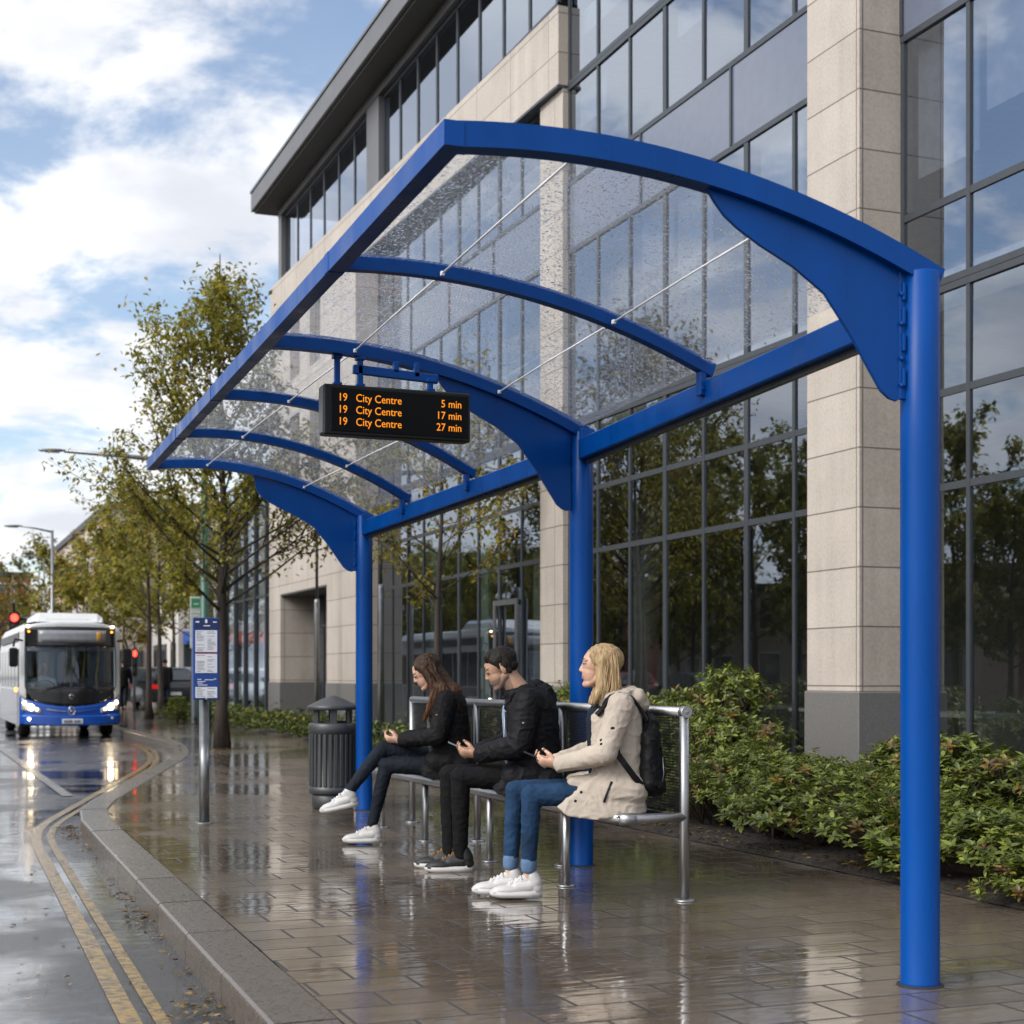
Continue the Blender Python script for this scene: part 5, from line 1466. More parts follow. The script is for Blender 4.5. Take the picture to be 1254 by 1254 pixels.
    # side windows, doors, wheels
    for s in (-1, 1):
        for k in range(6):
            y0 = -BLEN / 2 + .55 + k * 1.12
            m_ = MB(); m_.box((s * (hw - .004), y0 + .52, 1.45), (.03, 1.02, .82), bev=.02); w1 = m_.build('side_window', M['busblack'], b)
        m_ = MB(); m_.box((s * (hw - .002), -.2, 2.12), (.03, BLEN - 1.2, .18), bev=.02); m_.build('side_band', mat('side_dark_band', (.05, .05, .055), .3) if 'side_dark_band' not in bpy.data.materials else bpy.data.materials['side_dark_band'], b)
        for y in (-BLEN / 2 + 1.35, BLEN / 2 - 1.7):
            m_ = MB(); Mx = Matrix.Rotation(R(90), 3, 'Y')
            m_.lathe([(.20, -.11), (.36, -.11), (.385, -.08), (.385, .08), (.36, .11), (.20, .11)], 24, (s * (hw - .16), y, .385), M=Mx); wh = m_.build('wheel', M['tyre'], b)
            m_ = MB(); m_.lathe([(.02, .085), (.10, .11), (.20, .095), (.215, .115)], 20, (s * (hw - .16), y, .385), M=Matrix.Rotation(R(90 * s), 3, 'Y')); m_.build('rim', M['galv'], wh)
    m_ = MB(); m_.box((-hw + .004, -BLEN / 2 + 1.05, .62), (.04, .5, .70), bev=.02); m_.build('side_flap', M['busgrey'], b)
    m_ = MB(); m_.sphere((-hw - .01, -BLEN / 2 + 1.4, 1.0), (.02, .05, .05), 10, 6); m_.build('side_marker', M['amberlamp'], b)
    # inside: floor, dark back, seats, poles, driver
    m_ = MB(); m_.box((0, .3, .30), (BW - .12, BLEN - 1.2, .06)); m_.box((0, 1.6, 1.4), (BW - .2, .05, 1.9)); m_.box((0, -BLEN / 2 + .55, .92), (BW - .25, .35, .12)); m_.build('interior', M['bindark'], b)
    for (x, y) in ((.12, -BLEN / 2 + 1.3), (.40, -BLEN / 2 + 1.7), (.1, -1.2), (.62, -BLEN / 2 + 1.0)):
        m_ = MB(); m_.tube([(x, y, .35), (x, y, 1.3), (x + .05, y, 1.75), (x, y, 2.25)], .02, 8); m_.build('grab_pole', M['yellowpole'], b)
    for (x, y) in ((.6, -1.6), (-.55, -.9), (.6, -.4), (-.55, .3)):
        m_ = MB(); m_.box((x, y, .8), (.42, .1, .9), bev=.04); m_.box((x, y - .22, .6), (.42, .42, .1), bev=.03); m_.build('seat', mat('seat_cloth', (.06, .09, .2), .8) if 'seat_cloth' not in bpy.data.materials else bpy.data.materials['seat_cloth'], b)
    m_ = MB(); m_.tube([(-.48 + .2 * math.cos(a), -BLEN / 2 + .60 + .08 * math.sin(a), 1.05 + .15 * math.sin(a)) for a in [2 * PI * k / 20 for k in range(21)]], .015, 6); m_.build('steering_wheel', M['black'], b)
    return b
bx, by = at_depth(87.5, 32.4)
bus = make_bus('city_bus', (bx, by + BLEN / 2, ROADZ), 0, 'white and blue single deck bus with lit headlights pulling in at the stop')
# driver behind the windscreen
drv = empty('person', (bx - .48, by + 1.02, ROADZ + .33), 0, 'bus driver in a pale shirt seated behind the windscreen', 'person')
organic('body', [('e', (0, -.02, 1.14), (.085, .10, .125)), ('e', (0, -.105, 1.12), (.02, .03, .03)), ('c', (0, .02, .88), (0, 0, 1.04), .055, .05), ('c', (0, .03, .42), (0, .03, .80), .15, .17), ('c', (-.17, .02, .84), (.17, .02, .84), .07, .07),
    ('c', (-.2, .02, .82), (-.25, -.12, .62), .05, .042), ('c', (-.25, -.12, .62), (-.15, -.36, .72), .04, .03), ('c', (.2, .02, .82), (.25, -.12, .62), .05, .042), ('c', (.25, -.12, .62), (.15, -.36, .72), .04, .03), ('e', (-.14, -.39, .73), (.035, .05, .03)), ('e', (.14, -.39, .73), (.035, .05, .03)),
    ('c', (-.1, 0, .30), (-.12, -.42, .36), .085, .07), ('c', (.1, 0, .30), (.12, -.42, .36), .085, .07), ('c', (-.12, -.42, .36), (-.12, -.45, .06), .06, .045), ('c', (.12, -.42, .36), (.12, -.45, .06), .06, .045), ('c', (-.12, -.43, .04), (-.12, -.62, .03), .04, .03), ('c', (.12, -.43, .04), (.12, -.62, .03), .04, .03)],
    M['skin'], drv, .012, 2)
organic('shirt', [('c', (0, .03, .36), (0, .03, .80), .165, .185), ('c', (-.18, .02, .84), (.18, .02, .84), .085, .085), ('c', (-.2, .02, .82), (-.25, -.12, .62), .065, .055), ('c', (.2, .02, .82), (.25, -.12, .62), .065, .055)], M['shirt'], drv, .014, 2)
organic('hair', [('e', (0, .015, 1.185), (.092, .10, .095))], mat('dark_hair', (.03, .022, .018), .6), drv, .012, 1)

# ------------------------------------------------------------------ parked cars
def make_car(loc, rz, paint, label, group='parked cars beyond the trees'):
    c = empty('parked_car', loc, rz, label, 'car', group)
    Lc, Wc = 4.2, 1.76
    side = [(-2.05, .30), (-2.1, .62), (-2.02, .92), (-1.55, 1.38), (-1.3, 1.44), (-.1, 1.46), (.35, 1.38), (1.0, .98), (1.75, .84), (2.06, .66), (2.1, .36), (1.9, .26), (-1.9, .26)]
    m_ = MB(); rows = []
    for x, k in ((-Wc / 2, .0), (-Wc / 2 + .04, 1.0), (-Wc / 2 + .16, 1.0), (Wc / 2 - .16, 1), (Wc / 2 - .04, 1), (Wc / 2, 0)):
        ring = []
        for y, z in side:
            tuck = .16 * max(0, (z - .9) / .55)
            xx = x * (1 - tuck) ; yy = y * (.985 if k == 0 else 1); zz = z if k else .02 + z * .985
            if abs(x) < Wc / 2 - .1: zz += .025 if z > 1.3 else 0
            ring.append(m_.bm.verts.new((xx, yy, zz)))
        rows.append(ring)
    n = len(side)
    for a, b_ in zip(rows[:-1], rows[1:]):
        for k in range(n): m_.face([a[k], a[(k + 1) % n], b_[(k + 1) % n], b_[k]], True)
    m_.face(rows[0]); m_.face(rows[-1])
    m_.build('body', paint, c)
    m_ = MB(); m_.prism([(-.62, -1.95, 1.0), (.62, -1.95, 1.0), (.54, -1.62, 1.34), (-.54, -1.62, 1.34)], (0, -.045, .03)); m_.build('rear_window', M['farglass'], c)
    m_ = MB(); m_.prism([(-.64, .98, 1.01), (.64, .98, 1.01), (.54, .42, 1.36), (-.54, .42, 1.36)], (0, .03, .045)); m_.build('windscreen', M['farglass'], c)
    for s in (-1, 1):
        x = s * (Wc / 2 - .03)
        m_ = MB(); m_.prism([(x, -1.6, .98), (x, .78, .98), (x * .90, .30, 1.34), (x * .90, -1.35, 1.36)], (s * .022, 0, 0)); m_.build('side_window', M['farglass'], c)
        m_ = MB(); m_.box((s * .70, -2.06, .80), (.24, .10, .15), bev=.02); m_.build('tail_light', M['taillamp'], c)
        m_ = MB(); m_.box((s * .66, 2.02, .70), (.3, .12, .12), bev=.02); m_.build('headlight', M['lampcase'], c)
        m_ = MB(); m_.box((s * (Wc / 2 + .07), .62, 1.0), (.16, .08, .11), bev=.02); m_.build('mirror', paint, c)
        for y in (-1.28, 1.3):
            m_ = MB(); m_.lathe([(.18, -.09), (.30, -.09), (.315, -.06), (.315, .06), (.30, .09), (.18, .09)], 20, (s * (Wc / 2 - .10), y, .315), M=Matrix.Rotation(R(90), 3, 'Y')); wh = m_.build('wheel', M['tyre'], c)
            m_ = MB(); m_.lathe([(.02, .06), (.18, .085), (.19, .10)], 16, (s * (Wc / 2 - .10), y, .315), M=Matrix.Rotation(R(90 * s), 3, 'Y')); m_.build('rim', M['galv'], wh)
    m_ = MB(); m_.box((0, -2.11, .56), (.46, .02, .11)); m_.build('number_plate', M['white'], c)
    return c
P_dark = mat('car_dark_paint', (.018, .02, .024), .2, coat=.5); P_silver = mat('car_silver_paint', (.33, .34, .36), .25, .5, coat=.5); P_white = mat('car_white_paint', (.55, .56, .57), .25, coat=.5); P_grey = mat('car_grey_paint', (.12, .13, .15), .25, .3, coat=.5); P_red = mat('car_red_paint', (.28, .02, .03), .25, coat=.5)
for px, t, rz, pm, lab in ((157, 57, 12, P_dark, 'black parked car partly hidden by the bus mirror'), (190, 55, 10, P_dark, 'dark parked car behind the pair of thin tree trunks'), (223, 56, 22, P_silver, 'silver parked car with red tail lights left of the timetable sign'),
                           (291, 58, 62, P_white, 'white parked car seen through the left bays of the glass screen'), (322, 60, 70, P_grey, 'grey parked car seen through the right bays of the glass screen'), (255, 61, 30, P_white, 'white parked car half hidden behind the timetable sign')):
    x, y = at_depth(px, t); make_car((x, y, 0), R(rz), pm, lab)
x, y = at_depth(-6, 62); make_car((x, y, ROADZ), R(180), P_white, 'white car on the road at the left edge of the picture', 'moving traffic')
for k, (y, pm, lab) in enumerate(((44, P_dark, 'dark car across the street mirrored in the long glass bay'), (50.5, P_red, 'red car across the street mirrored in the long glass bay'), (72, P_silver, 'silver car across the street mirrored behind the seated man'), (80, P_red, 'red car across the street mirrored behind the dark haired woman'))):
    make_car((-6.6, y, ROADZ), 0, pm, lab, 'cars across the street')
bus2 = copy_tree(bus); bus2['label'] = 'second white and blue bus across the street mirrored in the glass'; bus2.location = (-3.6, 64, ROADZ); bus2.rotation_euler.z = R(180)

# ------------------------------------------------------------------ lamps and signals
def street_lamp(loc, h, arm, rz, polem, label, r=.06):
    l = empty('street_lamp', loc, R(rz), label, 'street lamp', 'street lamps')
    m_ = MB(); m_.lathe([(r * 1.5, 0), (r * 1.5, .9), (r, 1.0), (r * .75, h)], 16); m_.build('pole', polem, l)
    m_ = MB(); m_.tube([(0, 0, h - .06), (-arm * .5, 0, h + .04), (-arm, 0, h + .10)], [r * .6, r * .5, r * .4], 10); m_.build('arm', M['galv'], l)
    m_ = MB(); m_.lathe([(.02, -.30), (.07, -.25), (.09, -.05), (.085, .16), (.035, .28)], 14, (-arm - .25, 0, h + .10), M=Matrix.Rotation(R(88), 3, 'Y') @ Matrix.Diagonal((.45, 1, 1))); hd = m_.build('lamp_head', M['galv'], l)
    m_ = MB(); m_.box((-arm - .25, 0, h + .06), (.30, .12, .02), bev=.005); m_.build('lens', M['lens'], hd)
    return l
gx, gy = at_depth(250.5, 35.5)
street_lamp((gx, gy, 0), 6.05, 3.1, 0, M['green_pole'], 'green street lamp post with a long arm rising out of the street tree', .105)
x, y = at_depth(64, 52); street_lamp((x, y, 0), 6.05, 1.0, 0, M['galv'], 'grey street lamp with a short arm above the bus roof')
x, y = at_depth(54, 74); street_lamp((x, y, 0), 6.75, .55, 0, M['galv'], 'farthest street lamp, small and just left of the tall grey one')
def slim_post(px, X, h, lab):
    y = at_x(px, X); l = empty('slim_post', (X, y, 0), 0, lab, 'post', 'slim grey posts beside the facade')
    m_ = MB(); m_.lathe([(.055, 0), (.055, 2.6), (.04, 2.66)], 14); m_.build('base_tube', M['galv'], l)
    m_ = MB(); m_.lathe([(.032, 2.66), (.028, h)], 12); m_.build('upper_tube', M['frame'], l)
    m_ = MB(); m_.sphere((0, 0, h), .07, 10, 8); m_.build('cap', M['frame'], l)
slim_post(388, 7.45, 5.2, 'slim grey post in front of the entrance opening'); slim_post(466, 7.2, 3.6, 'slim grey post just right of the far blue shelter post')
# dark pole with a pale green sign next to the green lamp
x, y = at_depth(238, 37.5)
sp_ = empty('street_sign', (x, y, 0), 0, 'pale green and white plate on a dark pole beside the green lamp post', 'sign')
m_ = MB(); m_.lathe([(.10, 0), (.10, .02), (.075, .03), (.07, 3.0)], 14); m_.build('pole', M['frame'], sp_)
m_ = MB(); m_.box((.05, -.09, 2.45), (.33, .03, 1.25), bev=.01); pl = m_.build('plate', mat('sign_pale', (.42, .46, .42), .45), sp_)
m_ = MB(); m_.box((.05, -.108, 2.92), (.29, .008, .22)); m_.build('green_field', mat('sign_green', (.03, .22, .10), .45), pl)
m_ = MB()
for z, l in ((2.7, .2), (2.62, .14), (2.54, .18), (2.9, .12)): m_.box((.02, -.1135, z), (l, .004, .025))
m_.build('print', M['white'], pl)
def signal(loc, z, mast, lab, back=False):
    s = empty('traffic_light', loc, 0, lab, 'traffic light', 'traffic lights')
    mx = mast
    m_ = MB(); m_.lathe([(.09, 0), (.08, 1.0), (.07, z + .5)], 12, (mx, 0, 0)); m_.build('pole', M['frame'], s)
    if mx: m_ = MB(); m_.tube([(mx, 0, z + .28), (.1, 0, z + .28)], .05, 8); m_.build('arm', M['frame'], s)
    m_ = MB(); m_.box((0, -.12, z), (.30, .22, .95), bev=.03); m_.box((0, -.0, z + .6), (.07, .07, .3)); hd = m_.build('housing', M['black'], s)
    for k, mt in enumerate(('redlamp', 'lens', 'lens')):
        zz = z + .3 - .3 * k
        m_ = MB(); m_.sphere((0, -.235, zz), (.115, .03, .115), 16, 8); m_.build('lamp', M[mt] if k == 0 else M['bindark'], hd)
        m_ = MB(); m_.tube([(.125 * math.cos(a), -.30, zz + .125 * math.sin(a)) for a in [R(200) - R(220) * j / 10 for j in range(11)]], .012, 5); m_.build('visor', M['black'], hd)
    return s
x, y = at_depth(17, 47); signal((x, y, ROADZ), 2.75, 1.9, 'red traffic light on a mast arm left of the bus')
x, y = at_depth(164.5, 50); sg = signal((x, y, 0), 1.75, 0, 'traffic light showing red among the trunks right of the bus'); sg.scale = (.55, .55, .92)
# ------------------------------------------------------------------ people
def cloth(name, col, rough=.85, bump=.35, bscale=14, var=.12, sheen=0.0, stretch=None):
    return mat(name, col, rough, 0, var=var, scale=6, bump=bump, bscale=bscale, spec=.13, bdist=.02, stretch=stretch)
def hairmat(name, c1, c2, stretch=(30, 30, 2.2)):
    m, nt, out = newmat(name); p = N(nt, 'ShaderNodeBsdfPrincipled', Roughness=.42)
    p.inputs['Specular IOR Level'].default_value = .14
    tc = N(nt, 'ShaderNodeTexCoord'); mp = N(nt, 'ShaderNodeMapping'); mp.inputs['Scale'].default_value = stretch; L(nt, tc, 'Object', mp, 'Vector')
    nz = N(nt, 'ShaderNodeTexNoise', Scale=2.5, Detail=6.0, Roughness=.65); L(nt, mp, 'Vector', nz, 'Vector')
    mr = N(nt, 'ShaderNodeMapRange'); mr.inputs['From Min'].default_value = .34; mr.inputs['From Max'].default_value = .66; L(nt, nz, 'Fac', mr, 'Value')
    mx = N(nt, 'ShaderNodeMix', data_type='RGBA'); mx.inputs[6].default_value = rgb(c1); mx.inputs[7].default_value = rgb(c2); L(nt, mr, 'Result', mx, 0); L(nt, mx, 2, p, 'Base Color')
    b = N(nt, 'ShaderNodeBump', Strength=.7, Distance=.006); L(nt, nz, 'Fac', b, 'Height'); L(nt, b, 'Normal', p, 'Normal'); L(nt, p, 'BSDF', out, 'Surface'); return m
def hairtip(name, c1, c2, c3, z0, z1):
    """long hair whose own dye lightens towards the ends (ombre)"""
    m = hairmat(name, c1, c2); nt = m.node_tree
    p = [n for n in nt.nodes if n.type == 'BSDF_PRINCIPLED'][0]; src = p.inputs['Base Color'].links[0].from_node
    tc = N(nt, 'ShaderNodeTexCoord'); sp = N(nt, 'ShaderNodeSeparateXYZ'); L(nt, tc, 'Object', sp, 'Vector')
    mr = N(nt, 'ShaderNodeMapRange'); mr.inputs['From Min'].default_value = z0; mr.inputs['From Max'].default_value = z1; mr.inputs['To Min'].default_value = 1; mr.inputs['To Max'].default_value = 0; L(nt, sp, 'Z', mr, 'Value')
    mx = N(nt, 'ShaderNodeMix', data_type='RGBA', blend_type='MIX'); L(nt, mr, 'Result', mx, 0); L(nt, src, 2, mx, 6)
    m2 = N(nt, 'ShaderNodeMix', data_type='RGBA', blend_type='MULTIPLY'); m2.inputs[0].default_value = 1; m2.inputs[7].default_value = rgb(c3); L(nt, src, 2, m2, 6); L(nt, m2, 2, mx, 7)
    L(nt, mx, 2, p, 'Base Color'); return m
def skinmat(name, col):
    m = mat(name, col, .46, 0, var=.07, scale=30, bump=.05, bscale=180, spec=.4)
    p = [n for n in m.node_tree.nodes if n.type == 'BSDF_PRINCIPLED'][0]
    p.inputs['Subsurface Weight'].default_value = .12; p.inputs['Subsurface Radius'].default_value = (.012, .005, .003); p.inputs['Subsurface Scale'].default_value = 1.0
    return m
M['skin_f'] = skinmat('skin_fair', (.50, .30, .215)); M['skin_m'] = skinmat('skin_olive', (.40, .235, .16)); M['skin_b'] = skinmat('skin_light', (.52, .315, .225))
M['lips_f'] = mat('lips', (.40, .19, .15), .4, var=.05); M['lips_m'] = mat('lips_muted', (.30, .14, .11), .45, var=.05)
M['stubble'] = skinmat('stubble_skin', (.235, .15, .112))
M['eyewhite'] = mat('eye_white', (.55, .53, .51), .2, var=.02); M['iris'] = mat('iris', (.03, .04, .05), .2); M['lash'] = mat('lash', (.02, .014, .012), .6)
M['hair_dark'] = hairmat('hair_near_black', (.006, .0045, .004), (.022, .016, .013), (24, 24, 8))
M['hair_brown'] = hairtip('hair_brown', (.016, .009, .006), (.060, .032, .018), (2.7, 2.1, 1.55), .92, 1.16)
M['hair_blonde'] = hairmat('hair_blonde', (.20, .125, .062), (.50, .36, .20))
M['jacket_b'] = cloth('black_jacket_cloth', (.0065, .0065, .0072), .7, .5, 9)
M['jacket_m'] = cloth('black_padded_cloth', (.0075, .0075, .009), .62, .6, 8)
M['parka'] = cloth('cream_parka_cloth', (.41, .352, .292), .8, .45, 9, .07)
M['jeans_b'] = cloth('blue_denim', (.014, .036, .078), .9, .35, 14, .40)
M['jeans_d'] = cloth('dark_denim', (.010, .013, .019), .8, .35, 10, .25)
M['jeans_k'] = cloth('black_denim', (.0062, .0062, .007), .85, .35, 10, .25)
M['denimcuff'] = cloth('denim_turnup', (.09, .15, .25), .85, .3, 30)
M['navy'] = cloth('navy_knit', (.012, .018, .030), .85, .3, 40); M['collar'] = cloth('pale_blue_shirt', (.22, .30, .44), .8, .2, 30); M['greytop'] = cloth('grey_top', (.09, .09, .095), .85)
M['sneaker'] = mat('white_sneaker', (.43, .42, .41), .5, var=.05, bump=.08, bscale=90); M['sole_w'] = mat('white_sole', (.45, .44, .425), .55, var=.05); M['sneaker_k'] = mat('black_sneaker', (.006, .006, .0065), .6, var=.2); M['lace_w'] = mat('white_lace', (.66, .65, .63), .7); M['lace_o'] = mat('ochre_lace', (.24, .12, .025), .6)
M['phoneglass'] = mat('phone_glass', (.012, .013, .016), .1, spec=.7); M['phonecase'] = mat('phone_case', (.02, .021, .024), .3); M['phonecase2'] = mat('phone_silver_edge', (.35, .36, .38), .3, .7)
M['packcloth'] = cloth('black_pack_nylon', (.010, .010, .011), .5, .5, 12)

def hmat(C, pitch, yaw=0.0, s=1.0):
    return Matrix.Translation(V(C)) @ Matrix.Rotation(yaw, 4, 'Z') @ Matrix.Rotation(pitch, 4, 'Y') @ Matrix.Diagonal((s, s, s, 1))
def head_prims(Mh, neck_base, male=False):
    Rm = Mh.to_3x3()
    sc = Mh.to_scale()[0]
    T = lambda p: Mh @ V(p)
    e = lambda c, r: ('e', T(c), tuple(q * sc for q in r), Rm.normalized())
    c_ = lambda a, b, r0, r1: ('c', T(a), T(b), r0 * sc, r1 * sc)
    j = 1.08 if male else 1.0
    P = [e((-.012, 0, .035), (.096, .076, .078)), e((.030, 0, .02), (.058, .064, .075)), e((.034, 0, -.03), (.053, .056 * j, .072)),
         c_((-.012, .046 * j, -.045), (.050, .018, -.088), .022, .021), c_((-.012, -.046 * j, -.045), (.050, -.018, -.088), .022, .021), e((.022, 0, -.052), (.056, .051 * j, .054)), e((.012, 0, -.07), (.05, .038, .034)),
         e((.064, 0, -.092), (.019, .021 * j, .018)), c_((.080, 0, .022), (.0955, 0, -.018), .0068, .0092), e((.087, 0, -.0225), (.0125, .0150, .0075)),
         e((.0805, 0, -.0490), (.0095, .0165, .0050)), e((.0785, 0, -.0598), (.0095, .0155, .0056)),
         e((.072, .027, .034), (.016, .026, .0095)), e((.072, -.027, .034), (.016, .026, .0095)), 
         e((-.014, .073, -.004), (.0165, .0068, .028)), e((-.014, -.073, -.004), (.0165, .0068, .028)),
         ('c', T((-.022, 0, -.05)), V(neck_base), .056 * j * sc, .062 * j)]
    return P
def face_bits(root, Mh, skin, lidded=True, male=False):
    T = Mh; nrm = Mh.to_3x3().normalized()
    for s in (1, -1):
        m_ = MB(); m_.sphere(T @ V((.0715, s * .031, .0125)), .0118, 14, 10); ey = m_.build('eye', M['eyewhite'], root)
        m_ = MB(); m_.sphere(T @ V((.0795, s * .0315, .0085 if lidded else .0125)), (.0042, .0055, .0055), 10, 8, nrm); m_.build('iris', M['iris'], ey)
        m_ = MB(); m_.sphere(T @ V((.0722, s * .031, .0165 if lidded else .021)), (.0122, .0132, .0095), 14, 8, nrm); m_.build('eyelid', skin, ey)
        zl = .0085 if lidded else .0155
        m_ = MB(); m_.tube([T @ V((.066, s * .044, zl + .0005)), T @ V((.0795, s * .040, zl - .001)), T @ V((.0855, s * .031, zl - .0005)), T @ V((.082, s * .021, zl))], [.002, .0032, .0032, .002], 6); m_.build('eyelash', M['lash'], ey)
        m_ = MB(); m_.tube([T @ V((.064, s * .051, .034)), T @ V((.0805, s * .040, .041)), T @ V((.0885, s * .026, .039)), T @ V((.0885, s * .014, .034))], [.002, .0046 if male else .0032, .005 if male else .0036, .003], 6); m_.build('eyebrow', M['lash'], root)
def hand_prims(w_, d, n, up, k=1.0, curls=(.42, .62, .5)):
    """palm, four fingers, thumb; n = palm normal, up = side the thumb lies on"""
    w_ = V(w_); d = V(d).normalized(); n = V(n); n = (n - d * n.dot(d)).normalized(); s = d.cross(n); s = s if s.dot(V(up)) > 0 else -s
    P = [('c', w_ + d * .012, w_ + d * .078 * k + s * .004, .026 * k, .034 * k, (n, .50))]
    for i, ln in enumerate((.070, .079, .074, .058)):
        q = w_ + d * (.086 * k - .004 * abs(i - 1)) + s * (.031 - .0208 * i) * k; dd = d.copy(); nn = n.copy(); r_ = .0082 * k
        for a, f in zip(curls, (.44, .32, .26)):
            a = a * (1 + .07 * i)
            dd, nn = (dd * math.cos(a) + nn * math.sin(a)), (nn * math.cos(a) - dd * math.sin(a))
            q2 = q + dd * ln * f * k; P.append(('c', q, q2, r_, r_ * .9)); q = q2; r_ *= .9
    b = w_ + d * .028 * k + s * .024 * k + n * .008; d1 = (d * .62 + s * .55 + n * .42).normalized(); d2 = (d * .9 + s * .05 + n * .55).normalized()
    P += [('c', b, b + d1 * .040 * k, .0145 * k, .0115 * k), ('c', b + d1 * .040 * k, b + d1 * .040 * k + d2 * .033 * k, .0108 * k, .0085 * k)]
    return P
def shoe(root, ankle, fdir, mats, lace, k=1.0, label=None):
    """upper with separate sole and laces; ankle joint sits .095 above the sole"""
    A = V(ankle); f = V(fdir).normalized(); side = V((0, 0, 1)).cross(f).normalized(); u = f.cross(side)
    Mx = Matrix((f, side, u)).transposed()
    T = lambda p: A + Mx @ (V(p) * k)
    up = [('e', T((-.035, 0, -.045)), (.043 * k, .037 * k, .045 * k), Mx), ('c', T((-.035, 0, -.015)), T((-.022, 0, .015)), .040 * k, .038 * k), ('c', T((-.01, 0, -.035)), T((.06, 0, -.045)), .041 * k, .038 * k), ('e', T((.11, .0, -.058)), (.085 * k, .045 * k, .031 * k), Mx), ('e', T((.15, -.004, -.066)), (.055 * k, .043 * k, .026 * k), Mx), ('c', T((.005, 0, .0)), T((.095, 0, -.038)), .028 * k, .024 * k)]
    o = organic('shoe', up, M[mats[0]], root, .0045, 3)
    if label: o['label'] = label
    m_ = MB(); outl = []
    for j in range(32):
        a = 2 * PI * j / 32; cx, cy = math.cos(a), math.sin(a)
        x = .065 + .140 * cx; w0 = .040 + .010 * max(0, (x - .05) / .12) * (1 if x < .17 else max(0, (.21 - x) / .04))
        outl.append((x, cy * w0 * (1.05 - .1 * cx) * (abs(cy) ** -.12 if abs(cy) > .05 else 1), 0))
    lo = [m_.bm.verts.new(T((x * .99, y * .96, -.095 + (.012 * max(0, (x - .13) / .08) ** 2)))) for x, y, _ in outl]
    hi = [m_.bm.verts.new(T((x * 1.01, y * 1.04, -.064 + (.010 if x < -.03 else 0)))) for x, y, _ in outl]
    for j in range(32): m_.face([lo[j], lo[(j + 1) % 32], hi[(j + 1) % 32], hi[j]], True)
    m_.face(lo[::-1]); m_.face(hi); m_.build('sole', M[mats[1]], o)
    m_ = MB()
    for j in range(5):
        x = .030 + .018 * j; z = .0295 - .42 * (x - .005)
        sgn = 1 if j % 2 else -1
        m_.tube([T((x - .006 * sgn, -.022, z - .013)), T((x, 0, z)), T((x + .006 * sgn, .022, z - .013))], .0038 * k, 6)
    m_.tube([T((.022, -.02, .010)), T((.012, 0, .026)), T((.022, .02, .010))], .006 * k, 6)
    m_.tube([T((.03, 0, .012)), T((.045, .022, .020)), T((.035, .028, .002))], .003 * k, 6)
    m_.build('laces', M[lace], o)
    return o
def wrinkle(amp, sc, seed=0.0, st=(1, 1, 1)):
    def f(co, n):
        p = V((co.x * sc * st[0] + seed, co.y * sc * st[1], co.z * sc * st[2]))
        q = p + V((noise.noise(p * .6), noise.noise(p * .6 + V((9, 0, 0))), 0)) * .8
        a = 1 - abs(noise.noise(q)) * 2.0; b = 1 - abs(noise.noise(q * 1.9 + V((5, 1, 2)))) * 2.0
        return amp * (max(0, a) ** 3 * 1.25 + max(0, b) ** 3 * .55 - .45)
    return f
def strands(amp, fr, seed=0.0):
    def f(co, n):
        return amp * (noise.noise(V((co.x * fr + seed, co.y * fr, co.z * fr * .13))) + .5 * noise.noise(V((co.x * fr * 2.2, co.y * fr * 2.2 + seed, co.z * fr * .25))))
    return f
def lock(m_, pts, r, n=6):
    """one tapering lock of hair"""
    rs = [r * max(.12, math.sin(PI * min(.98, .22 + .78 * i / (len(pts) - 1)))) for i in range(len(pts))]
    m_.tube(pts, rs, n)

def place(name_label, px, X, yaw, dy=0.0):
    y = at_x(px, X) + dy
    return empty('person', (X, y, 0), R(180 - yaw), name_label, 'person', 'people waiting on the bench')
def phone_at(root, c, tilt, label, edge='phonecase', yaw=0):
    Mw = Matrix.Translation(root.location) @ root.rotation_euler.to_matrix().to_4x4()
    Ml = Matrix.Translation(V(c)) @ Matrix.Rotation(R(yaw), 4, 'Z') @ Matrix.Rotation(-tilt, 4, 'Y')
    W_ = Mw @ Ml
    p = empty('phone', W_.to_translation(), 0, label, 'phone', 'phones in hand'); p.rotation_euler = W_.to_euler()
    m_ = MB(); m_.box((0, 0, 0), (.152, .074, .0085), bev=.003); m_.build('case', M[edge], p)
    m_ = MB(); m_.box((0, 0, .0046), (.144, .067, .0012)); m_.build('screen', M['phoneglass'], p)
    return p

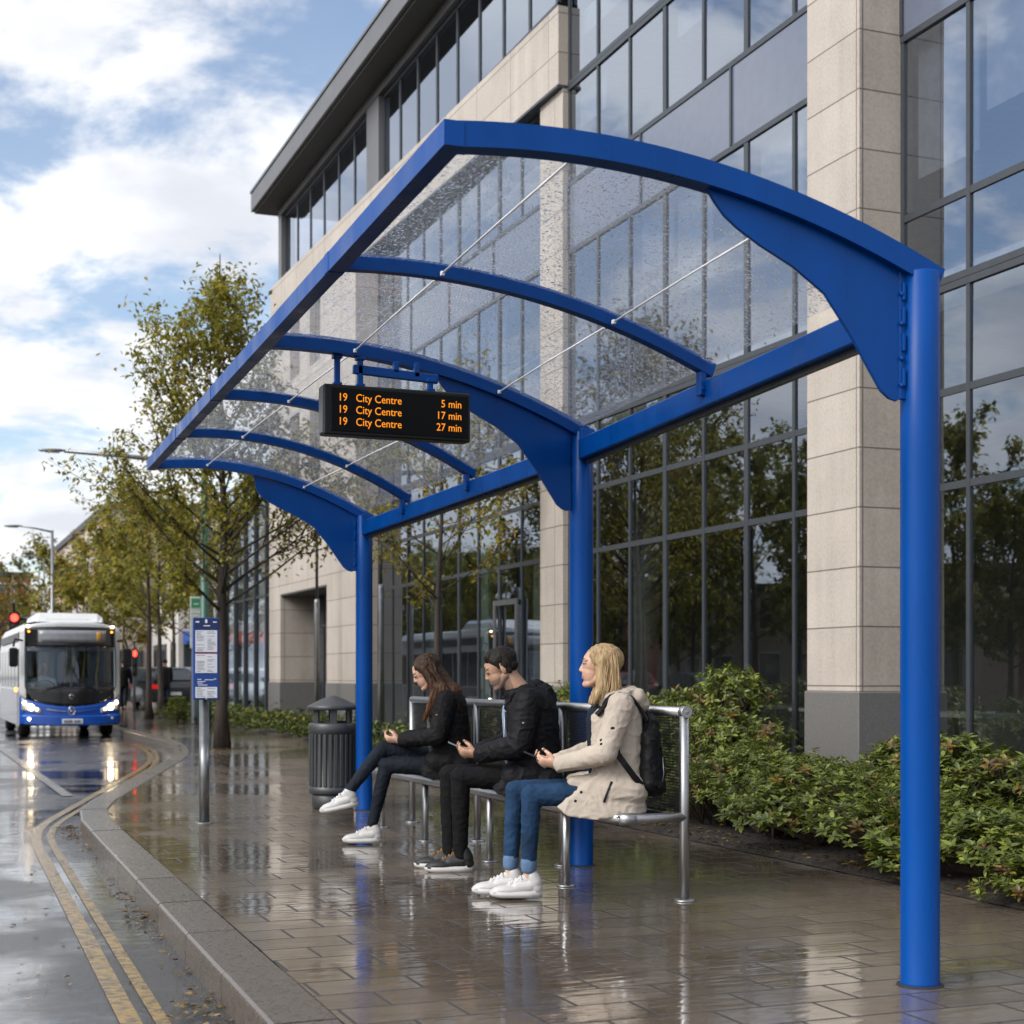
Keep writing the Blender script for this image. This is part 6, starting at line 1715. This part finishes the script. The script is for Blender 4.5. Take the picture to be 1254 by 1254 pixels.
def build_person(root, S):
    Mh = hmat(S['head'], R(S['pitch']), R(S.get('hyaw', 0)), S.get('hs', 1.0))
    sk = M[S['skin']]; male = S.get('male', False)
    hipL, hipR, kL, kR, aL, aR = [V(S[k]) for k in ('hipL', 'hipR', 'kL', 'kR', 'aL', 'aR')]
    shL, shR, eL, eR, wL, wR = [V(S[k]) for k in ('shL', 'shR', 'eL', 'eR', 'wL', 'wR')]
    nb = V(S['neck'])
    k = S.get('k', 1.0)
    pel = (hipL + hipR) / 2
    body = head_prims(Mh, nb, male)
    body += [('c', pel + V((-.01, 0, .04)), nb + V((-.01, 0, -.10)), .105 * k, .10 * k, ((0, 1, 0), 1.25)), ('c', shL, shR, .045 * k, .045 * k)]
    for h_, kn, an in ((hipL, kL, aL), (hipR, kR, aR)):
        fd = V(S['fL'] if an is aL else S['fR']).normalized()
        body += [('c', h_, kn, .066 * k, .044 * k), ('c', kn, kn.lerp(an, .35), .042 * k, .042 * k), ('c', kn.lerp(an, .35), an, .041 * k, .028 * k), ('c', an - V((0, 0, .02)), an + fd * .10 - V((0, 0, .072)), .024, .018), ('e', an + V((0, 0, -.045)) - fd * .02, (.03, .028, .03))]
    for s_, e_, w_ in ((shL, eL, wL), (shR, eR, wR)):
        body += [('c', s_, e_, .040 * k, .034 * k), ('c', e_, w_, .034 * k, .0245 * k)]
    for w_, nrm in ((wL, S['nL']), (wR, S['nR'])):
        other = wR if w_ is wL else wL
        d = V(S['dL'] if w_ is wL else S['dR'])
        body += hand_prims(w_, d, nrm, (0, 0, 1), 1.02 if male else .93)
    Mi = Mh.inverted()
    def mf(c):
        q = Mi @ c
        if q.x > .074 and abs(q.y) < .0215 and -.0665 < q.z < -.0465 and q.length < .16: return 1
        if male and q.length < .17 and q.z < -.040 + .02 * max(0, (.02 - q.x) / .06) and q.z > -.135 and q.x > -.028 and not (q.x > .09 and q.z > -.035): return 2
        return 0
    organic('body', body, [sk, M['lips_m' if male else 'lips_f'], M['stubble']], root, .0036, 4, matfn=mf)
    face_bits(root, Mh, sk, S.get('lidded', True), male)
    # trousers
    tr = [('c', pel + V((-.02, .05, .03)), pel + V((-.02, -.05, .03)), .125 * k, .125 * k)]
    cuff = S.get('cuff', .035)
    for h_, kn, an in ((hipL, kL, aL), (hipR, kR, aR)):
        d = (an - kn).normalized(); en = an - d * cuff
        tr += [('c', h_, kn, .082 * k, .058 * k), ('c', kn, kn.lerp(en, .3), .055 * k, .052 * k), ('c', kn.lerp(en, .3), en, .0525 * k, .040 * k)]
    organic('trousers', tr, M[S['trousers']], root, .0065, 4, wrinkle(.0028, 18, 1.0, (1, 1, 1)))
    return Mh, Mi

# ---------------------------------------------------------------- 1: fair haired woman in a cream parka
p3 = place('fair haired woman in a cream hooded parka and blue jeans looking down the street', 758, 3.46, 21, .05)
S3 = dict(head=(.085, 0, 1.205), pitch=-3, hs=.985, neck=(-.005, 0, 1.035), skin='skin_b', hipL=(0, .085, .545), hipR=(0, -.085, .545), kL=(.44, .085, .545), kR=(.52, -.075, .555), aL=(.455, .065, .105), aR=(.55, -.055, .105), fL=(1, .05, 0), fR=(1, -.02, 0),
          shL=(-.02, .165, 1.005), shR=(-.02, -.165, 1.005), eL=(.065, .225, .765), eR=(.09, -.22, .765), wL=(.300, .085, .700), wR=(.310, -.080, .705), nL=(.15, -.75, .6), nR=(.15, .75, .6), dL=(.93, -.25, .12), dR=(.93, .25, .12), trousers='jeans_b', lidded=False, cuff=.062, k=.97)
Mh, Mi = build_person(p3, S3)
T = lambda p: Mh @ V(p)
for an, kn in ((S3['aL'], S3['kL']), (S3['aR'], S3['kR'])):
    d = (V(kn) - V(an)).normalized(); organic('turn_up', [('c', V(an) + d * .062, V(an) + d * .090, .0425, .044)], M['denimcuff'], p3, .005, 1)
shoe(p3, S3['aL'], S3['fL'], ('sneaker', 'sole_w'), 'lace_w', .98); shoe(p3, S3['aR'], S3['fR'], ('sneaker', 'sole_w'), 'lace_w', .98)
organic('top', [('c', (.01, 0, .62), (.035, 0, .93), .128, .118, ((0, 1, 0), 1.1)), ('c', (.02, 0, .93), (.015, 0, 1.0), .105, .075)], M['navy'], p3, .008, 3)
par = []
for s in (1, -1):
    par += [('c', (-.030, s * .050, .60), (-.035, s * .062, .97), .112, .108), ('c', (.045, s * .088, .60), (.066, s * .088, .93), .076, .066), ('c', (-.06, s * .10, .57), (.03, s * .105, .575), .105, .10),   # open fronts
            ('c', (-.015, s * .135, 1.0), (-.01, s * .03, 1.02), .070, .070), ('c', (-.03, s * .11, .98), (-.02, s * .06, 1.03), .07, .05)]
    # skirt of the coat: one flat panel a side, hanging from the waist over hip and thigh
    par.append(('h', [(-.135, s * .02, .66), (-.12, s * .12, .66), (.0, s * .165, .67), (.085, s * .165, .665), (.10, s * .11, .66), (.315, s * .150, .490), (.305, s * .178, .478), (.255, s * .192, .442), (.14, s * .205, .426), (.0, s * .205, .432), (-.09, s * .185, .446), (-.15, s * .13, .455), (-.165, s * .02, .458), (-.12, s * .02, .455), (.25, s * .165, .445)]))
    for (x, y) in ((.06, .12), (.06, .06), (.0, .06), (.12, .10), (-.06, .08)): par.append(('c', (x, s * y, .60), (x + .10, s * y, .60 if x < .1 else .61), .06, .035))
for s, sh_, e_, w_ in ((1, S3['shL'], S3['eL'], S3['wL']), (-1, S3['shR'], S3['eR'], S3['wR'])):
    par += [('c', sh_, V(sh_).lerp(V(e_), .5), .074, .066), ('c', V(sh_).lerp(V(e_), .5), e_, .066, .060), ('c', e_, V(e_).lerp(V(w_), .94), .060, .045)]
parka = organic('parka', par, M['parka'], p3, .0062, 8, wrinkle(.0042, 12, 3.0, (1.0, 1.0, 1.15)))
hood = []
for j in range(17):
    a = R(-165 + 330 * j / 16)
    hood.append(('e', (-.045 - .078 * math.cos(a) + .035, .100 * math.sin(a), 1.050 + .016 * math.cos(a)), (.042, .042, .036 + .012 * max(0, math.cos(a)))))
hood += [('c', (-.110, .07, 1.045), (-.110, -.07, 1.045), .050, .050), ('c', (-.135, .05, 1.015), (-.135, -.05, 1.015), .040, .040), ('c', (.055, .072, 1.030), (.088, .066, .965), .026, .016), ('c', (.055, -.072, 1.030), (.088, -.066, .965), .026, .016)]
organic('hood', hood, M['parka'], p3, .0055, 8, wrinkle(.006, 12, 7.0))
from mathutils.bvhtree import BVHTree
def cloth_hit(ob_, o_, d):
    t_ = BVHTree.FromPolygons([v.co for v in ob_.data.vertices], [tuple(p.vertices) for p in ob_.data.polygons]); h = t_.ray_cast(V(o_), V(d)); return h[0]
m_ = MB()
for (x, z) in ((.088, .835), (.088, .815), (.185, .565), (.215, .52)):
    h = cloth_hit(parka, (x, .6, z), (0, -1, 0))
    if h is not None: m_.sphere(h, (.008, .004, .008), 10, 6)
m_.build('snaps', M['black'], p3)
pts = [cloth_hit(parka, (x, .6, z), (0, -1, 0)) for x, z in ((.030, .620), (.045, .585), (.058, .55), (.070, .515))]
m_ = MB(); m_.tube([p + V((0, .002, 0)) for p in pts if p is not None], .006, 6); m_.build('pocket_zip', M['black'], p3)
h = cloth_hit(parka, (.03, .6, .895), (0, -1, 0)); m_ = MB(); m_.sphere(h, (.012, .004, .009), 10, 6); m_.build('sleeve_badge', M['black'], p3)
hair = [('e', T((-.030, 0, .044)), (.102, .089, .086), Mh.to_3x3().normalized()), ('c', T((-.03, .0, .02)), T((-.065, 0, -.13)), .078, .068),
        ('c', T((-.015, .062, .03)), T((-.02, .075, -.11)), .034, .036), ('c', T((-.015, -.062, .03)), T((-.02, -.075, -.11)), .034, .036),
        ('c', T((-.02, .075, -.10)), T((.025, .082, -.185)), .034, .018), ('c', T((-.02, -.075, -.10)), T((.025, -.082, -.185)), .034, .018), ('c', T((-.055, .05, -.10)), T((-.06, .075, -.175)), .045, .026), ('c', T((-.055, -.05, -.10)), T((-.06, -.075, -.175)), .045, .026), ('c', T((.035, .055, .062)), T((-.005, .079, .01)), .022, .018), ('c', T((.035, -.055, .062)), T((-.005, -.079, .01)), .022, .018)]
ho = organic('hair', hair, M['hair_blonde'], p3, .0048, 2, strands(.0045, 75, 2.0))
rh = random.Random(12); m_ = MB()
for j in range(150):
    s = 1 if j % 3 else -1; a = rh.uniform(-.9, .35)
    x0 = -.022 + .085 * math.sin(a); z0 = .06 + rh.uniform(-.03, .03)
    p0 = T((x0, s * rh.uniform(.06, .08), z0)); p1 = T((x0 - .012, s * rh.uniform(.083, .097), z0 - .07)); p2 = T((x0 - .02 + rh.uniform(-.015, .02), s * rh.uniform(.088, .108), -.10)); p4 = T((x0 + rh.uniform(-.03, .045), s * rh.uniform(.07, .115), -.165 - rh.uniform(0, .045)))
    lock(m_, [p0, p1, p1.lerp(p2, .5), p2, p2.lerp(p4, .5) + V((0, s * .004, 0)), p4], rh.uniform(.0018, .0042))
m_.build('hair_locks', M['hair_blonde'], ho)
phone_at(p3, (.405, 0, .735), R(22), 'black phone held by the woman in the cream parka')
# backpack on her back
Mw = Matrix.Translation(p3.location) @ p3.rotation_euler.to_matrix().to_4x4()
bp = empty('backpack', p3.location, 0, 'black nylon backpack worn by the woman in the cream parka', 'backpack'); bp.rotation_euler = p3.rotation_euler
organic('bag', [('c', (-.178, .075, .60), (-.175, .065, .86), .066, .060), ('c', (-.178, -.075, .60), (-.175, -.065, .86), .066, .060), ('c', (-.212, .06, .58), (-.212, .06, .72), .048, .042), ('c', (-.212, -.06, .58), (-.212, -.06, .72), .048, .042), ('e', (-.168, 0, .90), (.060, .105, .065)), ('c', (-.165, .125, .61), (-.165, .115, .84), .048, .042)], M['packcloth'], bp, .006, 4, wrinkle(.007, 10, 9))
from mathutils.bvhtree import BVHTree
bvh = BVHTree.FromPolygons([v.co for v in parka.data.vertices], [tuple(p.vertices) for p in parka.data.polygons])
def on_cloth(y, ang, cz, cx=-.03):
    d = V((math.cos(ang), 0, math.sin(ang))); o_ = V((cx, y, cz)) + d * .5
    hit = bvh.ray_cast(o_, -d)
    return (hit[0], d) if hit[0] is not None else None
def strap(y):
    s = 1 if y > 0 else -1; m_ = MB()
    P_ = [(V((-.150, y * .8, .93)), V((-.6, 0, .8)))] + [q for q in (on_cloth(y * (1 + .0012 * max(0, 95 - g)), R(g), .94) for g in (132, 116, 100, 84, 68, 52, 38, 26, 15, 6)) if q]
    pts = [q[0] for q in P_]
    for _ in range(2): pts = [pts[0]] + [(pts[i - 1] + pts[i] * 2 + pts[i + 1]) / 4 for i in range(1, len(pts) - 1)] + [pts[-1]]
    rings = []
    for i, p in enumerate(pts):
        t = (pts[min(i + 1, len(pts) - 1)] - pts[max(0, i - 1)]).normalized(); n = (P_[i][1] + V((0, s * .25, 0))); n = (n - t * n.dot(t)).normalized(); w_ = t.cross(n) * .025
        rings.append([m_.bm.verts.new(p + w_ * sx + n * oz) for sx, oz in ((-1, .002), (1, .002), (1, .016), (-1, .016))])
    for a_, b_ in zip(rings[:-1], rings[1:]):
        for k in range(4): m_.face([a_[k], a_[(k + 1) % 4], b_[(k + 1) % 4], b_[k]])
    m_.face(rings[0]); m_.face(rings[-1]); m_.build('strap', M['packcloth'], bp)
    m_ = MB(); m_.sweep([(-.125, y * 1.38, .60), (-.085, y * 1.62, .645), (-.035, y * 1.80, .71), (.0, y * 1.84, .76), (.02, y * 1.7, .82)], .032, .008, (0, s, .2)); m_.build('lower_strap', M['packcloth'], bp)
strap(.122); strap(-.122)
m_ = MB(); m_.tube([(-.15, .025, .955), (-.165, .0, .99), (-.15, -.025, .955)], .010, 8); m_.build('grab_handle', M['packcloth'], bp)
m_ = MB(); m_.tube([(-.235, .108, .58), (-.245, .108, .66), (-.240, .104, .74)], .003, 5); m_.build('zip', M['bolt'], bp)

# ---------------------------------------------------------------- 2: man in a black padded jacket
p2 = place('short haired man in a black hooded padded jacket looking down at his phone', 655, 3.50, 20, .04)
S2 = dict(head=(.190, 0, 1.200), pitch=23, hs=1.03, neck=(.055, 0, 1.045), skin='skin_m', male=True, hipL=(0, .095, .545), hipR=(0, -.095, .545), kL=(.43, .105, .565), kR=(.50, -.105, .565), aL=(.43, .095, .10), aR=(.50, -.085, .10), fL=(1, .08, 0), fR=(1, -.04, 0),
          shL=(.035, .185, 1.0), shR=(.035, -.185, 1.0), eL=(.085, .25, .755), eR=(.11, -.25, .755), wL=(.325, .085, .690), wR=(.335, -.085, .695), nL=(.15, -.75, .6), nR=(.15, .75, .6), dL=(.93, -.25, .10), dR=(.93, .25, .10), trousers='jeans_k', cuff=-.012, k=1.05)
Mh, Mi = build_person(p2, S2)
T = lambda p: Mh @ V(p)
shoe(p2, (S2['aL'][0], S2['aL'][1], .098), S2['fL'], ('sneaker_k', 'sole_w'), 'lace_o', 1.04); shoe(p2, (S2['aR'][0], S2['aR'][1], .098), S2['fR'], ('sneaker_k', 'sole_w'), 'lace_o', 1.04)
organic('shirt', [('c', (.03, 0, .66), (.06, 0, .94), .135, .125, ((0, 1, 0), 1.1)), ('c', (.04, .0, .98), (.045, 0, 1.05), .085, .066), ('c', (.095, .03, 1.055), (.115, .035, 1.00), .018, .012), ('c', (.095, -.03, 1.055), (.115, -.035, 1.00), .018, .012)], M['collar'], p2, .007, 2)
jk = []
for s in (1, -1):
    jk += [('c', (-.03, s * .06, .60), (-.015, s * .085, .97), .145, .130), ('c', (.055, s * .085, .60), (.085, s * .085, .95), .090, .075), ('c', (.015, s * .16, 1.0), (.02, s * .03, 1.02), .085, .080), ('c', (.0, s * .105, .57), (.11, s * .12, .56), .115, .095)]
    jk.append(('h', [(-.14, s * .02, .66), (-.125, s * .13, .66), (.0, s * .18, .67), (.11, s * .17, .66), (.11, s * .10, .65), (.245, s * .155, .50), (.215, s * .196, .462), (.10, s * .206, .450), (-.03, s * .204, .452), (-.11, s * .165, .46), (-.155, s * .10, .462), (-.158, s * .02, .462)]))
for s, sh_, e_, w_ in ((1, S2['shL'], S2['eL'], S2['wL']), (-1, S2['shR'], S2['eR'], S2['wR'])):
    jk += [('c', sh_, V(sh_).lerp(V(e_), .5), .090, .082), ('c', V(sh_).lerp(V(e_), .5), e_, .082, .074), ('c', e_, V(e_).lerp(V(w_), .9), .074, .054)]
jk += [('c', (-.07, .12, .53), (-.07, -.12, .53), .11, .11)]
def quilt(co, n):
    return .0030 * abs(math.sin(co.z * PI / .085 + co.x * 5)) ** .5 + wrinkle(.0045, 13, 5.0, (1, 1, 1.3))(co, n)
organic('jacket', jk, M['jacket_m'], p2, .0062, 7, quilt)
hood = []
for j in range(17):
    a = R(-150 + 300 * j / 16)
    hood.append(('e', (.01 - .085 * math.cos(a) + .04, .100 * math.sin(a), 1.062 + .020 * math.cos(a)), (.045, .044, .042 + .018 * max(0, math.cos(a)))))
hood += [('c', (-.065, .07, 1.060), (-.065, -.07, 1.060), .058, .058), ('c', (-.10, .05, 1.03), (-.10, -.05, 1.03), .045, .045), ('c', (.120, .078, 1.040), (.150, .070, .97), .028, .022), ('c', (.120, -.078, 1.040), (.150, -.070, .97), .028, .022)]
organic('hood', hood, M['jacket_m'], p2, .0055, 6, wrinkle(.007, 12, 2.0))
m_ = MB(); m_.tube([(.168, .075, .95), (.166, .075, .80), (.150, .075, .66)], .005, 6); m_.build('zip', M['galv'], p2)
m_ = MB(); m_.box((.118, .158, .905), (.034, .004, .004)); m_.box((.065, .318, .89), (.012, .004, .008)); m_.build('chest_badge', M['lens'], p2)
hair = [('e', T((-.022, 0, .051)), (.101, .0835, .082), Mh.to_3x3().normalized()), ('c', T((.036, .034, .090)), T((.044, -.030, .090)), .026, .026), ('e', T((.012, 0, .088)), (.060, .060, .044), Mh.to_3x3().normalized()), ('e', T((-.034, .066, .022)), (.036, .016, .040), Mh.to_3x3().normalized()), ('e', T((-.034, -.066, .022)), (.036, .016, .040), Mh.to_3x3().normalized()), ('e', T((-.045, 0, .002)), (.066, .070, .050), Mh.to_3x3().normalized()), ('c', T((.015, .062, .055)), T((.006, .0695, .012)), .016, .009), ('c', T((.015, -.062, .055)), T((.006, -.0695, .012)), .016, .009), ('c', T((-.035, .066, .02)), T((-.045, .063, -.03)), .016, .014), ('c', T((-.035, -.066, .02)), T((-.045, -.063, -.03)), .016, .014)]
organic('hair', hair, M['hair_dark'], p2, .0046, 2, strands(.003, 80, 4.0))
m_ = MB(); ho2 = p2.children[-1]
tree_ = BVHTree.FromPolygons([v.co for v in ho2.data.vertices], [tuple(p.vertices) for p in ho2.data.polygons])
for j in range(420):
    a = rh.uniform(0, 2 * PI); el = rh.uniform(-.25, 1.5); d = V((math.cos(a) * math.cos(el), math.sin(a) * math.cos(el), math.sin(el)))
    c0 = T((-.02, 0, .045)); hit = tree_.ray_cast(c0 + d * .3, -d)
    if hit[0] is None: continue
    fl = (Mh.to_3x3() @ V((.75 if d.z > .55 else .15, d.y * .25, .25 if d.z > .55 else -.9))); fl = (fl - hit[1] * fl.dot(hit[1])).normalized()
    l = rh.uniform(.016, .030)
    m_.tube([hit[0] - hit[1] * .002, hit[0] + fl * l * .5 + hit[1] * .0035, hit[0] + fl * l + hit[1] * rh.uniform(.0, .005)], [.0026, .0022, .0006], 5)
m_.build('hair_locks', M['hair_dark'], ho2)
phone_at(p2, (.435, 0, .735), R(24), 'silver edged phone held by the man in the black jacket', 'phonecase2')

# ---------------------------------------------------------------- 3: dark haired woman, legs crossed
p1 = place('long brown haired woman in a black jacket sitting cross legged with white sneakers', 553, 3.50, 21, .05)
S1 = dict(head=(.160, 0, 1.183), pitch=27, hs=.985, neck=(.03, 0, 1.025), skin='skin_f', hipL=(0, .08, .545), hipR=(0, -.085, .56), kL=(.43, .06, .545), kR=(.455, .03, .665), aL=(.535, .045, .105), aR=(.705, .085, .345), fL=(1, .05, 0), fR=(.96, .05, -.20),
          shL=(.015, .16, .99), shR=(.015, -.16, .99), eL=(.07, .225, .755), eR=(.10, -.215, .755), wL=(.335, .080, .715), wR=(.345, -.075, .72), nL=(.15, -.75, .6), nR=(.15, .75, .6), dL=(.93, -.25, .08), dR=(.93, .25, .08), trousers='jeans_d', cuff=.045, k=.93)
Mh, Mi = build_person(p1, S1)
T = lambda p: Mh @ V(p)
shoe(p1, S1['aL'], S1['fL'], ('sneaker', 'sole_w'), 'lace_w', .97); shoe(p1, S1['aR'], S1['fR'], ('sneaker', 'sole_w'), 'lace_w', .97)
organic('top', [('c', (.02, 0, .64), (.055, 0, .93), .120, .108, ((0, 1, 0), 1.1)), ('c', (.03, 0, .93), (.03, 0, .99), .09, .07)], M['greytop'], p1, .008, 3)
jk = []
for s in (1, -1):
    jk += [('c', (-.035, s * .055, .58), (-.015, s * .07, .95), .125, .112), ('c', (.035, s * .085, .60), (.075, s * .085, .93), .074, .062), ('c', (.012, s * .14, .985), (.012, s * .03, 1.0), .074, .072), ('c', (.0, s * .10, .57), (.08, s * .115, .57), .105, .09)]
    jk.append(('h', [(-.14, s * .02, .66), (-.12, s * .12, .66), (.0, s * .165, .67), (.09, s * .155, .66), (.09, s * .10, .65), (.20, s * .145, .515), (.17, s * .185, .470), (.06, s * .192, .452), (-.05, s * .19, .455), (-.12, s * .14, .46), (-.15, s * .02, .462)]))
for s, sh_, e_, w_ in ((1, S1['shL'], S1['eL'], S1['wL']), (-1, S1['shR'], S1['eR'], S1['wR'])):
    jk += [('c', sh_, V(sh_).lerp(V(e_), .5), .078, .070), ('c', V(sh_).lerp(V(e_), .5), e_, .070, .066), ('c', e_, V(e_).lerp(V(w_), .9), .066, .048)]
jk += [('c', (-.075, .10, .54), (-.075, -.10, .54), .105, .105), ('c', (.04, .05, 1.025), (.04, -.05, 1.025), .05, .05)]
organic('jacket', jk, M['jacket_b'], p1, .0062, 7, wrinkle(.0045, 13, 6.0, (1, 1, 1.25)))
m_ = MB(); m_.box((.075, .290, .90), (.016, .004, .008)); m_.build('sleeve_badge', M['lace_o'], p1)
hair = [('e', T((-.030, 0, .044)), (.102, .089, .086), Mh.to_3x3().normalized()), ('c', T((-.035, 0, .02)), (-.005, 0, 1.02), .080, .085), ('c', (-.01, .03, 1.04), (-.045, .05, .90), .085, .055), ('c', (-.01, -.03, 1.04), (-.045, -.05, .90), .085, .055)]
for s in (1, -1):
    hair += [('c', T((-.005, s * .066, .03)), (.085, s * .095, 1.07), .034, .036), ('c', (.085, s * .095, 1.07), (.115, s * .105, .97), .036, .030), ('c', (.115, s * .105, .97), (.165, s * .095, .865), .030, .012), ('c', (.05, s * .105, 1.08), (-.02, s * .14, .96), .045, .035), ('c', T((.035, s * .055, .062)), T((.0, s * .079, .0)), .022, .022)]
ho = organic('hair', hair, M['hair_brown'], p1, .0048, 2, strands(.0045, 75, 6.0))
m_ = MB()
for j in range(160):
    s = 1 if j % 3 else -1; fr = rh.random()
    a = rh.uniform(-1.0, .3); p0 = T((-.022 + .085 * math.sin(a), s * rh.uniform(.055, .08), .06 + rh.uniform(-.03, .03)))
    if fr < .5: pts = [p0, T((-.0 + .04 * math.sin(a), s * rh.uniform(.088, .098), -.02)), V((.08 + rh.uniform(-.02, .02), s * rh.uniform(.115, .132), 1.07)), V((.112 + rh.uniform(-.03, .02), s * rh.uniform(.115, .138), .98)), V((.15 + rh.uniform(-.03, .03), s * rh.uniform(.09, .125), .90)), V((.16 + rh.uniform(-.04, .03), s * rh.uniform(.08, .12), .845 + rh.uniform(-.01, .04)))]
    else: pts = [p0, T((-.05 + .03 * math.sin(a), s * rh.uniform(.085, .098), -.02)), V((.03 + rh.uniform(-.03, .02), s * rh.uniform(.12, .145), 1.07)), V((-.02 + rh.uniform(-.04, .03), s * rh.uniform(.155, .175), .99)), V((-.06 + rh.uniform(-.04, .04), s * rh.uniform(.15, .175), .92))]
    lock(m_, pts, rh.uniform(.0018, .0042))
m_.build('hair_locks', M['hair_brown'], ho)
phone_at(p1, (.445, 0, .760), R(20), 'black phone held by the cross legged woman')

# two walkers far off beyond the bus
def walker(px, t, rz, coat, label):
    x, y = at_depth(px, t); w_ = empty('person', (x, y, 0), rz, label, 'person')
    organic('body', [('e', (.01, 0, 1.62), (.095, .075, .115)), ('e', (.10, 0, 1.60), (.02, .015, .02)), ('c', (0, 0, 1.42), (0, 0, 1.56), .06, .055), ('c', (0, 0, .95), (0, 0, 1.3), .13, .15), ('c', (0, -.19, 1.4), (0, .19, 1.4), .06, .06), ('c', (0, .2, 1.38), (-.05, .25, 1.12), .05, .045), ('c', (-.05, .25, 1.12), (.08, .23, .88), .042, .03), ('c', (0, -.2, 1.38), (.06, -.25, 1.12), .05, .045), ('c', (.06, -.25, 1.12), (.18, -.23, .92), .042, .03), ('e', (.1, .23, .83), (.03, .025, .06)), ('e', (.2, -.23, .87), (.03, .025, .06)),
        ('c', (0, .09, .92), (.13, .09, .5), .085, .06), ('c', (.13, .09, .5), (.16, .09, .09), .055, .035), ('c', (0, -.09, .92), (-.08, -.09, .5), .085, .06), ('c', (-.08, -.09, .5), (-.26, -.09, .14), .055, .035), ('c', (.13, .09, .04), (.30, .09, .03), .04, .03), ('c', (-.27, -.09, .08), (-.13, -.09, .03), .038, .03)], M['skin'], w_, .014, 2)
    organic('coat', [('c', (0, 0, .85), (0, 0, 1.33), .175, .175), ('c', (0, -.18, 1.39), (0, .18, 1.39), .085, .085), ('c', (0, .2, 1.38), (-.05, .25, 1.12), .07, .06), ('c', (-.05, .25, 1.12), (.07, .23, .9), .06, .05), ('c', (0, -.2, 1.38), (.06, -.25, 1.12), .07, .06), ('c', (.06, -.25, 1.12), (.17, -.23, .94), .06, .05)], coat, w_, .016, 2)
    organic('trousers', [('c', (0, .09, .9), (.13, .09, .5), .10, .075), ('c', (.13, .09, .5), (.16, .09, .12), .07, .055), ('c', (0, -.09, .9), (-.08, -.09, .5), .10, .075), ('c', (-.08, -.09, .5), (-.25, -.09, .17), .07, .055)], M['jeans_d'], w_, .016, 2)
    organic('hair', [('e', (-.015, 0, 1.665), (.098, .085, .09))], M['hair_dark'], w_, .014, 1)
walker(151, 54, R(75), M['jacket_b'], 'walker in a dark coat just right of the bus mirror')
walker(202, 53, R(100), M['jacket_m'], 'walker in dark clothes beside the pair of thin trunks')
